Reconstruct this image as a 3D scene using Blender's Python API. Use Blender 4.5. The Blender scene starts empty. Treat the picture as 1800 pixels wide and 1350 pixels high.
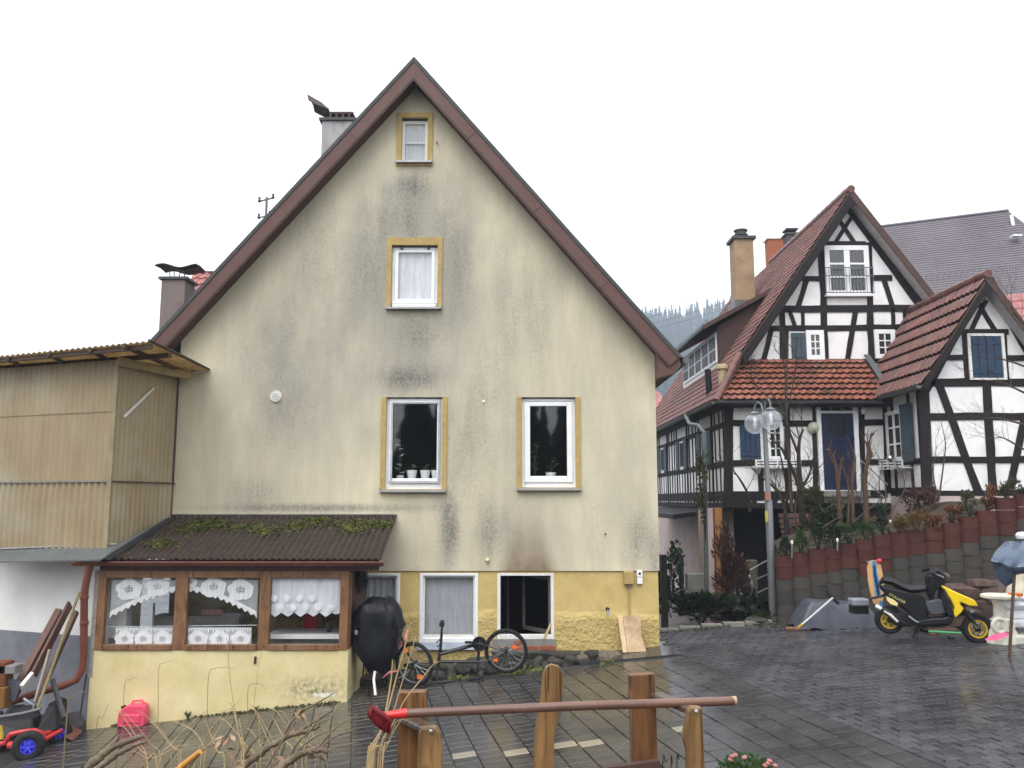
import bpy, bmesh, math, random
from mathutils import Vector, Matrix
random.seed(7)
R = math.radians
scene = bpy.context.scene
C = scene.collection
V = Vector

# ------------------------------------------------------------------ camera, sky, sun, exposure
PITCH = R(7.78); FPX = 1500.0; CAMZ = 2.5
cam_data = bpy.data.cameras.new('camera')
cam = bpy.data.objects.new('camera', cam_data); C.objects.link(cam)
cam.location = (0, 0, CAMZ); cam.rotation_euler = (R(90) + PITCH, 0, 0)
cam_data.sensor_width = 36; cam_data.lens = 36 * FPX / 1800; cam_data.clip_start = .1; cam_data.clip_end = 3000
scene.camera = cam

SUN_EL, SUN_AZ = R(58), R(200)          # high, soft, from behind the camera
world = bpy.data.worlds.new('World'); scene.world = world; world.use_nodes = True
wn, wl = world.node_tree.nodes, world.node_tree.links
wn.clear()
sky = wn.new('ShaderNodeTexSky'); sky.sky_type = 'NISHITA'; sky.sun_disc = False
sky.sun_elevation = SUN_EL; sky.sun_rotation = SUN_AZ; sky.air_density = 2; sky.dust_density = 8; sky.ozone_density = 1
hs = wn.new('ShaderNodeHueSaturation'); hs.inputs['Saturation'].default_value = .25
mixc = wn.new('ShaderNodeMix'); mixc.data_type = 'RGBA'; mixc.inputs[0].default_value = .8
mixc.inputs[7].default_value = (9.0, 9.2, 9.6, 1)      # even overcast cloud layer over the clear sky
bg = wn.new('ShaderNodeBackground'); bg.inputs[1].default_value = .1
wo = wn.new('ShaderNodeOutputWorld')
wl.new(sky.outputs[0], hs.inputs['Color']); wl.new(hs.outputs[0], mixc.inputs[6])
wl.new(mixc.outputs[2], bg.inputs[0]); wl.new(bg.outputs[0], wo.inputs[0])
sun_d = bpy.data.lights.new('sun', 'SUN'); sun_d.energy = .9; sun_d.angle = R(50); sun_d.color = (1, .97, .93)
sun = bpy.data.objects.new('sun', sun_d); C.objects.link(sun)
sd = V((math.sin(SUN_AZ) * math.cos(SUN_EL), math.cos(SUN_AZ) * math.cos(SUN_EL), math.sin(SUN_EL)))
sun.rotation_euler = (-sd).to_track_quat('-Z', 'Y').to_euler(); sun.location = (0, -5, 30)
vs = scene.view_settings
vs.view_transform = 'Standard'; vs.look = 'None'; vs.exposure = 1.15; vs.gamma = 1; vs.use_curve_mapping = False
cy = scene.cycles
scene.render.engine = 'CYCLES'
cy.use_denoising = True; cy.max_bounces = 8; cy.transparent_max_bounces = 16; cy.volume_bounces = 2
cy.caustics_reflective = True; cy.caustics_refractive = False; cy.sample_clamp_indirect = 4

# ------------------------------------------------------------------ helpers
def P(px, py, d):
    """world point seen at photo pixel (px, py) that stands d metres in front of the camera"""
    u = (675 - py) / FPX; x = (px - 900) / FPX
    yy = math.cos(PITCH) - u * math.sin(PITCH); zz = math.sin(PITCH) + u * math.cos(PITCH); t = d / yy
    return V((x * t, d, CAMZ + zz * t))
def PX(px, py, d): return P(px, py, d).x
def PZ(py, d): return P(900, py, d).z
def PS(px, py, X):
    """point on the plane x = X seen at (px, py)"""
    q = P(px, py, 1.0); t = X / q.x
    return V((X, t, CAMZ + (q.z - CAMZ) * t))
def gz(x, y):
    z = .1 * (x - 2.65) if x < 4 else .135 + .05 * (x - 4)
    z = max(z, -1.15)
    if y > 17.0: z -= min(.75, (y - 17.0) * .17) * (1 if x < 6 else 0.5)
    return z
def GP(px, py):
    """point of the paved ground seen at pixel"""
    lo, hi = 3.0, 40.0
    for _ in range(50):
        m = (lo + hi) / 2; q = P(px, py, m)
        if q.z > gz(q.x, q.y): lo = m
        else: hi = m
    return P(px, py, lo)

class MB:
    def __init__(s): s.v = []; s.f = []; s.mi = []; s.cur = 0
    def add(s, vs, fs):
        b = len(s.v); s.v += [tuple(q) for q in vs]
        for f in fs: s.f.append(tuple(b + i for i in f)); s.mi.append(s.cur)
        return s
    def box(s, c, size, rot=None):
        hx, hy, hz = [k / 2 for k in size]; c = V(c)
        q = [V((x, y, z)) for x in (-hx, hx) for y in (-hy, hy) for z in (-hz, hz)]
        if rot is not None: q = [rot @ k for k in q]
        return s.add([c + k for k in q], [(0, 1, 3, 2), (4, 6, 7, 5), (0, 4, 5, 1), (2, 3, 7, 6), (0, 2, 6, 4), (1, 5, 7, 3)])
    def bb(s, x0, x1, y0, y1, z0, z1):
        return s.box(((x0 + x1) / 2, (y0 + y1) / 2, (z0 + z1) / 2), (abs(x1 - x0), abs(y1 - y0), abs(z1 - z0)))
    def bar(s, a, b, w, h, up=(0, 0, 1), ext=0):
        a = V(a); b = V(b); d = (b - a); L = d.length; d.normalize()
        up = V(up); sd_ = d.cross(up)
        if sd_.length < 1e-4: sd_ = d.cross(V((0, 1, 0)))
        sd_.normalize(); up = sd_.cross(d).normalized()
        m = Matrix((d, sd_, up)).transposed()
        return s.box((a + b) / 2, (L + 2 * ext, w, h), m)
    def tube(s, pts, r, n=8, cap=True, flat=1.0):
        pts = [V(p) for p in pts]; k = len(pts)
        rr = r if isinstance(r, (list, tuple)) else [r] * k
        base = len(s.v); ref = None
        for i, p in enumerate(pts):
            t = (pts[min(i + 1, k - 1)] - pts[max(i - 1, 0)]).normalized()
            if ref is None:
                ref = t.cross(V((0, 0, 1)))
                if ref.length < .05: ref = t.cross(V((0, 1, 0)))
            ref = (ref - t * ref.dot(t)).normalized(); bi = t.cross(ref)
            for j in range(n):
                a = 2 * math.pi * j / n
                s.v.append(tuple(p + (ref * math.cos(a) + bi * math.sin(a) * flat) * rr[i]))
        for i in range(k - 1):
            for j in range(n):
                a = base + i * n + j; b = base + i * n + (j + 1) % n
                s.f.append((a, b, b + n, a + n)); s.mi.append(s.cur)
        if cap:
            s.f.append(tuple(base + j for j in reversed(range(n)))); s.mi.append(s.cur)
            s.f.append(tuple(base + (k - 1) * n + j for j in range(n))); s.mi.append(s.cur)
        return s
    def lathe(s, prof, c=(0, 0, 0), axis=(0, 0, 1), n=16):
        c = V(c); ax = V(axis).normalized(); e = ax.cross(V((1, 0, 0)))
        if e.length < .1: e = ax.cross(V((0, 1, 0)))
        e.normalize(); g = ax.cross(e); base = len(s.v)
        for (r, h) in prof:
            for j in range(n):
                a = 2 * math.pi * j / n
                s.v.append(tuple(c + ax * h + (e * math.cos(a) + g * math.sin(a)) * max(r, 1e-4)))
        for i in range(len(prof) - 1):
            for j in range(n):
                a = base + i * n + j; b = base + i * n + (j + 1) % n
                s.f.append((a, b, b + n, a + n)); s.mi.append(s.cur)
        return s
    def torus(s, c, axis, Rr, r, n=28, m=8):
        return s.lathe([(Rr + r * math.cos(2 * math.pi * k / m), r * math.sin(2 * math.pi * k / m)) for k in range(m + 1)], c, axis, n)
    def prism(s, poly, off):
        """closed 3D polygon extruded by vector off"""
        n = len(poly); off = V(off); a = [V(p) for p in poly]
        return s.add(a + [p + off for p in a], [tuple(reversed(range(n))), tuple(range(n, 2 * n))] +
                     [(i, (i + 1) % n, n + (i + 1) % n, n + i) for i in range(n)])
    def quad(s, a, b, c, d): return s.add([a, b, c, d], [(0, 1, 2, 3)])
    def mesh(s, name, mats, smooth=False, bevel=0):
        me = bpy.data.meshes.new(name); me.from_pydata(s.v, [], s.f)
        for m in (mats if isinstance(mats, (list, tuple)) else [mats]): me.materials.append(m)
        if any(s.mi):
            for p, i in zip(me.polygons, s.mi): p.material_index = i
        bm = bmesh.new(); bm.from_mesh(me)
        if bevel: 
            bmesh.ops.bevel(bm, geom=[e for e in bm.edges if len(e.link_faces) == 2 and e.calc_face_angle(0) > .5], offset=bevel, segments=1, affect='EDGES', clamp_overlap=True)
        bmesh.ops.recalc_face_normals(bm, faces=bm.faces)
        bm.to_mesh(me); bm.free()
        if smooth: me.shade_smooth(); me.set_sharp_from_angle(angle=R(40))
        return me

def ob(name, mb, m, parent=None, smooth=False, bevel=0, local=False, kind=None, label=None):
    me = mb if isinstance(mb, bpy.types.Mesh) else mb.mesh(name, m, smooth, bevel)
    o = bpy.data.objects.new(name, me); C.objects.link(o)
    if parent is not None: attach(o, parent, local)
    if kind: o['kind'] = kind
    if label: o['label'] = label
    return o
WL = {}                                     # world matrix of every parent
def attach(o, parent, local=False):
    o.parent = parent
    if not local: o.matrix_parent_inverse = wm(parent).inverted()
def wm(o):
    m = Matrix.LocRotScale(o.location, o.rotation_euler, o.scale)
    if o.parent is not None: m = wm(o.parent) @ o.matrix_parent_inverse @ m
    return m
def thing(name, label, cat, loc=(0, 0, 0), rz=0, group=None):
    o = bpy.data.objects.new(name, None); C.objects.link(o); o.empty_display_size = .2
    o.location = loc; o.rotation_euler = (0, 0, rz); tag(o, label, cat, group); return o
def tag(o, label, cat, group=None, kind=None):
    o['label'] = label; o['category'] = cat
    if group: o['group'] = group
    if kind: o['kind'] = kind
    return o
def struct(name, mb, m, smooth=False, label=None):
    o = ob(name, mb, m, None, smooth); o['kind'] = 'structure'
    if label: o['label'] = label
    return o

# ------------------------------------------------------------------ materials
MATS = {}
class NT:
    def __init__(s, name):
        s.m = bpy.data.materials.new(name); s.m.use_nodes = True; s.n = s.m.node_tree.nodes; s.l = s.m.node_tree.links
        s.n.clear(); s.out = s.n.new('ShaderNodeOutputMaterial'); s.b = s.n.new('ShaderNodeBsdfPrincipled')
        s.l.new(s.b.outputs[0], s.out.inputs[0]); MATS[name] = s.m
    def new(s, t, **kw):
        k = s.n.new('ShaderNode' + t)
        for a, b in kw.items(): setattr(k, a, b)
        return k
    def set(s, sock, v):
        if isinstance(v, bpy.types.NodeSocket): s.l.new(v, sock)
        else:
            if hasattr(sock.default_value, '__len__') and len(sock.default_value) == 4 and len(v) == 3: v = (*v, 1)
            sock.default_value = v
    def math(s, op, a, b=0.0, c=None):
        k = s.new('Math', operation=op); s.set(k.inputs[0], a); s.set(k.inputs[1], b)
        if c is not None: s.set(k.inputs[2], c)
        return k.outputs[0]
    def mix(s, f, a, b, t='MIX'):
        k = s.new('Mix', data_type='RGBA', blend_type=t); s.set(k.inputs[0], f); s.set(k.inputs[6], a); s.set(k.inputs[7], b); return k.outputs[2]
    def co(s, world=False):
        return s.new('NewGeometry').outputs['Position'] if world else s.new('TexCoord').outputs['Object']
    def noise(s, vec, scale, detail=4, rough=.55, st=(1, 1, 1), dist=0, col=False):
        mp = s.new('Mapping'); s.set(mp.inputs[0], vec); mp.inputs['Scale'].default_value = st
        k = s.new('TexNoise'); s.l.new(mp.outputs[0], k.inputs['Vector']); k.inputs['Scale'].default_value = scale
        k.inputs['Detail'].default_value = detail; k.inputs['Roughness'].default_value = rough; k.inputs['Distortion'].default_value = dist
        return k.outputs['Color' if col else 'Fac']
    def ramp(s, f, lo, hi, a=0.0, b=1.0):
        k = s.new('MapRange'); s.set(k.inputs[0], f); k.inputs[1].default_value = lo; k.inputs[2].default_value = hi
        k.inputs[3].default_value = a; k.inputs[4].default_value = b; return k.outputs[0]
    def bump(s, h, strength, dist=.01):
        k = s.new('Bump'); k.inputs['Strength'].default_value = strength; k.inputs['Distance'].default_value = dist
        s.set(k.inputs['Height'], h); s.l.new(k.outputs[0], s.b.inputs['Normal'])
    def fin(s, col, rough=.7, metal=0, spec=None):
        s.set(s.b.inputs['Base Color'], col); s.set(s.b.inputs['Roughness'], rough); s.b.inputs['Metallic'].default_value = metal
        if spec is not None: s.b.inputs['Specular IOR Level'].default_value = spec
        return s.m
def sc3(c, k): return tuple(max(0, min(1, x * k)) for x in c)
def mat(name, col, rough=.7, var=.18, scale=6, bump=.0, bscale=60, metal=0, st=(1, 1, 1), rand=0.0, dirt=None, dirt_amt=.5, dscale=3, wet=0):
    if name in MATS: return MATS[name]
    t = NT(name); v = t.co(); n1 = t.noise(v, scale, 5, .6, st)
    c = t.mix(t.ramp(n1, .3, .7), sc3(col, 1 - var), sc3(col, 1 + var))
    if dirt:
        d = t.ramp(t.noise(v, dscale, 6, .7, st), .5, .72, 0, dirt_amt); c = t.mix(d, c, dirt)
    if rand:
        oi = t.new('ObjectInfo').outputs['Random']
        h = t.new('HueSaturation'); t.set(h.inputs['Color'], c); t.set(h.inputs['Value'], t.ramp(oi, 0, 1, 1 - rand, 1 + rand)); c = h.outputs[0]
    r = t.ramp(t.noise(v, scale * 2.3, 3), .3, .7, max(.02, rough - .12), min(1, rough + .12))
    if bump: t.bump(t.noise(v, bscale, 4, .6, st), bump)
    return t.fin(c, r, metal, .5 if metal or rough < .36 else .28)
def glass(name='window_glass', tint=(.985, .99, .99), fac=0.0):
    if name in MATS: return MATS[name]
    t = NT(name); t.n.remove(t.b)
    tr = t.new('BsdfTransparent'); tr.inputs[0].default_value = (*tint, 1)
    gl = t.new('BsdfGlossy'); gl.inputs['Roughness'].default_value = .03; gl.inputs[0].default_value = (1, 1, 1, 1)
    lw = t.new('Fresnel'); bf = t.new('NewGeometry').outputs['Backfacing']; t.set(lw.inputs[0], t.math('ADD', t.math('MULTIPLY', bf, 1 / 1.5 - 1.5), 1.5))
    ms = t.new('MixShader'); f = t.math('ADD', lw.outputs[0], fac)
    t.l.new(f, ms.inputs[0]); t.l.new(tr.outputs[0], ms.inputs[1]); t.l.new(gl.outputs[0], ms.inputs[2]); t.l.new(ms.outputs[0], t.out.inputs[0])
    return t.m
def cloth(name, col, alpha=.5, trans=.4):
    """thin curtain cloth: partly see-through"""
    if name in MATS: return MATS[name]
    t = NT(name); t.fin(t.mix(t.ramp(t.noise(t.co(), 25, 3, .6, (1, 1, .15)), .35, .65), sc3(col, .82), col), .9)
    tr = t.new('BsdfTransparent'); tl = t.new('BsdfTranslucent'); tl.inputs[0].default_value = (*col, 1)
    m1 = t.new('MixShader'); m1.inputs[0].default_value = trans; t.l.new(t.b.outputs[0], m1.inputs[1]); t.l.new(tl.outputs[0], m1.inputs[2])
    m2 = t.new('MixShader'); m2.inputs[0].default_value = alpha; t.l.new(tr.outputs[0], m2.inputs[1]); t.l.new(m1.outputs[0], m2.inputs[2])
    t.l.new(m2.outputs[0], t.out.inputs[0]); return t.m

def plaster_house():
    t = NT('cream_plaster'); w = t.co(True); sep = t.new('SeparateXYZ'); t.l.new(w, sep.inputs[0]); X, Z = sep.outputs[0], sep.outputs[2]
    base = t.mix(t.ramp(t.noise(w, .7, 4), .35, .7), (.58, .52, .375), (.72, .65, .465))
    base = t.mix(t.ramp(t.noise(w, 3.5, 5, .6, (1, 1, .25)), .4, .75, 0, .5), base, (.44, .41, .325))
    base = t.mix(t.ramp(t.noise(w, 1.1, 6, .62, (1.3, 1, .3)), .42, .68, 0, .6), base, (.45, .41, .32))
    streak = t.ramp(t.noise(w, 2.2, 8, .68, (1.4, 1, .27)), .43, .72)
    speck = t.ramp(t.noise(w, 24, 5, .75, (1, 1, .75)), .42, .68)
    def blob(px, py, sx, sz, k):
        q = P(px, py, 15)
        a = t.math('DIVIDE', t.math('SUBTRACT', X, q.x), sx); b = t.math('DIVIDE', t.math('SUBTRACT', Z, q.z), sz)
        return t.math('MULTIPLY', t.math('EXPONENT', t.math('MULTIPLY', t.math('ADD', t.math('MULTIPLY', a, a), t.math('MULTIPLY', b, b)), -1.0)), k)
    tot = None
    for bl in [(728, 325, .32, .22, .9), (720, 380, .55, .5, .55), (800, 470, .28, .9, .6), (650, 490, .28, .8, .45), (735, 590, .4, .4, .55), (720, 665, .5, .22, 1.15),
               (700, 480, 1.2, 1.4, .3), (490, 720, .45, .7, .5), (470, 620, .6, .8, .3), (830, 790, .5, 1.2, .45), (790, 935, .16, .55, 1.1), (870, 940, .35, .45, .6), (560, 893, 1.7, .07, 1.0),
               (545, 470, .5, .9, .3), (900, 600, .5, 1.1, .3), (1120, 950, .3, .5, .55), (450, 870, .7, .3, .4), (1150, 980, .12, .5, .6), (950, 520, .5, .9, .25)]:
        k = blob(*bl); tot = k if tot is None else t.math('ADD', tot, k)
    amt = t.math('MULTIPLY', tot, t.math('ADD', t.math('MULTIPLY', streak, .42), t.math('ADD', t.math('MULTIPLY', speck, .5), .26)))
    amt = t.math('ADD', amt, t.math('MULTIPLY', t.math('MULTIPLY', streak, speck), .35))
    amt = t.math('MINIMUM', t.math('MULTIPLY', amt, 1.05), .85)
    wash = t.math('ADD', t.math('MULTIPLY', tot, .55), t.math('ADD', blob(745, 520, 1.7, 2.6, .62), t.math('ADD', blob(725, 390, .9, .9, .6), blob(520, 620, 1.3, 1.3, .4))))
    wash = t.math('ADD', wash, blob(560, 640, 1.6, 1.6, .3))
    cloud = t.ramp(t.noise(w, 1.7, 6, .6, (1.1, 1, .7)), .3, .62, .25, 1.0)
    base = t.mix(t.math('MINIMUM', t.math('MULTIPLY', wash, cloud), .72), base, (.325, .31, .265))
    c = t.mix(amt, base, (.12, .118, .11))
    # soot fanned out above the burnt cellar window
    q = P(928, 1003, 15); dz = t.math('SUBTRACT', Z, q.z)
    wid = t.ramp(dz, 0, 1.3, .55, .12)
    a = t.math('ABSOLUTE', t.math('DIVIDE', t.math('SUBTRACT', X, q.x), wid))
    side = t.ramp(a, .55, 1.05, 1, 0); hgt = t.ramp(dz, 0, 1.15, 1, 0)
    soot = t.math('MULTIPLY', t.math('MULTIPLY', side, hgt), t.ramp(t.noise(w, 4, 4), .25, .7, .6, .95))
    soot = t.math('MULTIPLY', soot, t.math('GREATER_THAN', dz, -.05))
    c = t.mix(soot, c, (.17, .115, .07))
    t.bump(t.noise(w, 55, 4, .65), .5, .012)
    return t.fin(c, .9)
def plaster_plinth():
    t = NT('yellow_plaster'); w = t.co(True); sep = t.new('SeparateXYZ'); t.l.new(w, sep.inputs[0])
    low = t.ramp(t.math('ADD', sep.outputs[2], t.math('MULTIPLY', t.noise(w, 2.5, 3), .25)), .62, .74, 1, 0)
    c = t.mix(t.ramp(t.noise(w, 2.2, 6, .65), .35, .7), (.50, .37, .135), (.63, .48, .20))
    c = t.mix(t.ramp(t.noise(w, 9, 5, .7), .58, .78, 0, .45), c, (.28, .24, .13))
    h = t.math('ADD', t.math('MULTIPLY', t.math('MULTIPLY', t.noise(w, 17, 3, .6), low), 3.0), t.math('MULTIPLY', t.noise(w, 60, 3), .35))
    t.bump(h, .8, .03); return t.fin(c, .88)
def wet_paver(name, a, b, rand):
    t = NT(name); w = t.co(True)
    c = t.mix(t.ramp(t.noise(w, .9, 5, .6), .35, .7), a, b)
    c = t.mix(t.ramp(t.noise(w, 45, 3, .7), .5, .8, 0, .5), c, sc3(b, 1.5))
    if rand:
        oi = t.new('ObjectInfo').outputs['Random']; h = t.new('HueSaturation'); t.set(h.inputs['Color'], c)
        vor = t.new('TexVoronoi'); t.l.new(w, vor.inputs['Vector']); vor.inputs['Scale'].default_value = 4.2
        sx = t.new('SeparateColor'); t.l.new(vor.outputs['Color'], sx.inputs[0])
        t.set(h.inputs['Value'], t.math('MULTIPLY', t.ramp(oi, 0, 1, 1 - rand, 1 + rand), t.ramp(sx.outputs[0], 0, 1, 1 - rand, 1 + rand))); c = h.outputs[0]
    film = t.noise(w, .55, 5, .6)
    r = t.math('ADD', t.ramp(film, .38, .62, .10, .30), t.math('MULTIPLY', t.noise(w, 14, 3), .12))
    t.bump(t.math('ADD', t.noise(w, 70, 3, .6), t.math('MULTIPLY', t.noise(w, 9, 2), .8)), .12, .006)
    return t.fin(c, r, 0, .5)
def wood(name, a, b, rough=.6, sc=(1, 1, 1), s=9):
    if name in MATS: return MATS[name]
    t = NT(name); v = t.co()
    n = t.noise(v, s, 6, .65, sc, .6); c = t.mix(t.ramp(n, .3, .7), a, b)
    c = t.mix(t.ramp(t.noise(v, 3.2, 4, .6), .5, .75, 0, .55), c, sc3(a, .55))
    crack = t.ramp(t.noise(v, s * 2.2, 3, .5, (sc[0], sc[1], sc[2] * .35)), .60, .64); c = t.mix(t.math('MULTIPLY', crack, .75), c, sc3(a, .3))
    vo = t.new('TexVoronoi'); mp = t.new('Mapping'); t.set(mp.inputs[0], v); mp.inputs['Scale'].default_value = (1, 1, .55); t.l.new(mp.outputs[0], vo.inputs['Vector']); vo.inputs['Scale'].default_value = 7
    c = t.mix(t.ramp(vo.outputs['Distance'], .05, .14, .8, 0), c, sc3(a, .35)); c = t.mix(t.ramp(t.noise(v, 1.8, 5, .6), .55, .75, 0, .45), c, (.13, .115, .10))
    oi = t.new('ObjectInfo').outputs['Random']; h = t.new('HueSaturation'); t.set(h.inputs['Color'], c); t.set(h.inputs['Value'], t.ramp(oi, 0, 1, .86, 1.14))
    n = t.math('SUBTRACT', n, t.math('MULTIPLY', crack, .8)); t.bump(n, .5, .006); return t.fin(h.outputs[0], t.ramp(n, .3, .7, rough - .15, rough + .15))
def smooth_path(p, k=4):
    if len(p) < 3: return p
    q = [p[0] * 2 - p[1]] + list(p) + [p[-1] * 2 - p[-2]]; r = []
    for i in range(1, len(q) - 2):
        a, b, c, d = q[i - 1], q[i], q[i + 1], q[i + 2]
        for s in range(k): t = s / k; r.append((b * 2 + (c - a) * t + (a * 2 - b * 5 + c * 4 - d) * t * t + (b * 3 - a - c * 3 + d) * t ** 3) * .5)
    return r + [p[-1]]
def tile_mat(name, a, b, dark, amt):
    t = NT(name); v = t.co(); w = t.co(True)
    oi = t.new('ObjectInfo').outputs['Random']
    vor = t.new('TexVoronoi'); t.l.new(w, vor.inputs['Vector']); vor.inputs['Scale'].default_value = 5
    sx = t.new('SeparateColor'); t.l.new(vor.outputs['Color'], sx.inputs[0])
    f = t.math('FRACT', t.math('ADD', oi, sx.outputs[0])); c = t.mix(f, a, b)
    d = t.math('MULTIPLY', t.ramp(t.noise(w, 1.3, 5, .7), .42, .68), t.ramp(t.noise(w, 14, 4, .7), .3, .6))
    c = t.mix(t.math('MULTIPLY', d, amt), c, dark)
    t.bump(t.noise(w, 40, 3), .3, .006); return t.fin(c, t.ramp(t.noise(w, 6, 3), .3, .7, .25, .6))
def fibreglass():
    t = NT('weathered_fibreglass'); w = t.co(True)
    c = t.mix(t.ramp(t.noise(w, 1.1, 5, .6, (1, 1, .5)), .35, .7), (.28, .215, .125), (.385, .31, .19))
    c = t.mix(t.ramp(t.noise(w, 4, 6, .7, (2, 2, .22)), .48, .75, 0, .45), c, (.22, .17, .11))
    c = t.mix(t.ramp(t.noise(w, .8, 3), .5, .75, 0, .6), c, (.42, .41, .34))
    return t.fin(c, .55, 0, .3)
def fibre_roof():
    t = NT('translucent_roof_sheet'); w = t.co(True); c = t.mix(t.ramp(t.noise(w, 2.5, 5, .6), .35, .7), (.34, .26, .14), (.52, .42, .25))
    c = t.mix(t.ramp(t.noise(w, 6, 5, .7), .5, .75, 0, .6), c, (.25, .17, .08))
    t.fin(c, .5); tl = t.new('BsdfTranslucent'); t.set(tl.inputs[0], c); m = t.new('MixShader'); m.inputs[0].default_value = .7
    t.l.new(t.b.outputs[0], m.inputs[1]); t.l.new(tl.outputs[0], m.inputs[2]); t.l.new(m.outputs[0], t.out.inputs[0]); return t.m
def leafm(name, a, b):
    if name in MATS: return MATS[name]
    t = NT(name); v = t.co(); c = t.mix(t.ramp(t.noise(v, 9, 3), .3, .7), a, b)
    t.fin(c, .55); tl = t.new('BsdfTranslucent'); t.set(tl.inputs[0], c); m = t.new('MixShader'); m.inputs[0].default_value = .3
    t.l.new(t.b.outputs[0], m.inputs[1]); t.l.new(tl.outputs[0], m.inputs[2]); t.l.new(m.outputs[0], t.out.inputs[0]); return t.m

M_PLASTER = plaster_house(); M_PLINTH = plaster_plinth(); M_FIBRE = fibreglass(); M_GLASS = glass()
M_PAVE_L = wet_paver('wet_grey_slab', (.022, .021, .021), (.042, .040, .039), .22)
M_PAVE_R = wet_paver('wet_dark_paver', (.030, .030, .034), (.056, .055, .062), .3)
M_PAVE_Y = wet_paver('sandy_slab', (.20, .17, .125), (.27, .235, .175), .05)
M_JOINT2 = wet_paver('pale_joint_sand', (.16, .157, .157), (.25, .245, .245), 0)
M_JOINT = wet_paver('wet_joint_sand', (.05, .048, .046), (.09, .085, .08), 0)
M_ASPH = wet_paver('wet_asphalt', (.028, .027, .028), (.05, .048, .048), 0)
M_OCHRE = mat('ochre_paint', (.43, .31, .115), .8, .15, 12, .3, 70, dirt=(.25, .19, .09), dirt_amt=.45)
M_WHITE = mat('white_plastic', (.82, .83, .84), .35, .04, 4)
M_WHITEP = mat('white_paint_weathered', (.74, .73, .70), .6, .08, 9, .2, 80, dirt=(.4, .37, .32), dirt_amt=.35)
M_SILL = mat('grey_metal_sill', (.36, .37, .38), .4, .12, 8, metal=.3)
M_FASCIA = mat('brown_fascia_sheet', (.115, .060, .050), .45, .10, 3, dirt=(.09, .06, .055), dirt_amt=.3)
M_FASCIA_D = mat('dark_brown_board', (.075, .042, .035), .6, .15, 6)
M_ROOFD = mat('dark_roof_edge', (.06, .06, .062), .6, .2, 10)
M_TIMB = mat('black_timber', (.013, .010, .010), .75, .35, 14, .4, 60, st=(1, 1, 1))
M_INFILL = mat('white_lime_infill', (.84, .83, .83), .9, .04, 2.5, .25, 40, dirt=(.52, .50, .48), dirt_amt=.5, dscale=1.4)
M_PINK = mat('pink_plaster', (.50, .40, .38), .9, .12, 2, .4, 40, dirt=(.28, .22, .21), dirt_amt=.5)
M_BLUE = mat('blue_shutter_paint', (.022, .048, .095), .5, .2, 7, .2, 40)
M_BLUEG = mat('grey_blue_shutter', (.055, .08, .10), .6, .2, 7, .2, 40)
M_DOORB = mat('dark_blue_door', (.012, .018, .052), .4, .2, 6)
M_BLACK = mat('black_plastic', (.012, .012, .013), .4, .25, 8)
M_RUBBER = mat('black_rubber', (.014, .014, .015), .75, .25, 15)
M_STEEL = mat('galvanised_steel', (.34, .36, .38), .4, .12, 10, metal=.7)
M_GUTTER = mat('grey_zinc_gutter', (.12, .125, .13), .45, .15, 5, metal=.4)
M_BRGUT = mat('brown_gutter', (.17, .055, .035), .4, .15, 5, dirt=(.08, .035, .03), dirt_amt=.4)
M_CORR = mat('brown_corrugated', (.040, .027, .022), .6, .2, 4, .3, 40, dirt=(.02, .016, .014), dirt_amt=.6)
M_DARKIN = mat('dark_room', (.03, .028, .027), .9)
M_CONC = mat('concrete_grey', (.22, .215, .20), .8, .18, 5, .4, 50, dirt=(.10, .10, .09))
M_SOIL = mat('garden_soil', (.045, .035, .025), .95, .4, 12, .8, 30)
M_BRICK = mat('red_brick', (.30, .10, .055), .85, .2, 12, .4, 60, rand=.2)
# ------------------------------------------------------------------ ground
g = MB(); xs = [-790, -60, -30, -20, -14, -10, -8.85, -7, -5, -3, -1, 1, 2.65, 4, 5, 6, 7, 8, 10, 12, 16, 24, 60, 790]
ys = [-60, -10, 0, 4, 6, 8, 10, 12, 14, 15, 16, 17, 17.6, 18.4, 19.2, 20, 21, 21.6, 22, 24, 30, 40, 60, 100, 990]
for y in ys:
    for x in xs: g.v.append((x, y, gz(max(-12, min(12, x)), y) - .02))
nx = len(xs)
for j in range(len(ys) - 1):
    for i in range(nx - 1): g.f.append((j * nx + i, j * nx + i + 1, (j + 1) * nx + i + 1, (j + 1) * nx + i)); g.mi.append(0)
ground = struct('ground', g, M_ASPH, True, 'wet dark ground around the houses')

# paved courtyard: joint bed plus single slabs and pavers, laid along one slanting direction
AX = V((-.18, 1)).normalized(); CX = V((AX.y, -AX.x)); ORG = V((2.6, 14.8))
def st2xy(s_, t_): return ORG + CX * s_ + AX * t_
bed = MB(); n_s, n_t = 26, 14; S0, S1, T0, T1 = -9.6, 8.4, -9.6, 3.4; SV = [S0 + (.05 - S0) * i / 14 for i in range(15)] + [.05 + (S1 - .05) * i / 12 for i in range(1, 13)]
for j in range(n_t + 1):
    for i in range(n_s + 1):
        q = st2xy(SV[i], T0 + (T1 - T0) * j / n_t); bed.v.append((q.x, q.y, gz(q.x, q.y) - .008))
for j in range(n_t):
    for i in range(n_s):
        a = j * (n_s + 1) + i; bed.f.append((a, a + 1, a + n_s + 2, a + n_s + 1)); bed.mi.append(1 if i >= 14 else 0)
courtyard = struct('courtyard_paving', bed, [M_JOINT, M_JOINT2], False, 'wet grey courtyard paving of slabs and small pavers')
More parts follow.
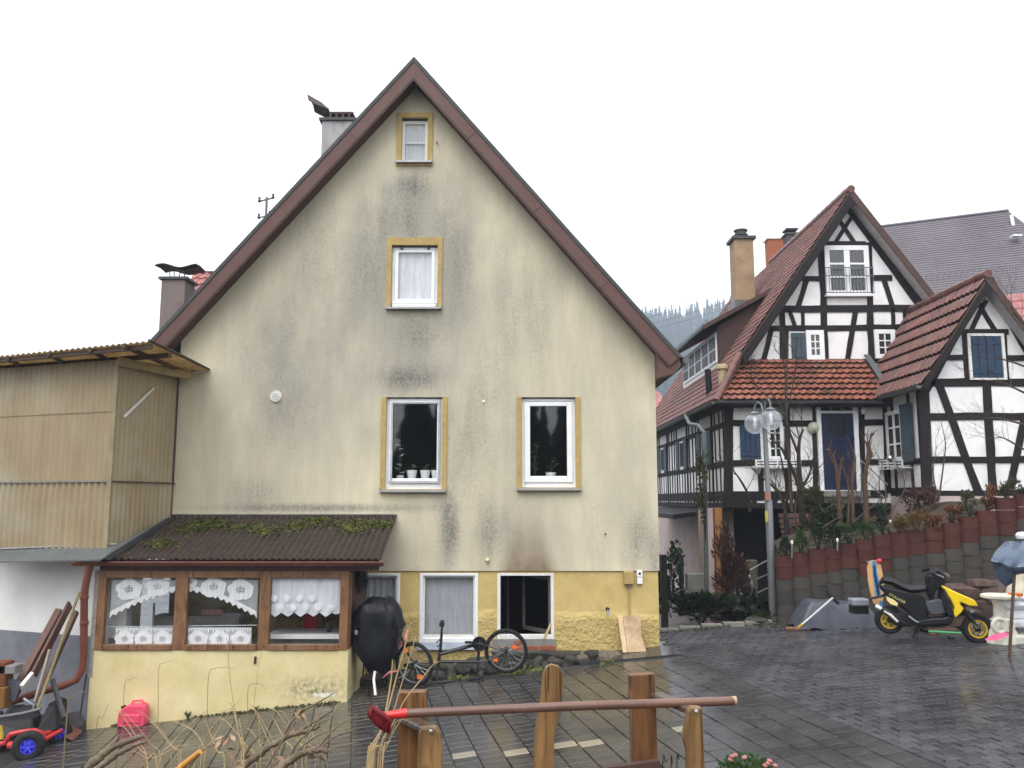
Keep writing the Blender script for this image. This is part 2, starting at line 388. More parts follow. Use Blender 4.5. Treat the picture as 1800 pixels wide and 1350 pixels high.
def paver_shape(w, l, h=.018, c=.006):
    m = MB(); hw, hl = w / 2, l / 2
    v = [(x, y, -.01) for x, y in ((-hw, -hl), (hw, -hl), (hw, hl), (-hw, hl))]
    v += [(x, y, h - c) for x, y in ((-hw, -hl), (hw, -hl), (hw, hl), (-hw, hl))]
    v += [(x, y, h) for x, y in ((-hw + c, -hl + c), (hw - c, -hl + c), (hw - c, hl - c), (-hw + c, hl - c))]
    f = [(8, 9, 10, 11)]
    for k in range(4): q = (k + 1) % 4; f += [(k, q, 4 + q, 4 + k), (4 + k, 4 + q, 8 + q, 8 + k)]
    return m.add(v, f)
SLABW, SLABL, PAVW, PAVL = .275, .205, .215, .165
ptypes = {'L': (paver_shape(SLABW - .010, SLABL - .010), M_PAVE_L, 'paving_slab'), 'R': (paver_shape(PAVW - .017, PAVL - .015), M_PAVE_R, 'paver'), 'H': (paver_shape(PAVW * .5 - .017, PAVL - .015), M_PAVE_R, 'paver'), 'Y': (paver_shape(SLABW - .012, SLABL - .012, .020), M_PAVE_Y, 'sandy_slab')}
pav_mesh = {k: v[0].mesh(v[2], v[1]) for k, v in ptypes.items()}
ytarget = [GP(810, 1333), GP(897, 1323), GP(975, 1314), GP(1055, 1304), GP(1205, 1287)]
pavers = []; BORDER = .05
def blocked(x, y):
    if y > 14.05 and x < 2.75: return True          # foundation strip and house
    if x < -2.4 and y > 13.3: return True
    if x < -6.2 and y > 12.9 : return True
    if y > 16.5 or y < 5.2 or x > 9.5: return True
    if y > 16.25 - (x - 5) * .31 and x > 5: return True
    return False
ic = int(9.6 / SLABW)
for i in range(-ic, 0):
    for j in range(-48, 18):
        s_ = BORDER + (i + .5) * SLABW; t_ = j * SLABL + (.5 * SLABL if i % 2 else 0); q = st2xy(s_, t_)
        if blocked(q.x, q.y): continue
        pavers.append(['L', q])
for i in range(-60, 24):
    for j in range(0, 44):
        s_ = BORDER + (j + .5 + (.5 if i % 2 else 0)) * PAVW; t_ = (i + .5) * PAVL; q = st2xy(s_, t_)
        if blocked(q.x, q.y): continue
        pavers.append(['R', q])
for i in range(-59, 24, 2):
    q = st2xy(BORDER + PAVW * .25, (i + .5) * PAVL)
    if not blocked(q.x, q.y): pavers.append(['H', q])
for yt in ytarget[:5]:
    best = min((p for p in pavers if p[0] == 'L'), key=lambda p: (p[1] - V((yt.x, yt.y))).length)
    if (best[1] - V((yt.x, yt.y))).length < .3: best[0] = 'Y'
def inview(q):
    f = q.y; return abs(q.x / f) < .615 and (CAMZ - gz(q.x, q.y)) / f < .30
pavers.sort(key=lambda p: (0 if (p[0] == 'Y') else 1, not inview(p[1]), p[1].y))
yaw = math.atan2(CX.y, CX.x)
rest = {'L': MB(), 'R': MB(), 'Y': MB()}
restm = MB()
for k, (ty, q) in enumerate(pavers):
    e = .1; nrm = V((-(gz(q.x + e, q.y) - gz(q.x - e, q.y)) / (2 * e), -(gz(q.x, q.y + e) - gz(q.x, q.y - e)) / (2 * e), 1)).normalized()
    u = V((CX.x, CX.y, 0)); u = (u - nrm * u.dot(nrm)).normalized(); v = nrm.cross(u)
    tilt = Matrix.Rotation(random.uniform(-.006, .006), 4, 'X') @ Matrix.Rotation(random.uniform(-.006, .006), 4, 'Y') @ Matrix.Rotation(random.uniform(-.02, .02), 4, 'Z')
    m = Matrix.Translation((q.x, q.y, gz(q.x, q.y) + random.uniform(-.003, .003))) @ Matrix((u, v, nrm)).transposed().to_4x4() @ tilt
    if k < 300:
        o = bpy.data.objects.new(ptypes[ty][2], pav_mesh[ty]); C.objects.link(o); o.parent = courtyard; o.matrix_world = m
    else:
        restm.cur = {'L': 0, 'R': 1, 'H': 1, 'Y': 2}[ty]
        restm.add([m @ V(w) for w in ptypes[ty][0].v], ptypes[ty][0].f)
ob('far_pavers', restm, [M_PAVE_L, M_PAVE_R, M_PAVE_Y], courtyard, kind='stuff')

# raised garden bed under the camera (the bench and the dead stalks stand on it)
t = MB(); t.bb(-6, 6, -4, 4.6, -1.3, .9)
struct('garden_bed', t, M_SOIL, False, 'raised garden bed in the foreground with dead stalks')
# kerb and path beyond the courtyard
kb = thing('kerb', 'low grey kerb edging the path beside the yellow house', 'kerb', (2.75, 16.7, gz(2.75, 16.7)))
for k in range(6):
    x0 = 2.75 + k * .42; ob('kerb_stone', MB().bb(x0, x0 + .40, 16.62, 16.74, gz(x0 + .2, 16.7) - .2, gz(x0 + .2, 16.7) + .07), M_CONC, kb, bevel=.01)
# ------------------------------------------------------------------ yellow gabled house
D = 15.0; WX0, WX1 = -5.91, 2.54; APX = -1.79; APZ = 10.34
HB = 27.0                                              # back of the house
def top(x):                                            # wall top under the roof
    return APZ - (APX - x) * 1.165 if x < APX else APZ - (x - APX) * 1.185
def wall_sheet(mb, xs, z0, topf, holes, y, depth):
    br = sorted(set([xs[0], xs[1]] + [h[k] for h in holes for k in (0, 1)] + ([APX] if xs[0] < APX < xs[1] else [])))
    for a, b in zip(br, br[1:]):
        hs_ = sorted([h for h in holes if h[0] < (a + b) / 2 < h[1]], key=lambda h: h[2]); zc = z0
        for h in hs_:
            if h[2] > zc: mb.quad((a, y, zc), (b, y, zc), (b, y, h[2]), (a, y, h[2]))
            zc = h[3]
        mb.quad((a, y, zc), (b, y, zc), (b, y, topf(b)), (a, y, topf(a)))
    for (x0, x1, a0, a1) in holes:
        y1 = y + depth
        mb.quad((x0, y, a0), (x0, y1, a0), (x0, y1, a1), (x0, y, a1)); mb.quad((x1, y, a0), (x1, y, a1), (x1, y1, a1), (x1, y1, a0))
        mb.quad((x0, y, a1), (x0, y1, a1), (x1, y1, a1), (x1, y, a1)); mb.quad((x0, y, a0), (x1, y, a0), (x1, y1, a0), (x0, y1, a0))
def rect(px0, py0, px1, py1, d=D):
    m = (py0 + py1) / 2
    return (PX(px0, m, d), PX(px1, m, d), PZ(py1, d), PZ(py0, d))
holes_u = [rect(706, 207, 752, 284), rect(688, 431, 769, 540), rect(678, 698, 777, 860), rect(917, 698, 1012, 857)]
ZP = 1.30                                              # top of the yellow plinth
holes_l = [rect(632, 1008, 702, 1129), rect(737, 1008, 840, 1130), rect(874, 1005, 974, 1124)]
holes_l = [(a, b, c, ZP - .04) for a, b, c, d in holes_l]
house = thing('gabled_house', 'cream plastered house with steep brown edged gable and yellow base', 'house', (-1.7, 15, 0))
w = MB(); wall_sheet(w, (WX0, WX1), ZP, top, holes_u, D, .20)
w.quad((WX0, D, ZP), (WX1, D, ZP), (WX1, D + .03, ZP), (WX0, D + .03, ZP))
for x in (WX0, WX1): w.quad((x, D, ZP), (x, HB, ZP), (x, HB, top(x)), (x, D, top(x)))
w.add([(WX0, HB, -1.2), (WX1, HB, -1.2), (WX1, HB, top(WX1)), (APX, HB, APZ), (WX0, HB, top(WX0))], [(0, 1, 2, 3, 4)])
ob('wall', w, M_PLASTER, house)
w = MB(); wall_sheet(w, (WX0 + .02, WX1 - .02), -1.2, lambda x: ZP, holes_l, D + .03, .2)
for x in (WX0 + .02, WX1 - .02): w.quad((x, D + .03, -1.2), (x, HB, -1.2), (x, HB, ZP), (x, D + .03, ZP))
ob('plinth_wall', w, M_PLINTH, house)
fl = MB()
for z in (1.35, 4.75, 7.6): 
    hx = 0 if z < 5.2 else (z - 5.25) / 1.17
    fl.bb(WX0 + .06 + hx, WX1 - .06 - hx, D + .35, HB - .1, z - .1, z)
fl.bb(-2.75, -2.55, D + .35, D + 4.5, -1, 4.7); fl.bb(-.35, -.2, D + .35, D + 4.5, -1, 4.7); fl.bb(WX0 + .1, WX1 - .1, D + 4.5, D + 4.6, -1, 4.7)
ob('inner_floors', fl, M_DARKIN, house)

def frame_ring(mb, x0, x1, z0, z1, y0, y1, wl_, wr, wb, wt):
    mb.bb(x0, x0 + wl_, y0, y1, z0, z1); mb.bb(x1 - wr, x1, y0, y1, z0, z1)
    mb.bb(x0 + wl_, x1 - wr, y0, y1, z0, z0 + wb); mb.bb(x0 + wl_, x1 - wr, y0, y1, z1 - wt, z1)
def surround(parent, x0, x1, z0, z1, l, r, b, tp, y=D):
    mb = MB(); yo = y - .025
    if l: mb.bb(x0 - l, x0, yo, y + .01, z0 - b, z1 + tp); mb.bb(x1, x1 + r, yo, y + .01, z0 - b, z1 + tp)
    if b: mb.bb(x0, x1, yo, y + .01, z0 - b, z0)
    if tp: mb.bb(x0, x1, yo, y + .01, z1, z1 + tp)
    ob('painted_surround', mb, M_OCHRE, parent)
def sill(parent, x0, x1, z, y, proj=.10, th=.035, m=None):
    mb = MB(); mb.prism([(x0 - .05, y - proj, z - th - .012), (x0 - .05, y - proj, z - .015), (x0 - .05, y + .12, z + .004), (x0 - .05, y + .12, z - th)], (x1 - x0 + .1, 0, 0))
    mb.bb(x0 - .065, x0 - .05, y - proj, y + .03, z - th, z + .03); mb.bb(x1 + .05, x1 + .065, y - proj, y + .03, z - th, z + .03)
    ob('sill', mb, m or M_SILL, parent)
def wavy(x0, x1, z0, z1, y, amp=.02, waves=6, n=36, rows=4, bottom=None, pinch=0):
    mb = MB()
    for j in range(rows + 1):
        for i in range(n + 1):
            f = i / n; x = x0 + (x1 - x0) * f; zb = z0 if bottom is None else bottom(f)
            z = z1 + (zb - z1) * j / rows
            mb.v.append((x, y + amp * math.sin(f * waves * 6.283 + j * .25) * (.5 + .5 * j / rows), z))
    for j in range(rows):
        for i in range(n): a = j * (n + 1) + i; mb.f.append((a, a + 1, a + n + 2, a + n + 1)); mb.mi.append(0)
    return mb
def pot_plant(x, y, z, w_, h, leaf, label, nl=14, hp=.5):
    p = thing('potted_plant', label, 'plant', (x, y, z))
    ob('pot', MB().lathe([(.001, 0), (w_ * .36, 0), (w_ * .5, h), (w_ * .44, h), (w_ * .40, h * .8), (.001, h * .8)], (x, y, z), n=14), M_WHITE, p, True)
    lf = MB(); st_ = MB(); rnd = random.Random(int(x * 1000))
    for k in range(nl):
        a = rnd.uniform(0, 6.28); rr = rnd.uniform(.02, w_ * .55); zz = z + h + rnd.uniform(.02, hp); c = V((x + rr * math.cos(a), y + rr * math.sin(a) * .6, zz))
        st_.tube([(x, y, z + h * .7), (x + rr * .3 * math.cos(a), y, (z + h + zz) / 2), c], .004, 4)
        d1 = V((math.cos(a), math.sin(a) * .5, rnd.uniform(-.4, .6))).normalized() * .06; d2 = V((-math.sin(a), math.cos(a), .2)).normalized() * .03
        lf.add([c - d1, c + d2, c + d1, c - d2], [(0, 1, 2, 3)])
    ob('leaves', lf, leaf, p); ob('stems', st_, MATS['plant_green'], p)
    return p
leafm('plant_green', (.03, .07, .025), (.06, .12, .04)); leafm('blossom_white', (.7, .7, .68), (.85, .85, .82))
M_CURT = cloth('white_net_curtain', (.88, .90, .94), .8, .1); M_CURTB = cloth('dense_net_curtain', (.52, .54, .58), .95, .08); M_LACE = cloth('white_lace', (.95, .95, .96), 1.0, .08); M_NET = cloth('fine_white_mesh', (.9, .9, .92), .5, .1)

# attic window (two small panes)
x0, x1, z0, z1 = holes_u[0]
win = ob('window', (lambda m: (frame_ring(m, x0, x1, z0, z1 - .03, D + .07, D + .13, .055, .055, .06, .06), m.bb(x0 + .055, x1 - .055, D + .08, D + .12, (z0 + z1) / 2 - .045, (z0 + z1) / 2 - .02), m)[-1])(MB()), M_WHITEP, house, bevel=.004)
ob('roller_box', MB().bb(x0, x1, D + .055, D + .15, z1 - .03, z1), M_FASCIA_D, win)
for za, zb in ((z0 + .06, (z0 + z1) / 2 - .045), ((z0 + z1) / 2 - .02, z1 - .09)): ob('pane', MB().bb(x0 + .05, x1 - .05, D + .095, D + .101, za, zb), M_GLASS, win)
ob('curtain', wavy(x0 + .03, x1 - .03, z0 + .03, z1 - .05, D + .13, .012, 5), M_CURTB, win)
surround(win, x0, x1, z0, z1, .09, .09, .09, .09); sill(win, x0 - .03, x1 + .03, z0, D)
# second floor window with white net curtain
x0, x1, z0, z1 = holes_u[1]
m = MB(); frame_ring(m, x0, x1, z0 + .04, z1 - .02, D + .07, D + .15, .05, .05, .05, .05); frame_ring(m, x0 + .05, x1 - .05, z0 + .09, z1 - .07, D + .05, D + .13, .065, .065, .07, .05)
win = ob('window', m, M_WHITE, house, bevel=.006)
for k in range(3): ob('lower_rail', MB().bb(x0 + .02, x1 - .02, D + .03 - k * .012, D + .07, z0 + .012 + (2 - k) * .034, z0 + .036 + (2 - k) * .034), M_WHITE, win)
ob('pane', MB().bb(x0 + .11, x1 - .11, D + .09, D + .096, z0 + .15, z1 - .115), M_GLASS, win)
ob('curtain', wavy(x0 + .08, x1 - .08, z0 + .1, z1 - .08, D + .13, .02, 4), M_CURT, win); ob('curtain', wavy(x0 + .32, x1 - .14, z0 + .1, z1 - .3, D + .17, .03, 7, bottom=lambda f: z0 + .1 + .02 * math.sin(f * 9)), M_CURT, win)
for xx in (x0 + .17, x1 - .17): ob('vent_knob', MB().lathe([(.001, 0), (.022, 0), (.022, .03), (.001, .03)], (xx, D + .055, z1 - .05), (0, -1, 0), 8), M_BLACK, win)
surround(win, x0, x1, z0, z1, .085, .085, .05, .135); sill(win, x0 - .02, x1 + .02, z0, D)
# first floor window left (fly screen frame and plants)
x0, x1, z0, z1 = holes_u[2]
m = MB(); frame_ring(m, x0, x1, z0, z1 - .02, D + .07, D + .15, .045, .045, .16, .05); frame_ring(m, x0 + .045, x1 - .045, z0 + .13, z1 - .06, D + .045, D + .09, .055, .05, .06, .055)
win = ob('window', m, M_WHITE, house, bevel=.006)
m = MB(); frame_ring(m, x0 + .085, x1 - .04, z0 + .11, z1 - .08, D + .025, D + .05, .03, .035, .035, .03); ob('screen_frame', m, mat('grey_frame', (.42, .43, .47), .5), win)
ob('pane', MB().bb(x0 + .1, x1 - .1, D + .075, D + .081, z0 + .19, z1 - .11), M_GLASS, win)
surround(win, x0, x1, z0, z1, .085, .085, .07, 0); sill(win, x0 - .02, x1 + .02, z0 - .005, D)
for k, (fx, lab) in enumerate([(.44, 'white pot left of three on the sill of the left first floor window'), (.68, 'white pot in the middle on the sill of the left first floor window'), (.88, 'white pot right of three on the sill of the left first floor window')]):
    xx = x0 + (x1 - x0) * fx; pot_plant(xx, D + .29, z0 + .17, .19, .17, MATS['plant_green'], lab, 4, .1)
pp = pot_plant(x0 + .22, D + .32, z0 + .15, .14, .1, MATS['blossom_white'], 'plant with pale blossoms behind the left first floor window', 11, .62)
# first floor window right
x0, x1, z0, z1 = holes_u[3]
m = MB(); frame_ring(m, x0, x1, z0, z1 - .02, D + .07, D + .16, .06, .06, .1, .05); frame_ring(m, x0 + .05, x1 - .05, z0 + .09, z1 - .08, D + .04, D + .12, .10, .10, .11, .075)
win = ob('window', m, M_WHITE, house, bevel=.008)
ob('pane', MB().bb(x0 + .14, x1 - .14, D + .075, D + .081, z0 + .19, z1 - .15), M_GLASS, win)
surround(win, x0, x1, z0, z1, .085, .085, .07, 0); sill(win, x0 - .02, x1 + .02, z0 - .005, D)
pot_plant(x0 + .52, D + .27, z0 + .14, .2, .13, MATS['plant_green'], 'pale pot with leaves behind the right first floor window', 10, .25)
pot_plant(x0 + .24, D + .30, z0 + .1, .12, .1, MATS['plant_green'], 'leafy green plant at the left edge of the right first floor window', 22, .6)
for hx in holes_u[2:]:
    ob('inner_shelf', MB().bb(hx[0], hx[1], D + .2, D + .42, hx[2] + .10, hx[2] + .135), M_DARKIN, house)
# cellar windows
for k, (x0, x1, z0, z1) in enumerate(holes_l):
    y = D + .03
    m = MB(); frame_ring(m, x0, x1, z0, z1, y - .015, y + .09, .055, .055, .075, .045)
    win = ob('window', m, M_WHITEP if k == 2 else M_WHITE, house, bevel=.006)
    if k < 2:
        m = MB(); frame_ring(m, x0 + .055, x1 - .055, z0 + .075, z1 - .045, y + .03, y + .08, .03, .03, .05, .03); ob('sash', m, M_WHITEP, win)
        ob('pane', MB().bb(x0 + .08, x1 - .08, y + .05, y + .056, z0 + .12, z1 - .07), M_GLASS, win)
        ob('curtain', wavy(x0 + .06, x1 - .06, z0 + .09, z1 - .05, y + .13, .012, 5), M_CURTB, win)
        ob('sill', MB().prism([(x0 - .03, y - .06, z0 - .11), (x0 - .03, y - .045, z0 - .005), (x0 - .03, y + .02, z0 - .003), (x0 - .03, y + .02, z0 - .11)], (x1 - x0 + .06, 0, 0)), mat('pale_blue_sill', (.42, .47, .55), .5), win)
    else:                                               # burnt out: sash swung into the black room
        h0 = V((x1 - .07, y + .09, z0 + .1)); dr = V((-.42, .62, 0)).normalized(); L = .78; hh = z1 - z0 - .2
        s_ = MB()
        for a, b in ((h0, h0 + dr * L), (h0 + V((0, 0, hh)), h0 + dr * L + V((0, 0, hh)))): s_.bar(a, b, .05, .06)
        for a in (h0, h0 + dr * L): s_.bar(a, a + V((0, 0, hh)), .05, .06, (0, 1, 0))
        ob('open_sash', s_, mat('sooty_frame', (.10, .095, .09), .6), win)
        ob('inner_post', MB().bb(x0 + .16, x0 + .2, y + 1.2, y + 1.24, z0, z1), mat('sooty_frame', (.1, .09, .09)), win)
        tag(ob('wood_lath', MB().bar((x1 - .17, y - .03, z0 + .02), (x1 - .05, y - .01, z0 + .27), .02, .035), mat('pale_wood', (.55, .40, .20), .6), None), 'thin pale wood slat leaning in the black cellar window', 'slat')
        bx = x0 - .06; br = thing('brick_patch', 'bare bricks and mortar under the burnt cellar window', 'bricks', (x0, y, z0 - .2))
        ob('mortar', MB().bb(x0 - .08, x1 + .03, y - .03, y + .01, z0 - .21, z0), M_CONC, br)
        for (a, b, c, d_) in ((.02, .22, -.19, -.12), (.24, .45, -.19, -.11), (.47, .70, -.185, -.11), (.73, 1.0, -.18, -.10), (.30, .42, -.10, -.02)):
            ob('brick', MB().bb(x0 + a, x0 + b, y - .045, y - .02, z0 + c, z0 + d_), M_BRICK, br, bevel=.006)

# roof: two slabs with brown verge boards, soffits and boxed eaves
YF = 14.62
apo = P(728, 103, YF); api = P(729, 139, YF); lo = P(262, 604, YF); ro = P(1196, 627, YF)
def lerp(a, b, f): return a + (b - a) * f
dl = (lo - apo).normalized(); dr_ = (ro - apo).normalized()
nl = V((dl.z, 0, -dl.x)); nr = V((-dr_.z, 0, dr_.x))
nl = nl if nl.z > 0 else -nl; nr = nr if nr.z > 0 else -nr
TH = .245
lb = lo + dl * .35
def slab(a, b, n, t0, t1, y0, y1, mtr, name, parent, apn):
    """board along the slope between offsets t0..t1 measured down from the outer line, mitred at the apex line apn"""
    i0 = apn(t0); i1 = apn(t1)
    poly = [V((i0.x, y0, i0.z)), V((b.x - n.x * t0, y0, b.z - n.z * t0)), V((b.x - n.x * t1, y0, b.z - n.z * t1)), V((i1.x, y0, i1.z))]
    return ob(name, MB().prism(poly, (0, y1 - y0, 0)), mtr, parent)
apl = lambda t_: V((apo.x, 0, apo.z - t_ / abs(nl.z))); apr = lambda t_: V((apo.x, 0, apo.z - t_ / abs(nr.z)))
roof = slab(apo, lb, nl, .02, .20, YF + .03, HB + .4, M_ROOFD, 'roof', house, apl)
ob('roof_slope', slab(apo, ro, nr, .02, .20, YF + .03, HB + .4, M_ROOFD, 'tmp', None, apr).data, None, roof)
bpy.data.objects.remove(bpy.data.objects['tmp'])
for a, b, n, ap in ((apo, lb, nl, apl), (apo, ro, nr, apr)):
    L = (b - apo).length; dd = (b - apo).normalized()
    slab(apo, b, n, .035, TH, YF - .012, YF + .025, M_FASCIA, 'verge_board', roof, ap)
    slab(apo, b, n, TH - .045, TH + .03, YF - .004, YF + .02, M_FASCIA_D, 'verge_trim', roof, ap)
    slab(apo, b, n, -.02, .04, YF - .03, YF + .05, M_ROOFD, 'verge_cap', roof, ap)
    slab(apo, b, n, .20, .235, YF + .026, D + .01, M_FASCIA_D, 'soffit', roof, ap)
    for k in range(1, 4):
        q = apo + dd * (L * k / 4) - n * .14; ob('board_joint', MB().bar(q + n * .10 + V((0, -.016, 0)), q - n * .10 + V((0, -.016, 0)), .006, .006, (0, 1, 0)), M_FASCIA_D, roof)
# boxed eave at the right end and the gutter behind it
pe = [P(1149, 598, YF), P(1196, 628, YF), P(1197, 643, YF), P(1186, 655, YF), P(1153, 663, YF)]
pe[0] = V((WX1 + .0, YF, pe[0].z - .12)); pe[4] = V((WX1 + .0, YF, pe[4].z))
ob('eave_box', MB().prism([q + V((0, .03, 0)) for q in pe], (0, HB - YF, 0)), M_FASCIA, roof)
ob('eave_box_edge', MB().prism([V((WX1 + .01, YF + .02, pe[4].z - .02)), V((pe[3].x, YF + .02, pe[3].z - .02)), V((pe[3].x, YF + .02, pe[3].z + .01)), V((WX1 + .01, YF + .02, pe[4].z + .01))], (0, 6, 0)), M_FASCIA_D, roof)
q = P(1203, 632, YF + .1)
gm = MB(); gm.tube([q + V((.02, -.06, -.02)), q + V((.02, 8, -.02))], .065, 10); gm.bb(q.x - .12, q.x + .03, q.y - .05, q.y + 8, q.z + .03, q.z + .05)
ob('gutter', gm, M_GUTTER, roof, True)
# things above the left roof edge
def roof_z(x): return top(x) + .25
def chimney(px0, px1, pyt, d, m, label, depth=.6, cap=True):
    x0, x1 = PX(px0, pyt, d), PX(px1, pyt, d); zt = PZ(pyt, d); zb = roof_z(x0) - .5
    c = ob('chimney', MB().bb(x0, x1, d, d + depth, zb, zt), m, roof, label=label, bevel=.01)
    ob('chimney_collar', MB().bb(x0 - .06, x1 + .06, d - .05, d + depth + .05, zt, zt + .06), M_ROOFD, c)
    return c, x0, x1, zt
M_CHST = mat('stained_grey_render', (.34, .33, .33), .9, .15, 3, .4, 40, st=(2, 2, .4), dirt=(.05, .047, .047), dirt_amt=.9, dscale=2)
M_CHPK = mat('pinkish_render', (.20, .16, .15), .9, .2, 3, .4, 40, dirt=(.07, .06, .058), dirt_amt=.8)
M_RUSTM = mat('rusty_sheet', (.05, .032, .03), .6, .3, 12, metal=.3)
c1, cx0, cx1, czt = chimney(566, 622, 212, 18.2, M_CHST, 'grey stained chimney with tilted sheet cowl')
m = MB(); m.bb(cx0 + .15, cx1 - .03, 18.25, 18.75, czt + .05, czt + .09); m.bb(cx0 + .15, cx1 - .03, 18.25, 18.75, czt + .19, czt + .24)
for k in range(4): m.bb(cx0 + .15 + k * .14, cx0 + .2 + k * .14, 18.25, 18.3, czt + .08, czt + .2)
ob('chimney_pot', m, M_RUSTM, c1)
pts = [P(x, y, 18.4) for x, y in ((577, 193), (562, 183), (549, 176), (543, 169))]
m = MB(); m.v = []; 
for k, q in enumerate(pts):
    wd = (.03, .075, .075, .02)[k]; m.v += [tuple(q + V((-wd * .7, -.12, -wd))), tuple(q + V((wd * .3, 0, wd * .6))), tuple(q + V((-wd * .7, .45, -wd)))]
for k in range(3):
    for j in range(2): a = k * 3 + j; m.f.append((a, a + 1, a + 4, a + 3)); m.mi.append(0)
cw = ob('cowl_sheet', m, M_RUSTM, c1); md = cw.modifiers.new('s', 'SOLIDIFY'); md.thickness = .012
c2, cx0, cx1, czt = chimney(284, 326, 491, 19.5, M_CHPK, 'low pinkish chimney with curved sheet cowl')
m = MB()
for xx in (cx0 + .16, cx0 + .26, cx1 - .2, cx1 - .08):
    m.tube([(xx, 19.6, czt + .05), (xx + (.05 if xx > cx0 + .3 else -.03), 19.6, czt + .3)], .012, 6)
ob('cowl_stays', m, M_RUSTM, c2)
m = MB(); ks = 10
for k in range(ks + 1):
    f = k / ks; x = PX(273, 468, 19.5) + (PX(345, 468, 19.5) - PX(273, 468, 19.5)) * f; z = PZ(470, 19.5) + .03 + .05 * math.sin(f * 7.2 + .3) - .06 * (f - .5) ** 2 + .02
    m.v += [(x, 19.45, z), (x, 19.75, z + .03), (x, 20.1, z)]
for k in range(ks):
    for j in range(2): a = k * 3 + j; m.f.append((a, a + 1, a + 4, a + 3)); m.mi.append(0)
cw = ob('cowl_sheet', m, M_RUSTM, c2, True); md = cw.modifiers.new('s', 'SOLIDIFY'); md.thickness = .03
# red tiled dormer roof behind the low chimney
M_TRED = tile_mat('red_roof_tile', (.095, .032, .023), (.20, .066, .046), (.055, .035, .03), .75)
M_TORG = tile_mat('orange_roof_tile', (.16, .048, .027), (.32, .10, .055), (.028, .021, .016), 1.0)
M_TPALE = tile_mat('pale_red_tile', (.26, .085, .075), (.36, .13, .11), (.10, .05, .05), .5)
def tile_shape(w_, l, lift=.03, n=5):
    m = MB(); prof = [(-.5, .012), (-.3, .0), (-.05, .006), (.2, .036), (.38, .036), (.52, .010)]
    for (yy, dz) in ((.55, 0), (-.5, lift)):
        for (a, b) in prof: m.v.append((a * w_, yy * l, b * w_ / .2 + dz))
    for (a, b) in prof: m.v.append((a * w_, -.5 * l, b * w_ / .2 + lift - .028))
    k = len(prof)
    for i in range(k - 1): m.f.append((i, i + 1, k + i + 1, k + i)); m.mi.append(0); m.f.append((k + i, k + i + 1, 2 * k + i + 1, 2 * k + i)); m.mi.append(0)
    return m
def tile_mats(O, u, vdown, ulen, vlen, w_, l, keep=None):
    """matrices of tiles on the slope starting at O; u along the eave, vdown down the slope"""
    u = V(u).normalized(); vd = V(vdown).normalized(); n = u.cross(-vd).normalized()
    if n.z < 0: u = -u; O = O - u * ulen; n = u.cross(-vd).normalized()
    res = []
    for j in range(int(vlen / l + .001)):
        for i in range(int(ulen / w_ + .001)):
            c = O + u * (i + .5) * w_ + vd * (j + .5) * l
            if keep and not keep(c): continue
            jit = Matrix.Rotation(random.uniform(-.03, .03), 4, 'Z') @ Matrix.Rotation(random.uniform(-.02, .02), 4, 'Y')
            res.append(Matrix.Translation(c + n * random.uniform(0, .008)) @ Matrix((u, -vd, n)).transposed().to_4x4() @ jit)
    return res
dq = thing('tiled_dormer', 'small red tiled dormer roof beyond the left slope of the yellow house', 'dormer', (-8.2, 21, 4))
xa, xb = PX(322, 470, 21), PX(420, 470, 21); zt = PZ(467, 21); pz = (zt - PZ(540, 21))
ob('dormer_body', MB().prism([(xa - .05, 20.95, zt - pz - .05), (xb, 20.95, zt - pz - .05), (xb, 21.75, zt - .05), (xa - .02, 21.75, zt - .05)], (0, .6, -.1)), M_FASCIA_D, dq)
ob('dormer_ridge', MB().tube([(xa - .03, 21.75, zt + .01), (xb, 21.75, zt + .01)], .06, 8), M_RUSTM, dq, True)
tsh = tile_shape(.2, .24).mesh('roof_tile', M_TPALE)
vdn = V((0, -.8, -pz)).normalized()
for m in tile_mats(V((xa, 21.74, zt)), (1, 0, 0), vdn, xb - xa, pz * 1.5, .2, .24):
    o = bpy.data.objects.new('roof_tile', tsh); C.objects.link(o); o.matrix_world = m; attach(o, dq); 
ob('wall', MB().bb(xa, xb, 21.0, 23, 2, zt - pz), M_CHPK, dq)
# roof mast with insulators
b0 = P(467, 395, 18.5); mast = thing('insulator_mast', 'roof mast with cross arms and insulators above the left roof edge', 'mast', b0 - V((0, 0, 1.2)))
m = MB(); m.tube([b0 - V((0, 0, 1.2)), P(469, 347, 18.5)], .028, 8); ob('pole', m, M_GUTTER, mast)
for (a, b) in (((456, 354), (480, 348)), ((455, 383), (474, 378))):
    arm = ob('cross_arm', MB().bar(P(*a, 18.5), P(*b, 18.5), .03, .03), M_GUTTER, mast)
    for q in (a, b): ob('insulator', MB().lathe([(.001, -.02), (.03, -.02), (.04, .02), (.02, .05), (.035, .09), (.001, .1)], P(*q, 18.5), n=8), mat('brown_ceramic', (.05, .045, .05), .3), arm)
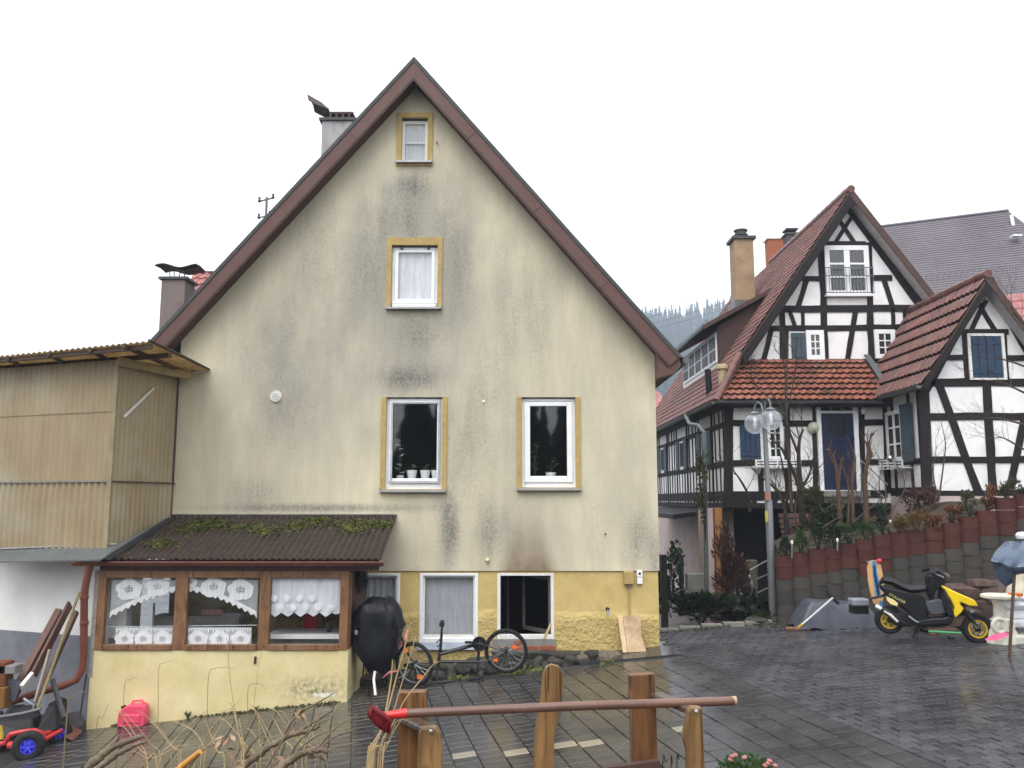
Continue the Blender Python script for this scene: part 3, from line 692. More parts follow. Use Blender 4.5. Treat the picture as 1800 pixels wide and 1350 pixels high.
# small fittings on the facade
q = P(485, 697, D)
m = MB(); m.lathe([(.001, .035), (.075, .035), (.08, .02), (.095, .03), (.105, 0)], q, (0, -1, 0), 20); vt = tag(ob('wall_vent', m, M_WHITEP, None, True), 'round white vent on the left part of the cream wall', 'vent')
for k in range(5): ob('louvre', MB().box(q + V((0, -.037, -.05 + k * .025)), ((.13 if k in (1, 2, 3) else .08), .006, .006)), M_SILL, vt)
q = P(850, 706, D); tag(ob('round_fitting', MB().lathe([(.001, .02), (.022, .016), (.03, 0)], q, (0, -1, 0), 14), M_WHITEP, None, True), 'tiny round white cap between the first floor windows', 'cap')
q = P(768, 251, D); tag(ob('wall_hook', MB().tube([q, q + V((0, -.05, 0)), q + V((.02, -.06, -.05))], .01, 6), M_RUSTM, None), 'small dark hook beside the attic window', 'hook')
q = P(857, 984, D); tag(ob('wall_cup', MB().lathe([(.03, .0), (.032, .05), (.02, .06), (.001, .06)], q, (0, -1, 0), 12), mat('cream_plastic', (.7, .62, .42), .5), None, True), 'tiny cream cap low on the wall left of the soot stain', 'cap')
q = P(1064, 938, D); tag(ob('wall_peg', MB().lathe([(.012, 0), (.012, .04), (.001, .04)], q, (0, -1, 0), 8), M_RUSTM, None), 'tiny dark peg low on the right part of the cream wall', 'peg')
yq = D + .03
q = P(1104, 1014, yq); bx = thing('meter_box', 'small ochre metal box with conduit on the yellow base wall', 'box', (q.x, yq, q.z))
ob('case', MB().bb(q.x - .085, q.x + .085, yq - .10, yq, q.z - .12, q.z + .10), M_OCHRE, bx, bevel=.01); ob('conduit', MB().tube([(q.x + .005, yq - .02, q.z - .12), (q.x + .01, yq - .02, q.z - .75)], .016, 8), M_OCHRE, bx, True)
ob('gland', MB().lathe([(.03, 0), (.03, -.05), (.001, -.05)], (q.x + .005, yq - .03, q.z - .12), n=10), M_CONC, bx)
q = P(1124, 1014, yq); sw = thing('outdoor_socket', 'white double outdoor socket beside the ochre box', 'socket', (q.x, yq, q.z))
for dz in (.055, -.065): ob('socket_cover', MB().bb(q.x - .048, q.x + .048, yq - .05, yq, q.z + dz - .055, q.z + dz + .055), M_WHITE, sw, bevel=.008)
ob('socket_hole', MB().lathe([(.001, .056), (.02, .056), (.022, .05)], (q.x, yq, q.z + .06), (0, -1, 0), 12), M_BLACK, sw)
q = P(1068, 1075, yq); fa = thing('garden_tap', 'small dark tap on the yellow base wall', 'tap', (q.x, yq, q.z))
ob('hole_plate', MB().lathe([(.001, .01), (.035, .01), (.035, 0)], q + V((0, 0, .04)), (0, -1, 0), 12), M_BLACK, fa); ob('spout', MB().tube([q + V((0, 0, .03)), q + V((0, -.07, .03)), q + V((0, -.085, -.06))], .014, 8), M_STEEL, fa, True)
# ------------------------------------------------------------------ lean-to porch in front of the house
YA = 13.42                                             # front plane of the porch
xl, xr = PX(160, 1150, YA), PX(612, 1140, YA)         # wall ends
ztop = PZ(1003, YA); zsl, zsr = PZ(1147, YA), PZ(1139, YA); zs = (zsl + zsr) / 2
porch = thing('lean_to_porch', 'yellow walled porch with brown framed windows and mossy corrugated roof', 'porch', (xl, YA, gz(xl, YA)))
M_YEL = mat('pale_yellow_render', (.66, .56, .30), .9, .12, 1.6, .35, 45, dirt=(.38, .33, .19), dirt_amt=.35, dscale=2)
def patch_render():
    t = NT('stained_yellow_render'); w = t.co(True); sep = t.new('SeparateXYZ'); t.l.new(w, sep.inputs[0]); X, Z = sep.outputs[0], sep.outputs[2]
    c = t.mix(t.ramp(t.noise(w, 1.6, 5, .6), .35, .7), (.60, .50, .25), (.74, .64, .36))
    c = t.mix(t.ramp(t.noise(w, 3, 6, .7), .52, .8, 0, .4), c, (.44, .38, .22))
    q = P(555, 1212, YA)
    a = t.math('DIVIDE', t.math('SUBTRACT', X, q.x), .5); b = t.math('DIVIDE', t.math('SUBTRACT', Z, q.z), .17)
    e = t.math('EXPONENT', t.math('MULTIPLY', t.math('ADD', t.math('MULTIPLY', a, a), t.math('MULTIPLY', b, b)), -1.0))
    c = t.mix(t.math('MULTIPLY', e, t.ramp(t.noise(w, 12, 5, .75), .4, .62, 0, 1)), c, (.15, .14, .10))
    q = P(570, 1222, YA); a = t.math('DIVIDE', t.math('SUBTRACT', X, q.x), .25); b = t.math('DIVIDE', t.math('SUBTRACT', Z, q.z), .05)
    e = t.math('EXPONENT', t.math('MULTIPLY', t.math('ADD', t.math('MULTIPLY', a, a), t.math('MULTIPLY', b, b)), -1.0))
    c = t.mix(t.ramp(t.math('MULTIPLY', e, t.noise(w, 9, 3)), .25, .4), c, (.72, .70, .62))
    t.bump(t.noise(w, 45, 4), .35, .012); return t.fin(c, .9)
M_YEL2 = patch_render()
wlm = MB(); wlm.prism([(xl, YA, gz(xl, YA) - .3), (xr, YA, gz(xr, YA) - .3), (xr, YA, zs), (xl, YA, zs)], (0, .18, 0))
wlm.prism([(xr, YA + .181, gz(xr, YA) - .3), (xr, YA + .181, zs), (xr, D, zs), (xr, D, gz(xr, YA) - .3)], (-.16, 0, 0))
wlm.prism([(xl, YA + .181, gz(xl, YA) - .3), (xl, YA + .181, zs), (xl, D, zs), (xl, D, gz(xl, YA) - .3)], (.16, 0, 0))
ob('low_wall', wlm, M_YEL2, porch)
M_BWOOD = wood('brown_varnished_wood', (.15, .07, .032), (.27, .135, .06), .5, (1, 1, .3), 12)
# wooden frame: posts, rails
fx = [PX(v, 1080, YA) for v in (172, 183, 306, 328, 455, 474, 597, 612)]
fr = [('corner_post', fx[0] - .02, fx[1]), ('mullion', fx[2], fx[3]), ('mullion', fx[4], fx[5]), ('corner_post', fx[6], fx[7])]
for n, a, b in fr: ob(n, MB().bb(a, b, YA - .015, YA + .09, zs + .001, ztop), M_BWOOD, porch, bevel=.006)
for a, b in ((fx[1], fx[2]), (fx[3], fx[4]), (fx[5], fx[6])):
    ob('bottom_rail', MB().bb(a, b, YA - .03, YA + .08, zs, zs + .085), M_BWOOD, porch, bevel=.006); ob('top_rail', MB().bb(a, b, YA - .01, YA + .08, ztop - .11, ztop), M_BWOOD, porch, bevel=.006)
    ob('pane', MB().bb(a - .01, b + .01, YA + .035, YA + .041, zs + .07, ztop - .1), M_GLASS, porch)
ob('side_post', MB().bb(xr - .09, xr + .002, YA + .092, YA + .2, zs, ztop + .12), M_BWOOD, porch); ob('side_panel', MB().bb(xr - .05, xr - .01, YA + .2, D, zs, ztop + .3), M_FASCIA_D, porch)
ob('side_panel', MB().bb(xl, xl + .05, YA + .1, D, zs, ztop + .3), M_WHITEP, porch); ob('back_floor', MB().bb(xl + .2, xr - .2, YA + .2, D, zs - 1.1, zs - 1.0), M_DARKIN, porch)
ob('corner_strip', MB().bb(xl - .02, fx[0] - .021, YA - .005, YA + .1, zs - .4, ztop), mat('grey_board', (.30, .28, .25), .8, .2, 12), porch)
# corrugated roof, right edge runs straight back to the wall
ze = PZ(987, 13.35); zt_ = PZ(909, D); xL, xR = PX(168, 985, 13.35), -2.0
rm = MB(); pitch = .105; nw = int((xR - xL) / (pitch / 6)); rows = 6
def lx(f): return -.45 * 0 
for j in range(rows + 1):
    f = j / rows
    for i in range(nw + 1):
        x = xL + (xR - xL) * i / nw; rm.v.append((x, 13.32 + (D - .004 - 13.32) * f, ze + .03 + (zt_ - ze - .03) * f + .017 * math.cos((x - xL) / pitch * 6.283) - .03 * math.sin(f * 3.14) * 0))
for j in range(rows):
    for i in range(nw): a = j * (nw + 1) + i; rm.f.append((a, a + 1, a + nw + 2, a + nw + 1)); rm.mi.append(0)
rf = ob('roof', rm, M_CORR, porch); md = rf.modifiers.new('t', 'SOLIDIFY'); md.thickness = .012
def rz_(x, y): f = (y - 13.32) / (D - 13.32); return ze + .03 + (zt_ - ze - .03) * f + .017
leafm('moss_green', (.05, .065, .014), (.19, .21, .04)); mo = MB(); rnd = random.Random(3)
for k in range(4200):
    c = rnd.choice([(330, 930, .35), (390, 926, .5), (440, 927, .35), (285, 955, .28), (520, 925, .25), (570, 922, .5), (640, 920, .4), (675, 923, .25), (620, 932, .3), (470, 935, .3), (560, 912, .25), (360, 918, .4)])
    # spot of the moss cushion on the roof slope
    base = None; lo_, hi_ = 13.3, 15.0
    for _ in range(20):
        md_ = (lo_ + hi_) / 2; q = P(c[0], c[1], md_)
        if q.z > rz_(q.x, q.y): lo_ = md_
        else: hi_ = md_
    q = P(c[0], c[1], lo_); x = q.x + rnd.gauss(0, c[2] * .5); y = min(14.97, q.y + rnd.gauss(0, .10)); z = rz_(x, y) + rnd.uniform(-.006, .02)
    if not xL < x < xR - .02: continue
    s_ = rnd.uniform(.012, .03); a = rnd.uniform(0, 3); d1 = V((math.cos(a), math.sin(a), rnd.uniform(-.2, .5))) * s_; d2 = V((-math.sin(a), math.cos(a), rnd.uniform(-.2, .5))) * s_; q = V((x, y, z))
    mo.add([q - d1, q + d2, q + d1, q - d2], [(0, 1, 2, 3)])
ob('moss', mo, MATS['moss_green'], rf, kind='stuff')
ob('wall_flashing', MB().bb(xL + .3, xR, D - .03, D + .01, zt_ + .02, zt_ + .05), M_ROOFD, rf)
ob('fascia', MB().bb(xL + .05, xR - .05, 13.40, 13.44, ze - .14, ze + .022), M_FASCIA_D, porch); ob('rafter_end', MB().bb(xr + .02, xr + .2, 13.45, 14.9, ztop - .02, ztop + .09), M_FASCIA_D, porch)
ob('soffit', MB().bb(xL + .05, xR - .06, 13.45, 13.7, ze - .10, ze - .08), M_FASCIA_D, porch)
gx0, gx1 = PX(130, 993, 13.3), PX(675, 990, 13.3); zg = PZ(992, 13.3)
def half_pipe(mb, a, b, r, n=8, th=.006):
    a = V(a); b = V(b); ax = (b - a).normalized(); sd_ = ax.cross(V((0, 0, 1))).normalized()
    ring = [(sd_ * math.cos(math.pi * k / n) - V((0, 0, 1)) * math.sin(math.pi * k / n)) for k in range(n + 1)]
    o = [a + q * r for q in ring] + [b + q * r for q in ring] + [a + q * (r - th) for q in ring] + [b + q * (r - th) for q in ring]; m = n + 1
    f = []
    for k in range(n): f += [(k, k + 1, m + k + 1, m + k), (2 * m + k, 3 * m + k, 3 * m + k + 1, 2 * m + k + 1)]
    f += [(0, m, 3 * m, 2 * m), (n, 2 * m + n, 3 * m + n, m + n)] + [tuple(range(n + 1)), tuple(reversed(range(m, 2 * m)))]
    mb.add(o, f)
gm = MB(); half_pipe(gm, (gx0, 13.27, zg + .035), (gx1, 13.27, zg + .035), .06); gm.tube([(gx0, 13.205, zg + .037), (gx1, 13.205, zg + .037)], .011, 6); gu = ob('gutter', gm, M_BRGUT, porch, True)
for v in (215, 330, 445, 575): xx = PX(v, 992, 13.27); m_ = MB(); half_pipe(m_, (xx - .02, 13.27, zg + .037), (xx + .02, 13.27, zg + .037), .066); ob('gutter_bracket', m_, M_BRGUT, gu, True)
dpx = PX(150, 1080, 13.25)
dm = MB(); dm.tube([(dpx + .01, 13.27, zg), P(150, 1030, 13.3), P(148, 1050, 13.33), P(147, 1150, 13.33), P(145, 1175, 13.33), P(134, 1195, 13.3), P(112, 1205, 13.25), P(75, 1215, 13.2), P(15, 1235, 13.1)], .055, 12)
dp = ob('downpipe', dm, M_BRGUT, porch, True)
for y_ in (1050, 1095): q = P(148, y_, 13.33); ob('pipe_collar', MB().lathe([(.062, -.03), (.066, -.02), (.066, .02), (.062, .03)], q, n=14), M_BRGUT, dp, True)
# curtains inside: lace valance with arched edge, cafe curtain, plain scalloped valance
def arch_z(f, zig=22):
    tooth = abs(((f * zig) % 1) - .5) * .10
    return tooth
yc = YA + .075; a0, a1 = PX(195, 1050, yc), PX(453, 1050, yc); zc1 = PZ(1019, yc)
def valance_bottom(f):
    g_ = abs(2 * f - 1) ** 1.6; return PZ(1035, yc) - (PZ(1035, yc) - PZ(1082, yc)) * g_ - abs(((f * 24) % 1) - .5) * .09
vl = ob('lace_valance', wavy(a0, a1, 0, zc1, yc, .004, 9, 192, 5, valance_bottom), M_NET, porch)
# dense lace edge and medallions on the mesh
m = MB(); n = 192
for i in range(n + 1):
    f = i / n; x = a0 + (a1 - a0) * f; zb = valance_bottom(f); g_ = abs(2 * f - 1) ** 1.6; zu = PZ(1035, yc) - (PZ(1035, yc) - PZ(1082, yc)) * g_ + .055
    m.v += [(x, yc - .007, zb - .002), (x, yc - .007, max(zu, zb + .01))]
for i in range(n): m.f.append((2 * i, 2 * i + 2, 2 * i + 3, 2 * i + 1)); m.mi.append(0)
ob('lace_edge', m, M_LACE, vl)
def medallion(cx, cz, r, y):
    m = MB(); k = 18; rnd = random.Random(int(cx * 77))
    ring = lambda rr, jit: [V((cx + rr * (1 + jit * math.sin(j * 2.4)) * math.cos(6.283 * j / k), y, cz + rr * .82 * (1 + jit * math.sin(j * 1.7)) * math.sin(6.283 * j / k))) for j in range(k)]
    o_, i_ = ring(r, .13), ring(r * .33, .2); m.add(o_ + i_, [(j, (j + 1) % k, k + (j + 1) % k, k + j) for j in range(k)])
    for s_ in (-1, 1): m.bb(cx + s_ * r * .14 - .008, cx + s_ * r * .14 + .008, y - .001, y + .001, cz - r * .3, cz + r * .3)
    for s_ in (-1, 0, 1): m.bb(cx - r * .3, cx + r * .3, y - .001, y + .001, cz + s_ * r * .2 - .006, cz + s_ * r * .2 + .006)
    return m
for px_, py_, rr in ((227, 1036, .20), (277, 1031, .18), (336, 1023, .10), (376, 1032, .19), (423, 1037, .20)): 
    ob('lace_medallion', medallion(PX(px_, py_, yc), PZ(py_, yc), rr, yc - .012), M_LACE, vl)
for (p0, p1) in ((203, 303), (330, 442)):
    b0, b1 = PX(p0, 1120, yc), PX(p1, 1120, yc); ztp = PZ(1103, yc)
    cc = ob('cafe_curtain', wavy(b0, b1, PZ(1143, yc), ztp, yc, .008, 6, 60, 3), M_CURT, porch)
    for k in range(3): 
        cxm = b0 + (b1 - b0) * (k + .5) / 3; ob('lace_medallion', medallion(cxm, (ztp + PZ(1143, yc)) / 2, .15, yc - .016), M_LACE, cc)
    m = MB(); nn = 26
    for k in range(nn): xx = b0 + (b1 - b0) * (k + .5) / nn; m.bb(xx - (b1 - b0) / nn * .3, xx + (b1 - b0) / nn * .3, yc - .017, yc - .015, ztp - .07 + .02 * (k % 2), ztp - .005)
    ob('lace_edge', m, M_LACE, cc)
ob('curtain_rod', MB().tube([(a0, yc, PZ(1102, yc)), (a1, yc, PZ(1099, yc))], .006, 6), M_STEEL, porch)
b0, b1 = PX(474, 1045, yc), PX(598, 1045, yc)
vm = wavy(b0, b1, 0, PZ(1016, yc), yc, .012, 3, 120, 8, lambda f: PZ(1082, yc) + abs(((f * 5.6) % 1) - .5) * .13 - .02 + .1 * max(0, f - .93) * 8)
vv = ob('plain_valance', vm, cloth('white_voile', (.90, .91, .97), .98, .12), porch)
for k in range(5):
    for (dz, ox) in ((1052, 0), (1068, .5)):
        if dz == 1052 and k > 3: continue
        q = V((b0 + (b1 - b0) * (k + .4 + ox) / 5.6, yc - .02, PZ(dz, yc))); ob('stitched_flower', MB().lathe([(.001, .004), (.045, .002), (.055, 0)], q, (0, -1, 0), 10), M_LACE, vv, True)
# things standing inside the porch
q = P(182, 1110, 13.95); gb = ob('green_barrel', MB().lathe([(.001, .36), (.10, .36), (.17, .33), (.23, .22), (.25, .02), (.25, -.8), (.001, -.8)], q + V((.05, .25, -.1)), n=20), mat('green_plastic', (.012, .10, .04), .3, .2, 3), None, True); tag(gb, 'round green barrel behind the left porch pane', 'barrel')
tb = thing('porch_table', 'white topped counter inside the porch behind the right pane', 'table', (-3.2, 14.3, zs - 1))
ob('table_top', MB().bb(PX(474, 1117, 13.85), PX(604, 1117, 13.85), 13.7, 14.35, PZ(1117, 13.85) - .03, PZ(1112, 13.85)), M_WHITE, tb); ob('front_panel', MB().bb(PX(474, 1117, 13.85) + .03, PX(604, 1117, 13.85) - .03, 13.84, 13.87, zs - .1, PZ(1117, 13.85) - .03), mat('grey_panel', (.30, .30, .33), .6), tb)
x_ = PX(300, 1090, 14.4); cb = thing('storage_shelf', 'cluttered grey cabinet behind the arched lace curtain', 'cabinet', (x_, 14.5, zs - 1))
ob('cabinet_body', MB().bb(PX(268, 1090, 14.4), PX(420, 1090, 14.4), 14.4, 14.8, zs - 1, PZ(1083, 14.4)), mat('grey_cabinet', (.24, .23, .22), .7), cb); ob('cabinet_edge', MB().bb(PX(268, 1090, 14.38), PX(268, 1090, 14.38) + .03, 14.37, 14.39, zs - .2, PZ(1060, 14.4)), M_WHITEP, cb)
q = P(372, 1076, 14.4); tag(ob('salmon_box', MB().box(q + V((0, .1, 0)), (.36, .2, .1)), mat('salmon_card', (.5, .2, .13), .7), None, bevel=.01), 'small salmon coloured box on the cabinet in the porch', 'box')
q = P(405, 1080, 14.35); tag(ob('paper_stack', MB().box(q + V((0, .15, -.02)), (.3, .2, .07)), mat('grey_paper', (.35, .33, .32), .8), None), 'grey stack of papers beside the salmon box', 'papers')
q = P(546, 1092, 14.3); tag(ob('red_book', MB().box(q, (.22, .04, .22)), mat('crimson_card', (.45, .02, .05), .5), None), 'crimson book upright behind the white counter', 'book')
q = P(560, 1092, 14.32); pfm = MB(); frame_ring(pfm, q.x - .36, q.x + .1, q.z - .18, q.z + .2, 14.36, 14.4, .05, .05, .05, .05); tag(ob('picture_frame', pfm, M_BWOOD, None), 'brown wooden frame behind the crimson book', 'frame')
q = P(578, 1113, 13.9); tag(ob('bottle', MB().lathe([(.001, 0), (.035, 0), (.035, .13), (.012, .19), (.012, .25), (.001, .25)], q, n=12), mat('dark_glass', (.03, .03, .035), .15), None, True), 'dark bottle on the white counter in the porch', 'bottle')
# dark spider plant basket hanging under the right end of the porch roof
q = P(634, 1015, 14.0); hb = thing('hanging_basket', 'dark dead plant hanging under the right end of the porch roof', 'hanging plant', q)
m = MB(); rnd = random.Random(5)
for k in range(150):
    a = rnd.uniform(0, 6.28); r_ = rnd.uniform(.03, .11); z_ = rnd.uniform(-.02, .12); c = q + V((r_ * math.cos(a), r_ * math.sin(a), z_)); e = c + V((math.cos(a) * .06, math.sin(a) * .06, -rnd.uniform(.12, .32))); s_ = V((-math.sin(a), math.cos(a), 0)) * .012
    m.add([c - s_, c + s_, e], [(0, 1, 2)])
ob('dead_leaves', m, mat('black_leaves', (.018, .018, .02), .8, .3), hb); ob('basket', MB().lathe([(.02, -.05), (.09, 0), (.11, .12), (.10, .12), (.001, .1)], q, n=12), M_BLACK, hb); ob('hanger', MB().tube([q + V((0, 0, .1)), q + V((0, 0, .22))], .005, 5), M_BLACK, hb)

# ------------------------------------------------------------------ balcony shed clad in corrugated fibreglass
A = V((-6.27, 13.4, 0)); Bc = V((-5.915, 14.985, 0)); Lw = V((-10.4, 15.0, 0))
shed = thing('fibreglass_shed', 'raised balcony shed clad in weathered corrugated fibreglass sheets', 'shed', (-7, 14.5, -1))
def corr_wall(a, b, z0, z1, pitch, amp, name, off=0):
    d = b - a; L = d.length; d = d.normalized(); n = V((d.y, -d.x, 0)); n = n if n.y < 0 else -n
    k = int(L / pitch * 10); m = MB()
    for i in range(k + 1):
        s_ = L * i / k; q = a + d * s_ + n * (amp * math.cos(s_ / pitch * 6.283) + off)
        m.v += [(q.x, q.y, z0), (q.x, q.y, z1)]
    for i in range(k): m.f.append((2 * i, 2 * i + 2, 2 * i + 3, 2 * i + 1)); m.mi.append(0)
    o = ob(name, m, M_FIBRE, shed); sm = o.modifiers.new('t', 'SOLIDIFY'); sm.thickness = .004; return o
zsm = PZ(846, 13.4); zlo = PZ(962, 13.4); zhi = 4.72; zmid = PZ(721, 13.4)
corr_wall(A, Lw, zsm, zmid + .02, .118, .009, 'fibreglass_sheet'); corr_wall(A, Lw, zmid - .02, zhi, .118, .009, 'fibreglass_sheet', .012)
corr_wall(A, Lw, zlo - .05, zsm + .03, .135, .018, 'fibreglass_sheet', .015)
corr_wall(A, Bc, zsm - .02, zhi, .118, .004, 'fibreglass_sheet'); corr_wall(A, Bc, 1.6, zsm + .02, .118, .005, 'fibreglass_sheet', .012)
ob('corner_strip', MB().box(A + V((.0, -.01, (zhi + 1.7) / 2)), (.06, .06, zhi - 1.7)), mat('yellowed_plastic', (.30, .25, .15), .5, .2, 4), shed)
d_ = (Lw - A).normalized(); ob('seam_strip', MB().bar(A + V((0, -.035, zsm)), Lw + V((0, -.035, zsm)), .03, .025), M_CONC, shed)
ob('seam_strip', MB().bar(A + V((.03, -.02, zsm)), Bc + V((.03, 0, zsm)), .03, .02), M_FASCIA_D, shed)
ob('wall_joint', MB().bb(Bc.x - .03, Bc.x + .012, D - .05, D - .004, 2.2, 4.72), M_FASCIA_D, shed)
ob('batten', MB().bar(A + V((0, .03, zmid)), Lw + V((0, .03, zmid)), .04, .05), mat('pale_batten', (.5, .42, .25), .7), shed)
inn = MB(); inn.prism([A + V((-.1, .15, 1.85)), Lw + V((-.1, .2, 1.85)), Lw + V((0, 3, 1.85)), Bc + V((-.1, 2, 1.85)), Bc + V((-.1, .1, 1.85))], (0, 0, .06)); pass
ob('inner_floor', inn, M_FASCIA_D, shed)
# flat roof sheets
rf0 = P(262, 600, 12.55); rfb = P(368, 651, 14.99); rfl = P(-60, 632, 14.05); rfL2 = V((-10.2, 16.6, 4.86))
M_ROOFT = fibre_roof()
m = MB(); u_ = (rfl - rf0); kk = 260; 
for i in range(kk + 1):
    f = i / kk; a = rf0 + u_ * f; b = rfb + (rfL2 - rfb) * f; dz = .015 * math.cos(f * u_.length / .12 * 6.283)
    m.v += [(a.x, a.y, a.z + dz), (b.x, b.y, b.z + dz)]
for i in range(kk): m.f.append((2 * i, 2 * i + 2, 2 * i + 3, 2 * i + 1)); m.mi.append(0)
rs = ob('roof_sheet', m, M_ROOFT, shed); sm = rs.modifiers.new('t', 'SOLIDIFY'); sm.thickness = .006
ob('roof_edge', MB().tube([rf0 + V((0, 0, .015)), lerp(rf0, rfb, .5) + V((0, 0, .02)), rfb + V((0, -.01, .015))], [.022, .026, .02], 7), mat('crumbling_edge', (.06, .052, .035), .9, .4, 18, .8, 40), shed)
M_DBEAM = wood('dark_roof_beam', (.05, .03, .02), (.10, .06, .035), .8)
for off, w_ in ((.10, .06), (.85, .08)):
    a = lerp(rf0, rfb, off / 2.7) - V((0, 0, .06)); b = lerp(rfl, rfL2, off / 2.7) - V((0, 0, .06)); ob('purlin', MB().bar(a, b, w_, .07), M_DBEAM, shed)
for f in (.30, .52, .75, .95):
    a = rf0 + u_ * f - V((0, 0, .05)); b = rfb + (rfL2 - rfb) * f - V((0, 0, .05)); ob('rafter', MB().bar(a, lerp(a, b, .42), .05, .05), M_DBEAM, shed)
ob('rafter', MB().bar(lerp(rf0, rfb, .03) + V((-.42, 0, -.05)), lerp(rf0, rfb, .97) + V((-.42, 0, -.05)), .05, .06), M_DBEAM, shed)
ob('fascia_board', MB().bar(A + V((.05, -.1, 4.68)), Bc + V((.25, -.12, 4.68)), .03, .14), mat('ochre_board', (.33, .25, .12), .8), shed)
ob('white_flashing', MB().bar(P(300, 662, 14.9), P(362, 652, 14.96), .02, .03), M_WHITEP, shed)
ob('stay_bar', MB().bar(P(218, 733, 13.55), P(270, 682, 14.25), .03, .03), M_WHITEP, shed)
# white wall below the shed with grey painted base and little bitumen canopy
def two_tone():
    t = NT('white_wall_grey_base'); w = t.co(True); sep = t.new('SeparateXYZ'); t.l.new(w, sep.inputs[0])
    c = t.mix(t.ramp(t.noise(w, 1.5, 4), .35, .7), (.70, .69, .66), (.82, .81, .78)); gr = t.mix(t.ramp(t.noise(w, 2.5, 5), .35, .7), (.13, .135, .16), (.20, .20, .23))
    k = t.math('LESS_THAN', sep.outputs[2], .36); c = t.mix(k, c, gr); t.bump(t.noise(w, 40, 3), .4, .012); return t.fin(c, .9)
W0 = V((-6.05, 13.75, 0)); W1 = V((-10.4, 15.4, 0))
tag(ob('white_wall', MB().prism([W0 + V((0, 0, -1.4)), W1 + V((0, 0, -1.4)), W1 + V((0, 0, 1.85)), W0 + V((0, 0, 1.85))], (0, .2, 0)), two_tone(), None), 'white wall with grey painted base below the fibreglass shed', 'wall')
cp = thing('bitumen_canopy', 'small dark grey bitumen canopy over the white wall', 'canopy', (-7, 13.5, 1.6)); a = P(206, 958, 13.4); b = P(-40, 968, 14.3); c = P(-40, 988, 13.9); d_ = P(178, 983, 13.0)
ob('canopy_sheet', MB().prism([a, b, c, d_], (0, 0, -.02)), mat('bitumen_grey', (.10, .105, .105), .7, .2, 4, .4, 60), cp); e1 = P(300, 914, 14.6); ob('side_flap', MB().add([a, d_, P(196, 984, 13.3), P(306, 914, 14.9), P(296, 909, 14.6)], [(0, 1, 2, 3, 4)]), MATS['bitumen_grey'], cp)
ob('light_edge', MB().bar(a + V((0, -.02, .02)), b + V((0, -.02, .02)), .02, .02), M_SILL, cp)
# ------------------------------------------------------------------ clutter at the left wall
def lean(name, pts, d0, d1, w_, h, m, label, cat, group=None, bevel=.004):
    a = P(*pts[0], d0); b = P(*pts[1], d1); return tag(ob(name, MB().bar(a, b, w_, h, (0, 1, 0)), m, None, bevel=bevel), label, cat, group)
M_RBR = wood('red_brown_plank', (.075, .028, .018), (.13, .05, .032), .6, (1, 1, .3), 10)
lean('leaning_plank', [(22, 1225), (105, 1073)], 12.9, 13.75, .10, .12, M_RBR, 'dark brown board leaning on the white wall, leftmost of the planks', 'plank')
lean('leaning_plank', [(60, 1185), (123, 1062)], 12.85, 13.72, .04, .15, M_RBR, 'reddish brown board with pale lower end leaning on the wall', 'plank')
lean('leaning_plank', [(38, 1210), (58, 1186)], 12.7, 12.86, .05, .16, M_WHITEP, 'pale end piece under the reddish brown board', 'plank')
lean('leaning_plank', [(70, 1222), (135, 1075)], 12.9, 13.6, .05, .09, M_RBR, 'shadowy dark board behind the wooden pole beside the downpipe', 'plank')
lean('wood_offcut', [(62, 1235), (88, 1142)], 12.6, 12.9, .03, .07, mat('grey_wood', (.26, .23, .20), .8), 'short grey slat standing in front of the planks', 'slat')
tag(ob('wooden_pole', MB().tube([P(66, 1245, 12.5), P(100, 1150, 13.0), P(140, 1040, 13.2)], .022, 8), mat('weathered_pole', (.22, .18, .09), .8, .25, 10), None, True), 'long thin weathered pole leaning against the brown downpipe', 'pole')
tag(ob('timber_strut', MB().bar(P(92, 1195, 13.0), P(113, 1262, 12.7), .05, .06), mat('dark_strut', (.06, .06, .065), .7), None), 'dark strut leaning behind the go-kart', 'strut')
for k, (px_, py_, w_, h_, lab) in enumerate([(18, 1175, .26, .12, 'grey concrete block on top of the rubble at the left edge'), (5, 1183, .2, .34, 'orange brown flue tile standing at the left edge')]):
    q = P(px_, py_, 12.8); tag(ob(('concrete_block', 'flue_tile')[k], MB().box(q, (w_, .22, h_)), (M_CONC, mat('orange_clay', (.15, .05, .02), .8))[k], None, bevel=.012), lab, ('block', 'tile')[k])
q = P(5, 1225, 12.75); tag(ob('flue_tile', MB().box(q, (.16, .2, .3)), mat('ochre_clay', (.18, .085, .022), .8), None, bevel=.012), 'ochre clay tile below the orange brown one at the left edge', 'tile')
q = P(22, 1212, 12.8); tag(ob('slate_slab', MB().box(q, (.2, .05, .26), Matrix.Rotation(.3, 3, 'Y')), mat('slate', (.08, .09, .11), .6), None), 'dark slate slab leaning between the clay tiles and planks', 'slab')
tag(ob('rubble_pile', (lambda m: ([m.lathe([(.001, random.uniform(.08, .16)), (.14, .08), (.2, -.1), (.15, -.35), (.001, -.4)], V((-8.1 + k * .2, 13.15 + random.uniform(-.15, .1), -.78 + random.uniform(0, .25))), (random.uniform(-.3, .3), random.uniform(-.3, .3), 1), 7) for k in range(9)], m)[-1])(MB()), mat('dark_rubble', (.05, .047, .05), .9, .3, 8, .5, 30), None), 'heap of dark rubble below the planks at the wall', 'rubble', kind='stuff')
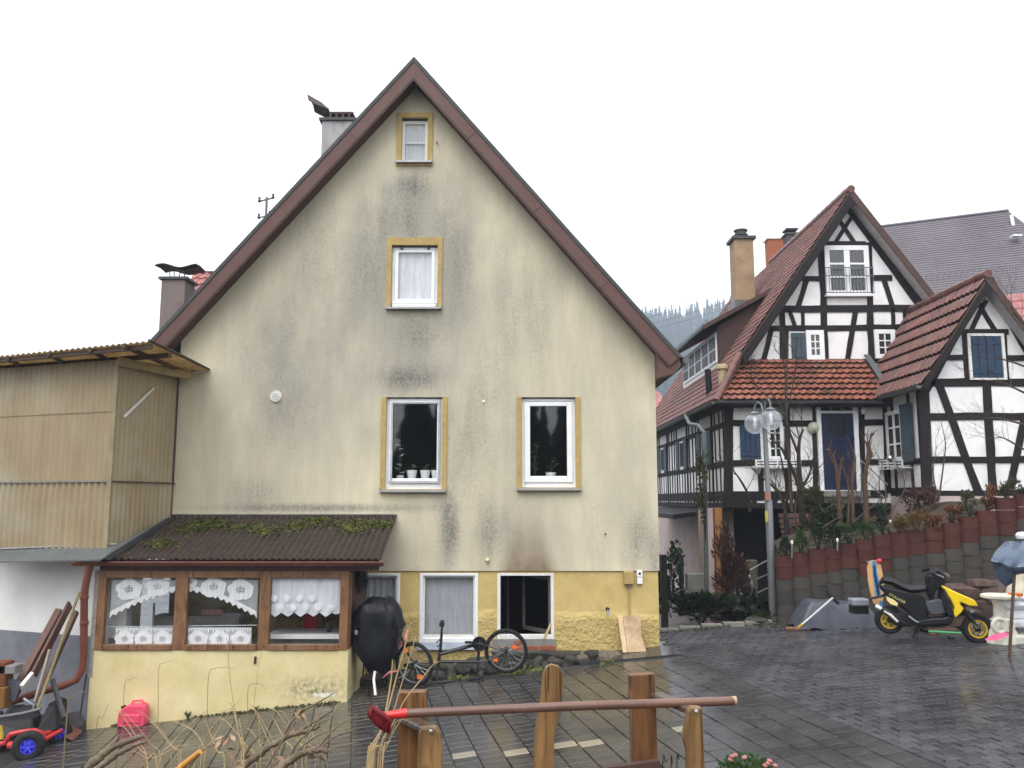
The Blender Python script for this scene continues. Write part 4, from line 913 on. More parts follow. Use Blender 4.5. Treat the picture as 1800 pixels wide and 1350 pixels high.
# stick with green foot by the porch corner and the flat shovel blade
q0 = P(138, 1278, 13.2); st_ = thing('thin_stick', 'thin dark stick with bright green foot at the porch corner', 'stick', q0); ob('rod', MB().tube([q0, P(152, 1185, 13.36)], .012, 7), M_BLACK, st_); ob('green_foot', MB().lathe([(.001, -.02), (.035, -.01), (.03, .05), (.012, .07)], q0, n=10), mat('bright_green', (.05, .45, .10), .4), st_, True)
tag(ob('shovel_blade', MB().add([P(112, 1272, 13.1), P(145, 1285, 12.9), P(128, 1302, 12.6), P(112, 1295, 12.7), P(120, 1278, 13.0) + V((0, 0, .06))], [(0, 1, 4), (1, 2, 4), (2, 3, 4), (3, 0, 4)]), mat('rusty_red', (.11, .045, .03), .7), None), 'rusty shovel blade lying on the ground by the porch corner', 'shovel')
# pedal go-kart
k0 = GP(50, 1335); gk = thing('pedal_go_kart', 'pedal go-kart with red tube frame and blue wheel rims', 'go-kart', k0)
M_REDP = mat('red_paint', (.50, .035, .035), .35, .12, 5, dirt=(.2, .03, .03), dirt_amt=.4); M_BLUER = mat('blue_plastic_rim', (.05, .05, .62), .35, .1, 5)
def kart_wheel(c, ax, r, parent):
    ax = V(ax).normalized()
    w_ = ob('wheel', MB().torus(c, ax, r * .68, r * .32, 26, 10), M_RUBBER, parent, True)
    ob('rim', MB().lathe([(.001, .05), (r * .12, .06), (r * .14, .03), (r * .36, .015), (r * .42, .045), (r * .46, .045), (r * .46, -.05), (.001, -.04)], c, ax, 22), M_BLUER, w_, True)
    m = MB(); e = ax.cross(V((0, 0, 1))).normalized(); g_ = ax.cross(e)
    for j in range(6): a = j * 1.047; dd_ = e * math.cos(a) + g_ * math.sin(a); m.bar(c + ax * .045 + dd_ * r * .1, c + ax * .05 + dd_ * r * .42, .025, .02, ax)
    ob('spokes', m, M_BLUER, w_); return w_
axk = V((.35, -1, .08)).normalized()
cw = P(50, 1312, 12.0); kart_wheel(cw, axk, .205, gk); kart_wheel(P(104, 1288, 12.75), axk, .17, gk); kart_wheel(P(-18, 1318, 12.6), axk, .2, gk)
fr_pts = [P(-15, 1310, 12.2), P(10, 1306, 12.1), P(12, 1300, 12.1), P(18, 1291, 12.1), P(35, 1287, 12.15), P(62, 1284, 12.2), P(73, 1288, 12.25), P(77, 1298, 12.3)]
ob('frame_tube', MB().tube(fr_pts, .033, 10), M_REDP, gk, True); ob('frame_tube', MB().tube([P(78, 1300, 12.3), P(92, 1292, 12.5), P(107, 1284, 12.7)], .03, 10), M_REDP, gk, True)
ob('frame_tube', MB().tube([P(70, 1292, 12.35), P(90, 1286, 12.6), P(101, 1280, 12.75), P(101, 1272, 12.8), P(94, 1270, 12.85)], .03, 10), M_REDP, gk, True)
ob('bumper_end', MB().lathe([(.001, -.05), (.05, -.05), (.05, .05), (.001, .05)], P(22, 1310, 12.08), (1, -.2, 0), 10), M_REDP, gk, True)
st_m = MB(); st_m.tube([P(52, 1292, 12.3), P(58, 1270, 12.5), P(78, 1262, 12.6)], .06, 8, flat=2.2); ob('seat', MB().prism([P(60, 1290, 12.4), P(100, 1284, 12.6), P(98, 1240, 12.8), P(84, 1236, 12.8), P(72, 1262, 12.6)], (.02, .3, .03)), M_BLACK, gk, bevel=.02)
ob('chassis', MB().prism([P(-20, 1300, 12.3), P(58, 1292, 12.4), P(56, 1262, 12.5), P(-20, 1268, 12.5)], (0, .25, 0)), M_BLACK, gk, bevel=.02)
ob('steering_bar', MB().tube([P(-10, 1262, 12.2), P(40, 1254, 12.25), P(72, 1246, 12.3)], .024, 8), M_GUTTER, gk, True); ob('lever', MB().tube([P(56, 1252, 12.3), P(60, 1240, 12.3), P(42, 1228, 12.3)], .018, 7), M_STEEL, gk, True)
ob('yellow_strap', MB().bar(P(0, 1275, 12.1), P(3, 1300, 12.05), .02, .06, (0, 1, 0)), mat('yellow_strap', (.55, .40, .04), .5), gk)
# pinkish red jerrycan at the porch wall
q = GP(229, 1279); q.y = 13.2; jc = thing('jerrycan', 'faded red plastic jerrycan standing against the porch wall', 'jerrycan', q)
M_JC = mat('faded_red_plastic', (.72, .07, .14), .35, .1, 4)
x0, x1 = PX(206, 1260, 13.2), PX(256, 1260, 13.2); zb, zt = PZ(1279, 13.2), PZ(1238, 13.2)
ob('body', MB().prism([(x0, 13.18, zb), (x1 - .02, 13.18, zb), (x1, 13.18, zb + .05), (x1 - .005, 13.18, zt - .04), (x1 - .04, 13.18, zt), (x0 + .15, 13.18, zt - .01), (x0 + .06, 13.18, zt - .07), (x0 + .02, 13.18, zt - .10)], (0, .17, 0)), M_JC, jc, bevel=.02, smooth=True)
ob('handle', MB().tube([(x0 + .17, 13.265, zt - .02), (x0 + .2, 13.265, zt + .035), (x1 - .09, 13.265, zt + .04), (x1 - .05, 13.265, zt - .01)], .016, 8), M_JC, jc, True); ob('cap', MB().lathe([(.035, 0), (.035, .05), (.001, .05)], (x0 + .07, 13.265, zt - .08), (-.4, 0, 1), 12), M_BLACK, jc)
ob('moulded_panel', MB().bb(x0 + .09, x1 - .07, 13.162, 13.181, zb + .07, zt - .14), M_JC, jc, bevel=.012)
# weeds at the wall foot
def weed(px, py, d, n, h, m, label):
    q = P(px, py, d); w_ = thing('weed', label, 'weed', q); mb = MB(); rnd = random.Random(px)
    for k in range(n):
        a = rnd.uniform(0, 6.28); l = h * rnd.uniform(.5, 1); tip = q + V((math.cos(a) * l * .7, math.sin(a) * l * .4, l)); s_ = V((-math.sin(a), math.cos(a), 0)) * .012; md_ = (q + tip) / 2 + V((0, 0, l * .12)); mb.add([q - s_ * .5, q + s_ * .5, md_ + s_, tip, md_ - s_], [(0, 1, 2, 3, 4)])
    ob('blades', mb, m, w_)
weed(330, 1264, 13.36, 22, .13, MATS['plant_green'], 'small green weed at the foot of the porch wall')
weed(450, 1250, 13.36, 12, .10, mat('dry_weed', (.12, .09, .05), .8), 'tiny dry weed at the porch wall foot right of the green one')
# crack hooks on the porch wall
tag(ob('wall_bolt', MB().bar(P(449, 1154, 13.4), P(448, 1167, 13.4), .02, .03), M_RUSTM, None), 'rusty bolt under the sill of the right porch window', 'bolt')

# ------------------------------------------------------------------ covered grill, bicycles, stones at the house base
def crumple(mb_, seed, amp, sub=0):
    rnd = random.Random(seed); mb_.v = [(x + rnd.uniform(-amp, amp), y + rnd.uniform(-amp, amp), z + rnd.uniform(-amp, amp)) for x, y, z in mb_.v]; return mb_
def cover_from_outline(left, right, ys, d, dep, seed, n=22, amp=.018):
    """fabric cover: horizontal ovals between left and right outline pixels"""
    m = MB(); rnd = random.Random(seed); ph = [rnd.uniform(0, 6) for _ in range(4)]
    for j, y in enumerate(ys):
        a, b = P(left[j], y, d), P(right[j], y, d); c = (a + b) / 2; rx = (b - a).length / 2; ry = min(dep, rx * 1.2)
        for i in range(n):
            th = 6.283 * i / n; k = 1 + .05 * math.sin(3 * th + ph[0] + j * .7) + .05 * math.sin(7 * th + ph[1] - j * .9) + rnd.uniform(-.045, .045)
            m.v.append((c.x + rx * k * math.cos(th), c.y + ry * k * math.sin(th), c.z + rnd.uniform(-amp, amp)))
    for j in range(len(ys) - 1):
        for i in range(n): a = j * n + i; b = j * n + (i + 1) % n; m.f.append((a, b, b + n, a + n)); m.mi.append(0)
    m.f.append(tuple(range(n))); m.mi.append(0)
    return m
M_TARPB = mat('black_nylon_cover', (.010, .011, .014), .45, .25, 6, .6, 9)
gp = GP(665, 1215); gr = thing('covered_grill', 'kettle grill on legs under a crumpled black cover beside the porch', 'grill', gp)
def grill_cover():
    ys = [1051, 1054, 1062, 1074, 1088, 1097, 1101, 1112, 1126, 1140, 1152, 1164, 1174, 1181]; lf_ = [652, 644, 632, 623, 620, 619, 621, 618, 617, 621, 630, 637, 645, 650]; rt_ = [684, 692, 701, 707, 711, 714, 711, 709, 705, 702, 699, 693, 688, 682]
    m = MB(); n = 40; rnd = random.Random(12)
    for j, y in enumerate(ys):
        a, b = P(lf_[j], y, 13.9), P(rt_[j], y, 13.9); c = (a + b) / 2; rx = (b - a).length / 2; f = j / (len(ys) - 1)
        for i in range(n):
            th_ = 6.283 * i / n; q = 3.2; cx_ = math.copysign(abs(math.cos(th_)) ** (2 / q), math.cos(th_)); cy_ = math.copysign(abs(math.sin(th_)) ** (2 / q), math.sin(th_))
            k = 1 - .17 * max(0, math.sin(5 * th_ + 1.1 + .35 * j)) ** 3 * f - .10 * max(0, math.sin(9 * th_ - .5 * j)) ** 2 - .05 * abs(math.sin(4 * th_ + j * 1.1))
            m.v.append((c.x + rx * cx_ * k, c.y + min(.34, rx) * cy_ * k, c.z + .02 * math.sin(3 * th_ + j) + .015 * math.sin(11 * th_ + 2 * j)))
    for j in range(len(ys) - 1):
        for i in range(n): a = j * n + i; b = j * n + (i + 1) % n; m.f.append((a, b, b + n, a + n)); m.mi.append(0)
    m.f.append(tuple(range(n))); m.mi.append(0); return m
cv = ob('cover', grill_cover(), M_TARPB, gr, True)
for a, b in (((640, 1165), (636, 1208)), ((672, 1170), (676, 1212)), ((655, 1170), (658, 1218))): ob('leg', MB().tube([P(*a, 13.9), P(*b, 13.85)], .014, 6), M_BLACK, gr)
ob('ash_pan', MB().lathe([(.001, 0), (.16, .01), (.17, .03), (.001, .03)], P(652, 1195, 13.9), n=14), M_BLACK, gr)
ob('caster', MB().lathe([(.001, -.03), (.06, -.03), (.06, .03), (.001, .03)], P(645, 1222, 13.7), (1, 0, 0), 14), M_RUBBER, gr, True)
ob('clip', MB().box(P(626, 1112, 13.55), (.05, .03, .07)), M_STEEL, gr, bevel=.01)
def bike_wheel(c, ax, r, parent, label=None):
    ax = V(ax).normalized(); t_ = ob('wheel', MB().torus(c, ax, r - .03, .031, 40, 8), M_RUBBER, parent, True)
    ob('rim', MB().torus(c, ax, r - .055, .013, 40, 6), mat('alloy_rim', (.25, .25, .26), .35, .1, 5, metal=.6), t_, True)
    m = MB(); e = ax.cross(V((0, 0, 1))).normalized(); g_ = ax.cross(e)
    for j in range(20): a = j * 6.283 / 20; m.tube([c + ax * .03 * (-1) ** j, c + (e * math.cos(a) + g_ * math.sin(a)) * (r - .055)], .0028, 4, False)
    ob('spokes', m, M_STEEL, t_); ob('hub', MB().lathe([(.001, -.06), (.035, -.055), (.02, -.03), (.02, .03), (.05, .04), (.05, .055), (.001, .06)], c, ax, 14), M_BLACK, t_, True); return t_
YB = 13.95
bk = thing('upturned_bicycle', 'black bicycle without front wheel standing upside down at the yellow base wall', 'bicycle', P(800, 1195, YB))
rw = P(889.5, 1144, YB); bike_wheel(rw, (.10, 1, .06), .345, bk)
M_BFR = mat('black_bike_paint', (.016, .015, .016), .35, .2, 6)
hd1, hd2, bbk, stc = P(773, 1150, YB), P(771, 1163, YB), P(843, 1131, YB), P(840, 1163, YB)
for n_, a, b, r_ in (('down_tube', hd1, bbk, .03), ('top_tube', hd2, stc, .025), ('seat_tube', bbk, stc, .022)): ob(n_, MB().tube([a, b], r_, 8), M_BFR, bk, True)
for s_ in (-.05, .05):
    ob('chain_stay', MB().tube([bbk + V((0, s_ * .5, 0)), rw + V((0, s_, 0))], .011, 6), M_BFR, bk); ob('seat_stay', MB().tube([stc + V((0, s_ * .4, 0)), P(858, 1160, YB) + V((0, s_, 0)), rw + V((0, s_, 0))], .010, 6), M_BFR, bk)
ob('head_tube', MB().tube([P(774, 1140, YB), P(770, 1172, YB)], .026, 9), M_BFR, bk, True)
ob('fork', MB().tube([P(774, 1142, YB), P(776, 1118, YB), P(777, 1100, YB)], [.024, .022, .018], 8), M_BFR, bk, True); ob('fork_end', MB().lathe([(.001, -.05), (.04, -.05), (.045, .0), (.03, .05), (.001, .06)], P(777, 1096, YB), (0.1, 0, 1), 10), M_BFR, bk, True)
ob('brake_caliper', MB().tube([P(767, 1130, YB - .06), P(772, 1124, YB - .05), P(775, 1132, YB - .05), P(768, 1137, YB - .05)], .012, 6), M_BFR, bk)
ob('stem', MB().tube([P(770, 1170, YB), P(767, 1195, YB - .05)], .022, 8), M_BFR, bk); ob('handlebar', MB().tube([P(748, 1196, YB - .15), P(762, 1200, YB - .1), P(782, 1199, YB), P(800, 1196, YB + .12)], .015, 7), M_BFR, bk, True)
cr = ob('crank', MB().lathe([(.02, -.02), (.09, -.012), (.10, -.012), (.10, .012), (.09, .012), (.02, .02)], bbk, (.1, 1, .05), 24), M_BFR, bk); m = MB(); m.torus(bbk + V((0, -.05, 0)), (.1, 1, .05), .105, .012, 26, 6); ob('chainring_guard', m, M_BFR, cr); 
ob('crank_arm', MB().bar(bbk + V((0, -.07, 0)), P(826, 1128, YB - .08), .02, .025), M_BFR, cr); pd = P(823, 1129, YB - .12); ob('pedal', MB().box(pd, (.10, .09, .03)), M_BFR, cr); ob('crank_arm', MB().bar(bbk + V((0, .07, 0)), P(856, 1138, YB + .08), .02, .025), M_BFR, cr)
ob('saddle', MB().tube([P(822, 1195, YB), P(835, 1192, YB), P(850, 1188, YB)], [.025, .05, .06], 8, flat=.5), M_BLACK, bk, True); ob('seat_post', MB().tube([stc, P(840, 1190, YB)], .014, 7), M_BFR, bk)
for px_, py_ in ((904, 1137), (871, 1160)): ob('reflector', MB().box(P(px_, py_, YB - .03), (.07, .02, .05)), mat('orange_reflector', (.75, .16, .02), .3), bk)
b2 = thing('bicycle', 'second bicycle with pinkish frame half hidden behind the covered grill', 'bicycle', P(715, 1205, 13.85)); Y2 = 13.8
fw = P(728, 1167, Y2); bike_wheel(fw, (.45, 1, .05), .34, b2)
M_PKF = mat('faded_pink_paint', (.42, .14, .16), .4, .15, 5)
ob('fork', MB().tube([fw, P(712, 1140, Y2), P(706, 1120, Y2)], .016, 7), M_BFR, b2, True); ob('frame', MB().tube([P(708, 1128, Y2), P(690, 1150, Y2 + .1), P(672, 1185, Y2 + .2)], .022, 8), M_PKF, b2, True); ob('front_guard', MB().tube([P(672, 1192, Y2 - .2), P(685, 1182, Y2 - .2), P(698, 1180, Y2 - .18)], [.015, .06, .03], 8, flat=.4), M_PKF, b2, True)
ob('brake_lever', MB().tube([P(700, 1192, Y2 - .15), P(712, 1187, Y2 - .2), P(718, 1178, Y2 - .22)], .012, 6), M_STEEL, b2, True); ob('wheel_reflector', MB().box(P(738, 1190, Y2 - .06), (.08, .02, .06)), MATS['orange_reflector'], b2); ob('wheel_reflector', MB().box(P(713, 1143, Y2 - .04), (.06, .02, .07)), MATS['orange_reflector'], b2)
ob('grip', MB().tube([P(716, 1108, Y2), P(712, 1125, Y2 - .05)], [.03, .022], 8), mat('skin_pink_grip', (.5, .22, .17), .5), b2, True)
# white metal stand leg
tag(ob('white_bar', MB().tube([P(659, 1180, 13.3), P(657, 1195, 13.3), P(660, 1222, 13.25)], .02, 8), M_WHITE, None, True), 'bent white metal bar standing under the black cover', 'bar')
# foundation stones
def stone_mesh(name, sx, sy, sz, seed, m):
    bm = bmesh.new(); bmesh.ops.create_icosphere(bm, subdivisions=2, radius=1); rnd = random.Random(seed); off = [rnd.uniform(0, 9) for _ in range(3)]
    for v in bm.verts:
        p = v.co; k = 1 + .16 * math.sin(p.x * 2.3 + off[0]) * math.cos(p.y * 2.9 + off[1]) + .12 * math.sin(p.z * 3.7 + off[2] + p.x) + rnd.uniform(-.06, .06)
        q = V([math.copysign(abs(c) ** .65, c) for c in p]); v.co = V((q.x * sx, q.y * sy, q.z * sz)) * k
    me = bpy.data.meshes.new(name); bm.to_mesh(me); bm.free(); me.materials.append(m); return me
M_STONE = mat('wet_foundation_stone', (.05, .046, .042), .6, .3, 6, .7, 22, dirt=(.035, .045, .02), dirt_amt=.7, dscale=5, rand=.25)
M_STONEB = mat('pale_sandstone', (.13, .105, .08), .75, .25, 6, .6, 22, dirt=(.08, .075, .06), dirt_amt=.5)
fs = thing('foundation_stones', 'row of rough mossy foundation stones along the yellow base wall', 'stones', (-.5, 14.8, -.3)); rnd = random.Random(11)
for k in range(24):
    px_ = 690 + k * 16 + rnd.uniform(-5, 5); f = k / 23; sx = rnd.uniform(.09, .16); q = P(px_, 1180 - 16 * f + rnd.uniform(-7, 8), 14.55); me = stone_mesh('foundation_stone', sx, rnd.uniform(.1, .18), rnd.uniform(.07, .13), k, M_STONEB if k in (21, 23) else M_STONE)
    q.z = gz(q.x, 14.5) + rnd.uniform(.03, .10); o = ob('foundation_stone', me, None, fs); o.location = q; o.rotation_euler = (rnd.uniform(-.3, .3), rnd.uniform(-.3, .3), rnd.uniform(-.5, .5))
for (px_, py_, sx, sz, m_) in ((985, 1152, .62, .075, M_STONE), (1040, 1157, .22, .10, M_STONEB), (910, 1150, .45, .06, M_STONE), (1072, 1155, .2, .09, M_STONEB), (1100, 1166, .16, .05, M_STONE), (1130, 1168, .2, .03, M_STONE), (760, 1172, .45, .07, M_STONE), (850, 1165, .4, .08, M_STONE)):
    q = P(px_, py_, 14.6); o = ob('foundation_stone', stone_mesh('foundation_stone', sx, .14, sz, px_, m_), None, fs); o.location = q
ob('foundation_strip', MB().prism([(-2.5, 14.5, -.9), (1.6, 14.5, -.9), (1.6, 14.5, gz(1.6, 14.6) + .06), (-2.5, 14.5, gz(-2.5, 14.6) + .1)], (0, .52, 0)), M_STONE, fs)
tag(ob('base_concrete', MB().prism([(1.1, 14.35, gz(1.1, 14) - .1), (2.75, 14.35, gz(2.75, 14) - .1), (2.75, 14.35, gz(2.75, 14) + .02), (1.1, 14.35, gz(1.1, 14) + .04)], (0, .68, .03)), M_ASPH, None), 'dark wet concrete strip at the right corner of the yellow house', 'concrete')
mo = MB(); rnd = random.Random(9)
for k in range(1500):
    px_ = rnd.uniform(680, 1110); y = rnd.uniform(14.1, 14.5); q = P(px_, 1190, y); z = gz(q.x, y) + abs(rnd.gauss(0, .03)); s_ = rnd.uniform(.008, .025); a = rnd.uniform(0, 3); c = V((q.x, y, z))
    if math.sin(q.x * 5) + math.sin(q.x * 2.3 + 1) < -.2: continue
    d1 = V((math.cos(a), math.sin(a), rnd.uniform(0, 1))) * s_; d2 = V((-math.sin(a), math.cos(a), rnd.uniform(0, 1))) * s_; mo.add([c - d1, c + d2, c + d1, c - d2], [(0, 1, 2, 3)])
tag(ob('moss_and_weeds', mo, MATS['moss_green'], None), 'moss and low weeds along the foot of the foundation stones', 'moss', kind='stuff')
q = P(1110, 1114, 14.85); pb = thing('plywood_sheet', 'water stained pale wood panel leaning at the right corner of the yellow wall', 'panel', P(1110, 1146, 14.75))
M_PLY = mat('stained_plywood', (.55, .40, .25), .65, .14, 3, dirt=(.26, .15, .09), dirt_amt=.9, dscale=2.2)
a, b, c, d_ = P(1086, 1084, 14.93), P(1126, 1082, 14.93), P(1136, 1145, 14.74), P(1095, 1147, 14.74)
ob('board', MB().prism([lerp(a, b, .22), b, lerp(b, c, .58) + V((-.04, 0, 0)), c, lerp(d_, c, .22)], (0, .025, .01)), M_PLY, pb); ob('edge_strip', MB().prism([a, lerp(a, b, .2), lerp(d_, c, .2), d_], (0, .03, .01)), mat('pale_edge_wood', (.62, .45, .26), .6), pb)
# ------------------------------------------------------------------ half-timbered house
YT, YG, YW = 22.0, 23.2, 19.7
TX0 = 5.6; WGX = 9.70; RDX, RDZ = 9.42, 10.80; SL = 1.43
th = thing('half_timbered_house', 'white half-timbered house with black beams, blue shutters and red tiled roofs', 'house', (8.5, 22, 0))
def opening_wall(mb, x0, x1, z0, z1, y, dep): mb.bb(x0, x1, y, y + dep, z0, z1)
ztopw = PZ(700, YT); zflo = PZ(884, YT)
w = MB(); w.bb(TX0, WGX, YT, YT + .25, zflo, ztopw); ob('wall', w, M_INFILL, th, label='white front wall with the dark blue door')
w = MB(); w.bb(TX0, TX0 + .25, YT + .251, 36, zflo, ztopw); ob('wall', w, M_INFILL, th, label='long left side wall')
w = MB(); zg0 = PZ(640, YG); w.prism([(RDX - (RDZ - zg0) / SL, YG, zg0 - .1), (RDX + (RDZ - zg0) / SL, YG, zg0 - .1), (RDX, YG, RDZ - .1)], (0, .25, 0)); ob('gable_wall', w, M_INFILL, th)
wapx = P(1731, 500, YW); zwe = PZ(668, YW); hw_ = wapx.x - WGX
w = MB(); w.prism([(WGX, YW, PZ(872, YW)), (WGX + 2 * hw_, YW, PZ(872, YW)), (WGX + 2 * hw_, YW, zwe), (wapx.x, YW, wapx.z), (WGX, YW, zwe)], (0, .25, 0)); wf = ob('wing_wall', w, M_INFILL, th)
w = MB(); w.bb(WGX, WGX + .25, YW + .251, YT, PZ(872, YW), zwe + .1); ob('wing_wall', w, M_INFILL, th)
w = MB(); w.bb(WGX + 2 * hw_ - .25, WGX + 2 * hw_, YW + .251, 30, 0, zwe); ob('wing_wall', w, M_INFILL, th)
w = MB(); w.bb(WGX - .02, WGX + 2 * hw_, YW - .03, YW + .2, 0, PZ(872, YW)); w.bb(WGX - .02, WGX + .2, YW + .2, YT, 0, PZ(872, YW)); ob('base_wall', w, M_PINK, th)
w = MB(); w.bb(TX0 + .05, TX0 + .4, YT + 1.4, 36, -1.2, zflo); ob('base_wall', w, M_PINK, th)
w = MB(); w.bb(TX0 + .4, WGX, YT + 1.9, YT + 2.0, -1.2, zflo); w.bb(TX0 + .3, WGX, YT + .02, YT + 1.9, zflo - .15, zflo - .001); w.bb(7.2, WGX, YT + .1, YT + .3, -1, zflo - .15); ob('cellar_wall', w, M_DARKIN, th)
cnt = [0]
def beam(pa, pb, d, wd, th_=.05, m=None, parent=None, up=False):
    a = P(*pa, d) if not isinstance(pa, V) else pa; b = P(*pb, d) if not isinstance(pb, V) else pb; a.y = b.y = d
    cnt[0] += 1; proud = .02 + (cnt[0] % 7) * .0022
    a = a + V((0, -proud + th_ / 2, 0)); b = b + V((0, -proud + th_ / 2, 0))
    L = (b - a).length; n = max(2, int(L / .45)); dr = (b - a).normalized(); sd_ = V((-dr.z, 0, dr.x)); mb = MB(); rn = random.Random(cnt[0])
    for i in range(n + 1):
        p = lerp(a, b, i / n) + sd_ * rn.uniform(-.012, .012); h = wd / 2 * rn.uniform(.90, 1.08)
        mb.v += [tuple(p + sd_ * s * h + V((0, y * th_ / 2, 0))) for s, y in ((-1, -1), (1, -1), (1, 1), (-1, 1))]
    for i in range(n):
        for j in range(4): k = (j + 1) % 4; mb.f.append((i * 4 + j, i * 4 + k, i * 4 + 4 + k, i * 4 + 4 + j)); mb.mi.append(0)
    mb.f += [(0, 1, 2, 3), (4 * n, 4 * n + 1, 4 * n + 2, 4 * n + 3)]; mb.mi += [0, 0]
    return ob('timber', mb, m or M_TIMB, parent or th)
c1_ = lambda x, y: (1120 + x / 2.647, 300 + y / 2.647)      # crop helpers: measured coordinates to photo pixels
c2_ = lambda x, y: (1140 + x / 4.09, 600 + y / 4.09)
c3_ = lambda x, y: (1400 + x / 4.09, 600 + y / 4.09)
for a, b, wd in [((968, 150), (478, 868), .27), ((972, 150), (1330, 640), .27), ((865, 342), (1062, 342), .17), ((752, 502), (852, 502), .15), ((1090, 500), (1185, 500), .15), ((640, 644), (1290, 640), .19), ((590, 735), (1250, 728), .17), ((470, 888), (1125, 884), .12),
                 ((856, 335), (876, 885), .18), ((1076, 335), (1088, 880), .18), ((672, 640), (678, 885), .16), ((768, 640), (772, 735), .10), ((1188, 640), (1192, 735), .10), ((1244, 640), (1246, 735), .1),
                 ((1003, 205), (918, 338), .12), ((922, 205), (1012, 338), .12), ((788, 505), (745, 640), .14), ((1148, 505), (1190, 640), .14), ((1016, 645), (978, 885), .14), ((704, 645), (738, 735), .10), ((625, 738), (588, 885), .14), ((696, 735), (698, 885), .09)]:
    beam(c1_(*a), c1_(*b), YG, wd)
for a, b, wd in [((572, 428), (576, 1180), .24), ((600, 588), (1190, 588), .15), ((600, 876), (1200, 872), .15), ((600, 1108), (1200, 1106), .22), ((600, 1185), (1200, 1188), .10), ((1194, 430), (1202, 1090), .13), ((992, 430), (1004, 1090), .15), ((806, 890), (812, 1090), .14), ((760, 1110), (762, 1185), .12), ((920, 1110), (900, 1185), .12), ((1060, 1110), (1062, 1185), .12), ((600, 428), (1190, 428), .13)]:
    beam(c2_(*a), c2_(*b), YT, wd)
for a, b, wd in [((465, 440), (476, 1090), .14), ((480, 585), (650, 585), .15), ((480, 868), (650, 868), .14), ((480, 1098), (650, 1098), .2), ((640, 425), (660, 1090), .16), ((480, 428), (650, 428), .12)]: beam(c3_(*a), c3_(*b), YT, wd)
for a, b, wd in [((912, 270), (936, 1090), .24), ((930, 296), (1700, 296), .2), ((950, 540), (1700, 538), .17), ((960, 852), (1700, 848), .16), ((960, 1102), (1700, 1096), .2), ((1362, 300), (1414, 1090), .19), ((1024, 310), (1308, 1085), .18), ((1634, 560), (1532, 1040), .17)]: beam(c3_(*a), c3_(*b), YW, wd)
for pa, pb, wd in [((1733, 490), (1620, 696), .22), ((1738, 490), (1812, 628), .22), ((1682, 583), (1772, 583), .13), ((1694, 583), (1700, 672), .13), ((1763, 583), (1768, 672), .13), ((1656, 629), (1694, 629), .13), ((1766, 629), (1812, 629), .13), ((1716, 528), (1748, 581), .11), ((1734, 528), (1706, 581), .11)]: beam(pa, pb, YW, wd)
# left side wall timbers (plane x = TX0)
def sbeam(y0, z0, y1, z1, wd, X=TX0, sgn=-1):
    cnt[0] += 1; pr = .02 + (cnt[0] % 7) * .0022
    return ob('timber', MB().bar((X + sgn * pr - sgn * .025, y0, z0), (X + sgn * pr - sgn * .025, y1, z1), .05, wd, (0, 0, 1) if abs(z1 - z0) < abs(y1 - y0) else (0, 1, 0)), M_TIMB, th, bevel=.008)
zr1, zr2 = PZ(744, YT), PZ(814, YT)
for z, wd in ((zr1, .15), (zr2, .16), (2.62, .26), (2.36, .14), (ztopw - .06, .14)): sbeam(YT, z, 35, z, wd)
for k in range(30):
    y = YT + .12 + k * .43
    if k % 4 == 0: sbeam(y, 2.4, y, ztopw, .16)
    else: sbeam(y, 2.4, y + (.12 if k % 4 == 3 else 0), ztopw if k % 8 < 5 else zr1, .075)
for y0 in (24.3, 27.6, 31.2):                         # windows with dark shutters in the side wall
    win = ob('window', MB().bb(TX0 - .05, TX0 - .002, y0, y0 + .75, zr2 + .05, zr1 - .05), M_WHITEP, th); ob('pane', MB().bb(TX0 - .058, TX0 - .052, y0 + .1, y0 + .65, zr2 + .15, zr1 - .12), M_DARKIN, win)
    for s_ in (-.5, .78): ob('shutter', MB().bb(TX0 - .085, TX0 - .04, y0 + s_, y0 + s_ + .45, zr2 + .05, zr1 - .02), M_BLUEG, win)
# wing side wall (plane x = WGX) timbers, window, shutter
for y in (YW + .55, YW + 1.05, YT - .35): sbeam(y, PZ(872, YW), y, zwe, .12, WGX)
sbeam(YW, PZ(732, YW), YW + .55, PZ(732, YW), .14, WGX); sbeam(YW, PZ(808, YW), YT, PZ(808, YW), .14, WGX); sbeam(YW, 2.72, YT, 2.72, .2, WGX); sbeam(YW, zwe - .05, YT, zwe - .05, .16, WGX)
def panes_window(x0, x1, z0, z1, y, cols, rows, parent, m=M_WHITE, fw=.07, mw=.035, name='window', mid=0):
    mb = MB(); frame_ring(mb, x0, x1, z0, z1, y - .07, y - .005, fw, fw, fw, fw); win = ob(name, mb, m, parent, bevel=.005)
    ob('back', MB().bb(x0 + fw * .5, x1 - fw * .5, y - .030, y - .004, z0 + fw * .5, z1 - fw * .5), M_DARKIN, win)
    cw_ = (x1 - x0 - 2 * fw) / cols; rh = (z1 - z0 - 2 * fw) / rows
    for i in range(1, cols): xx = x0 + fw + cw_ * i; k = mid / 2 if (mid and i == cols // 2) else mw / 2; ob('glazing_bar', MB().bb(xx - k, xx + k, y - .063, y - .034, z0 + fw, z1 - fw), m, win)
    for j in range(1, rows): zz = z0 + fw + rh * j; ob('glazing_bar', MB().bb(x0 + fw, x1 - fw, y - .060, y - .036, zz - mw / 2, zz + mw / 2), m, win)
    for i in range(cols):
        for j in range(rows): ob('pane', MB().bb(x0 + fw + cw_ * i + .004, x0 + fw + cw_ * (i + 1) - .004, y - .046, y - .042, z0 + fw + rh * j + .004, z0 + fw + rh * (j + 1) - .004), M_GLASS, win)
    return win
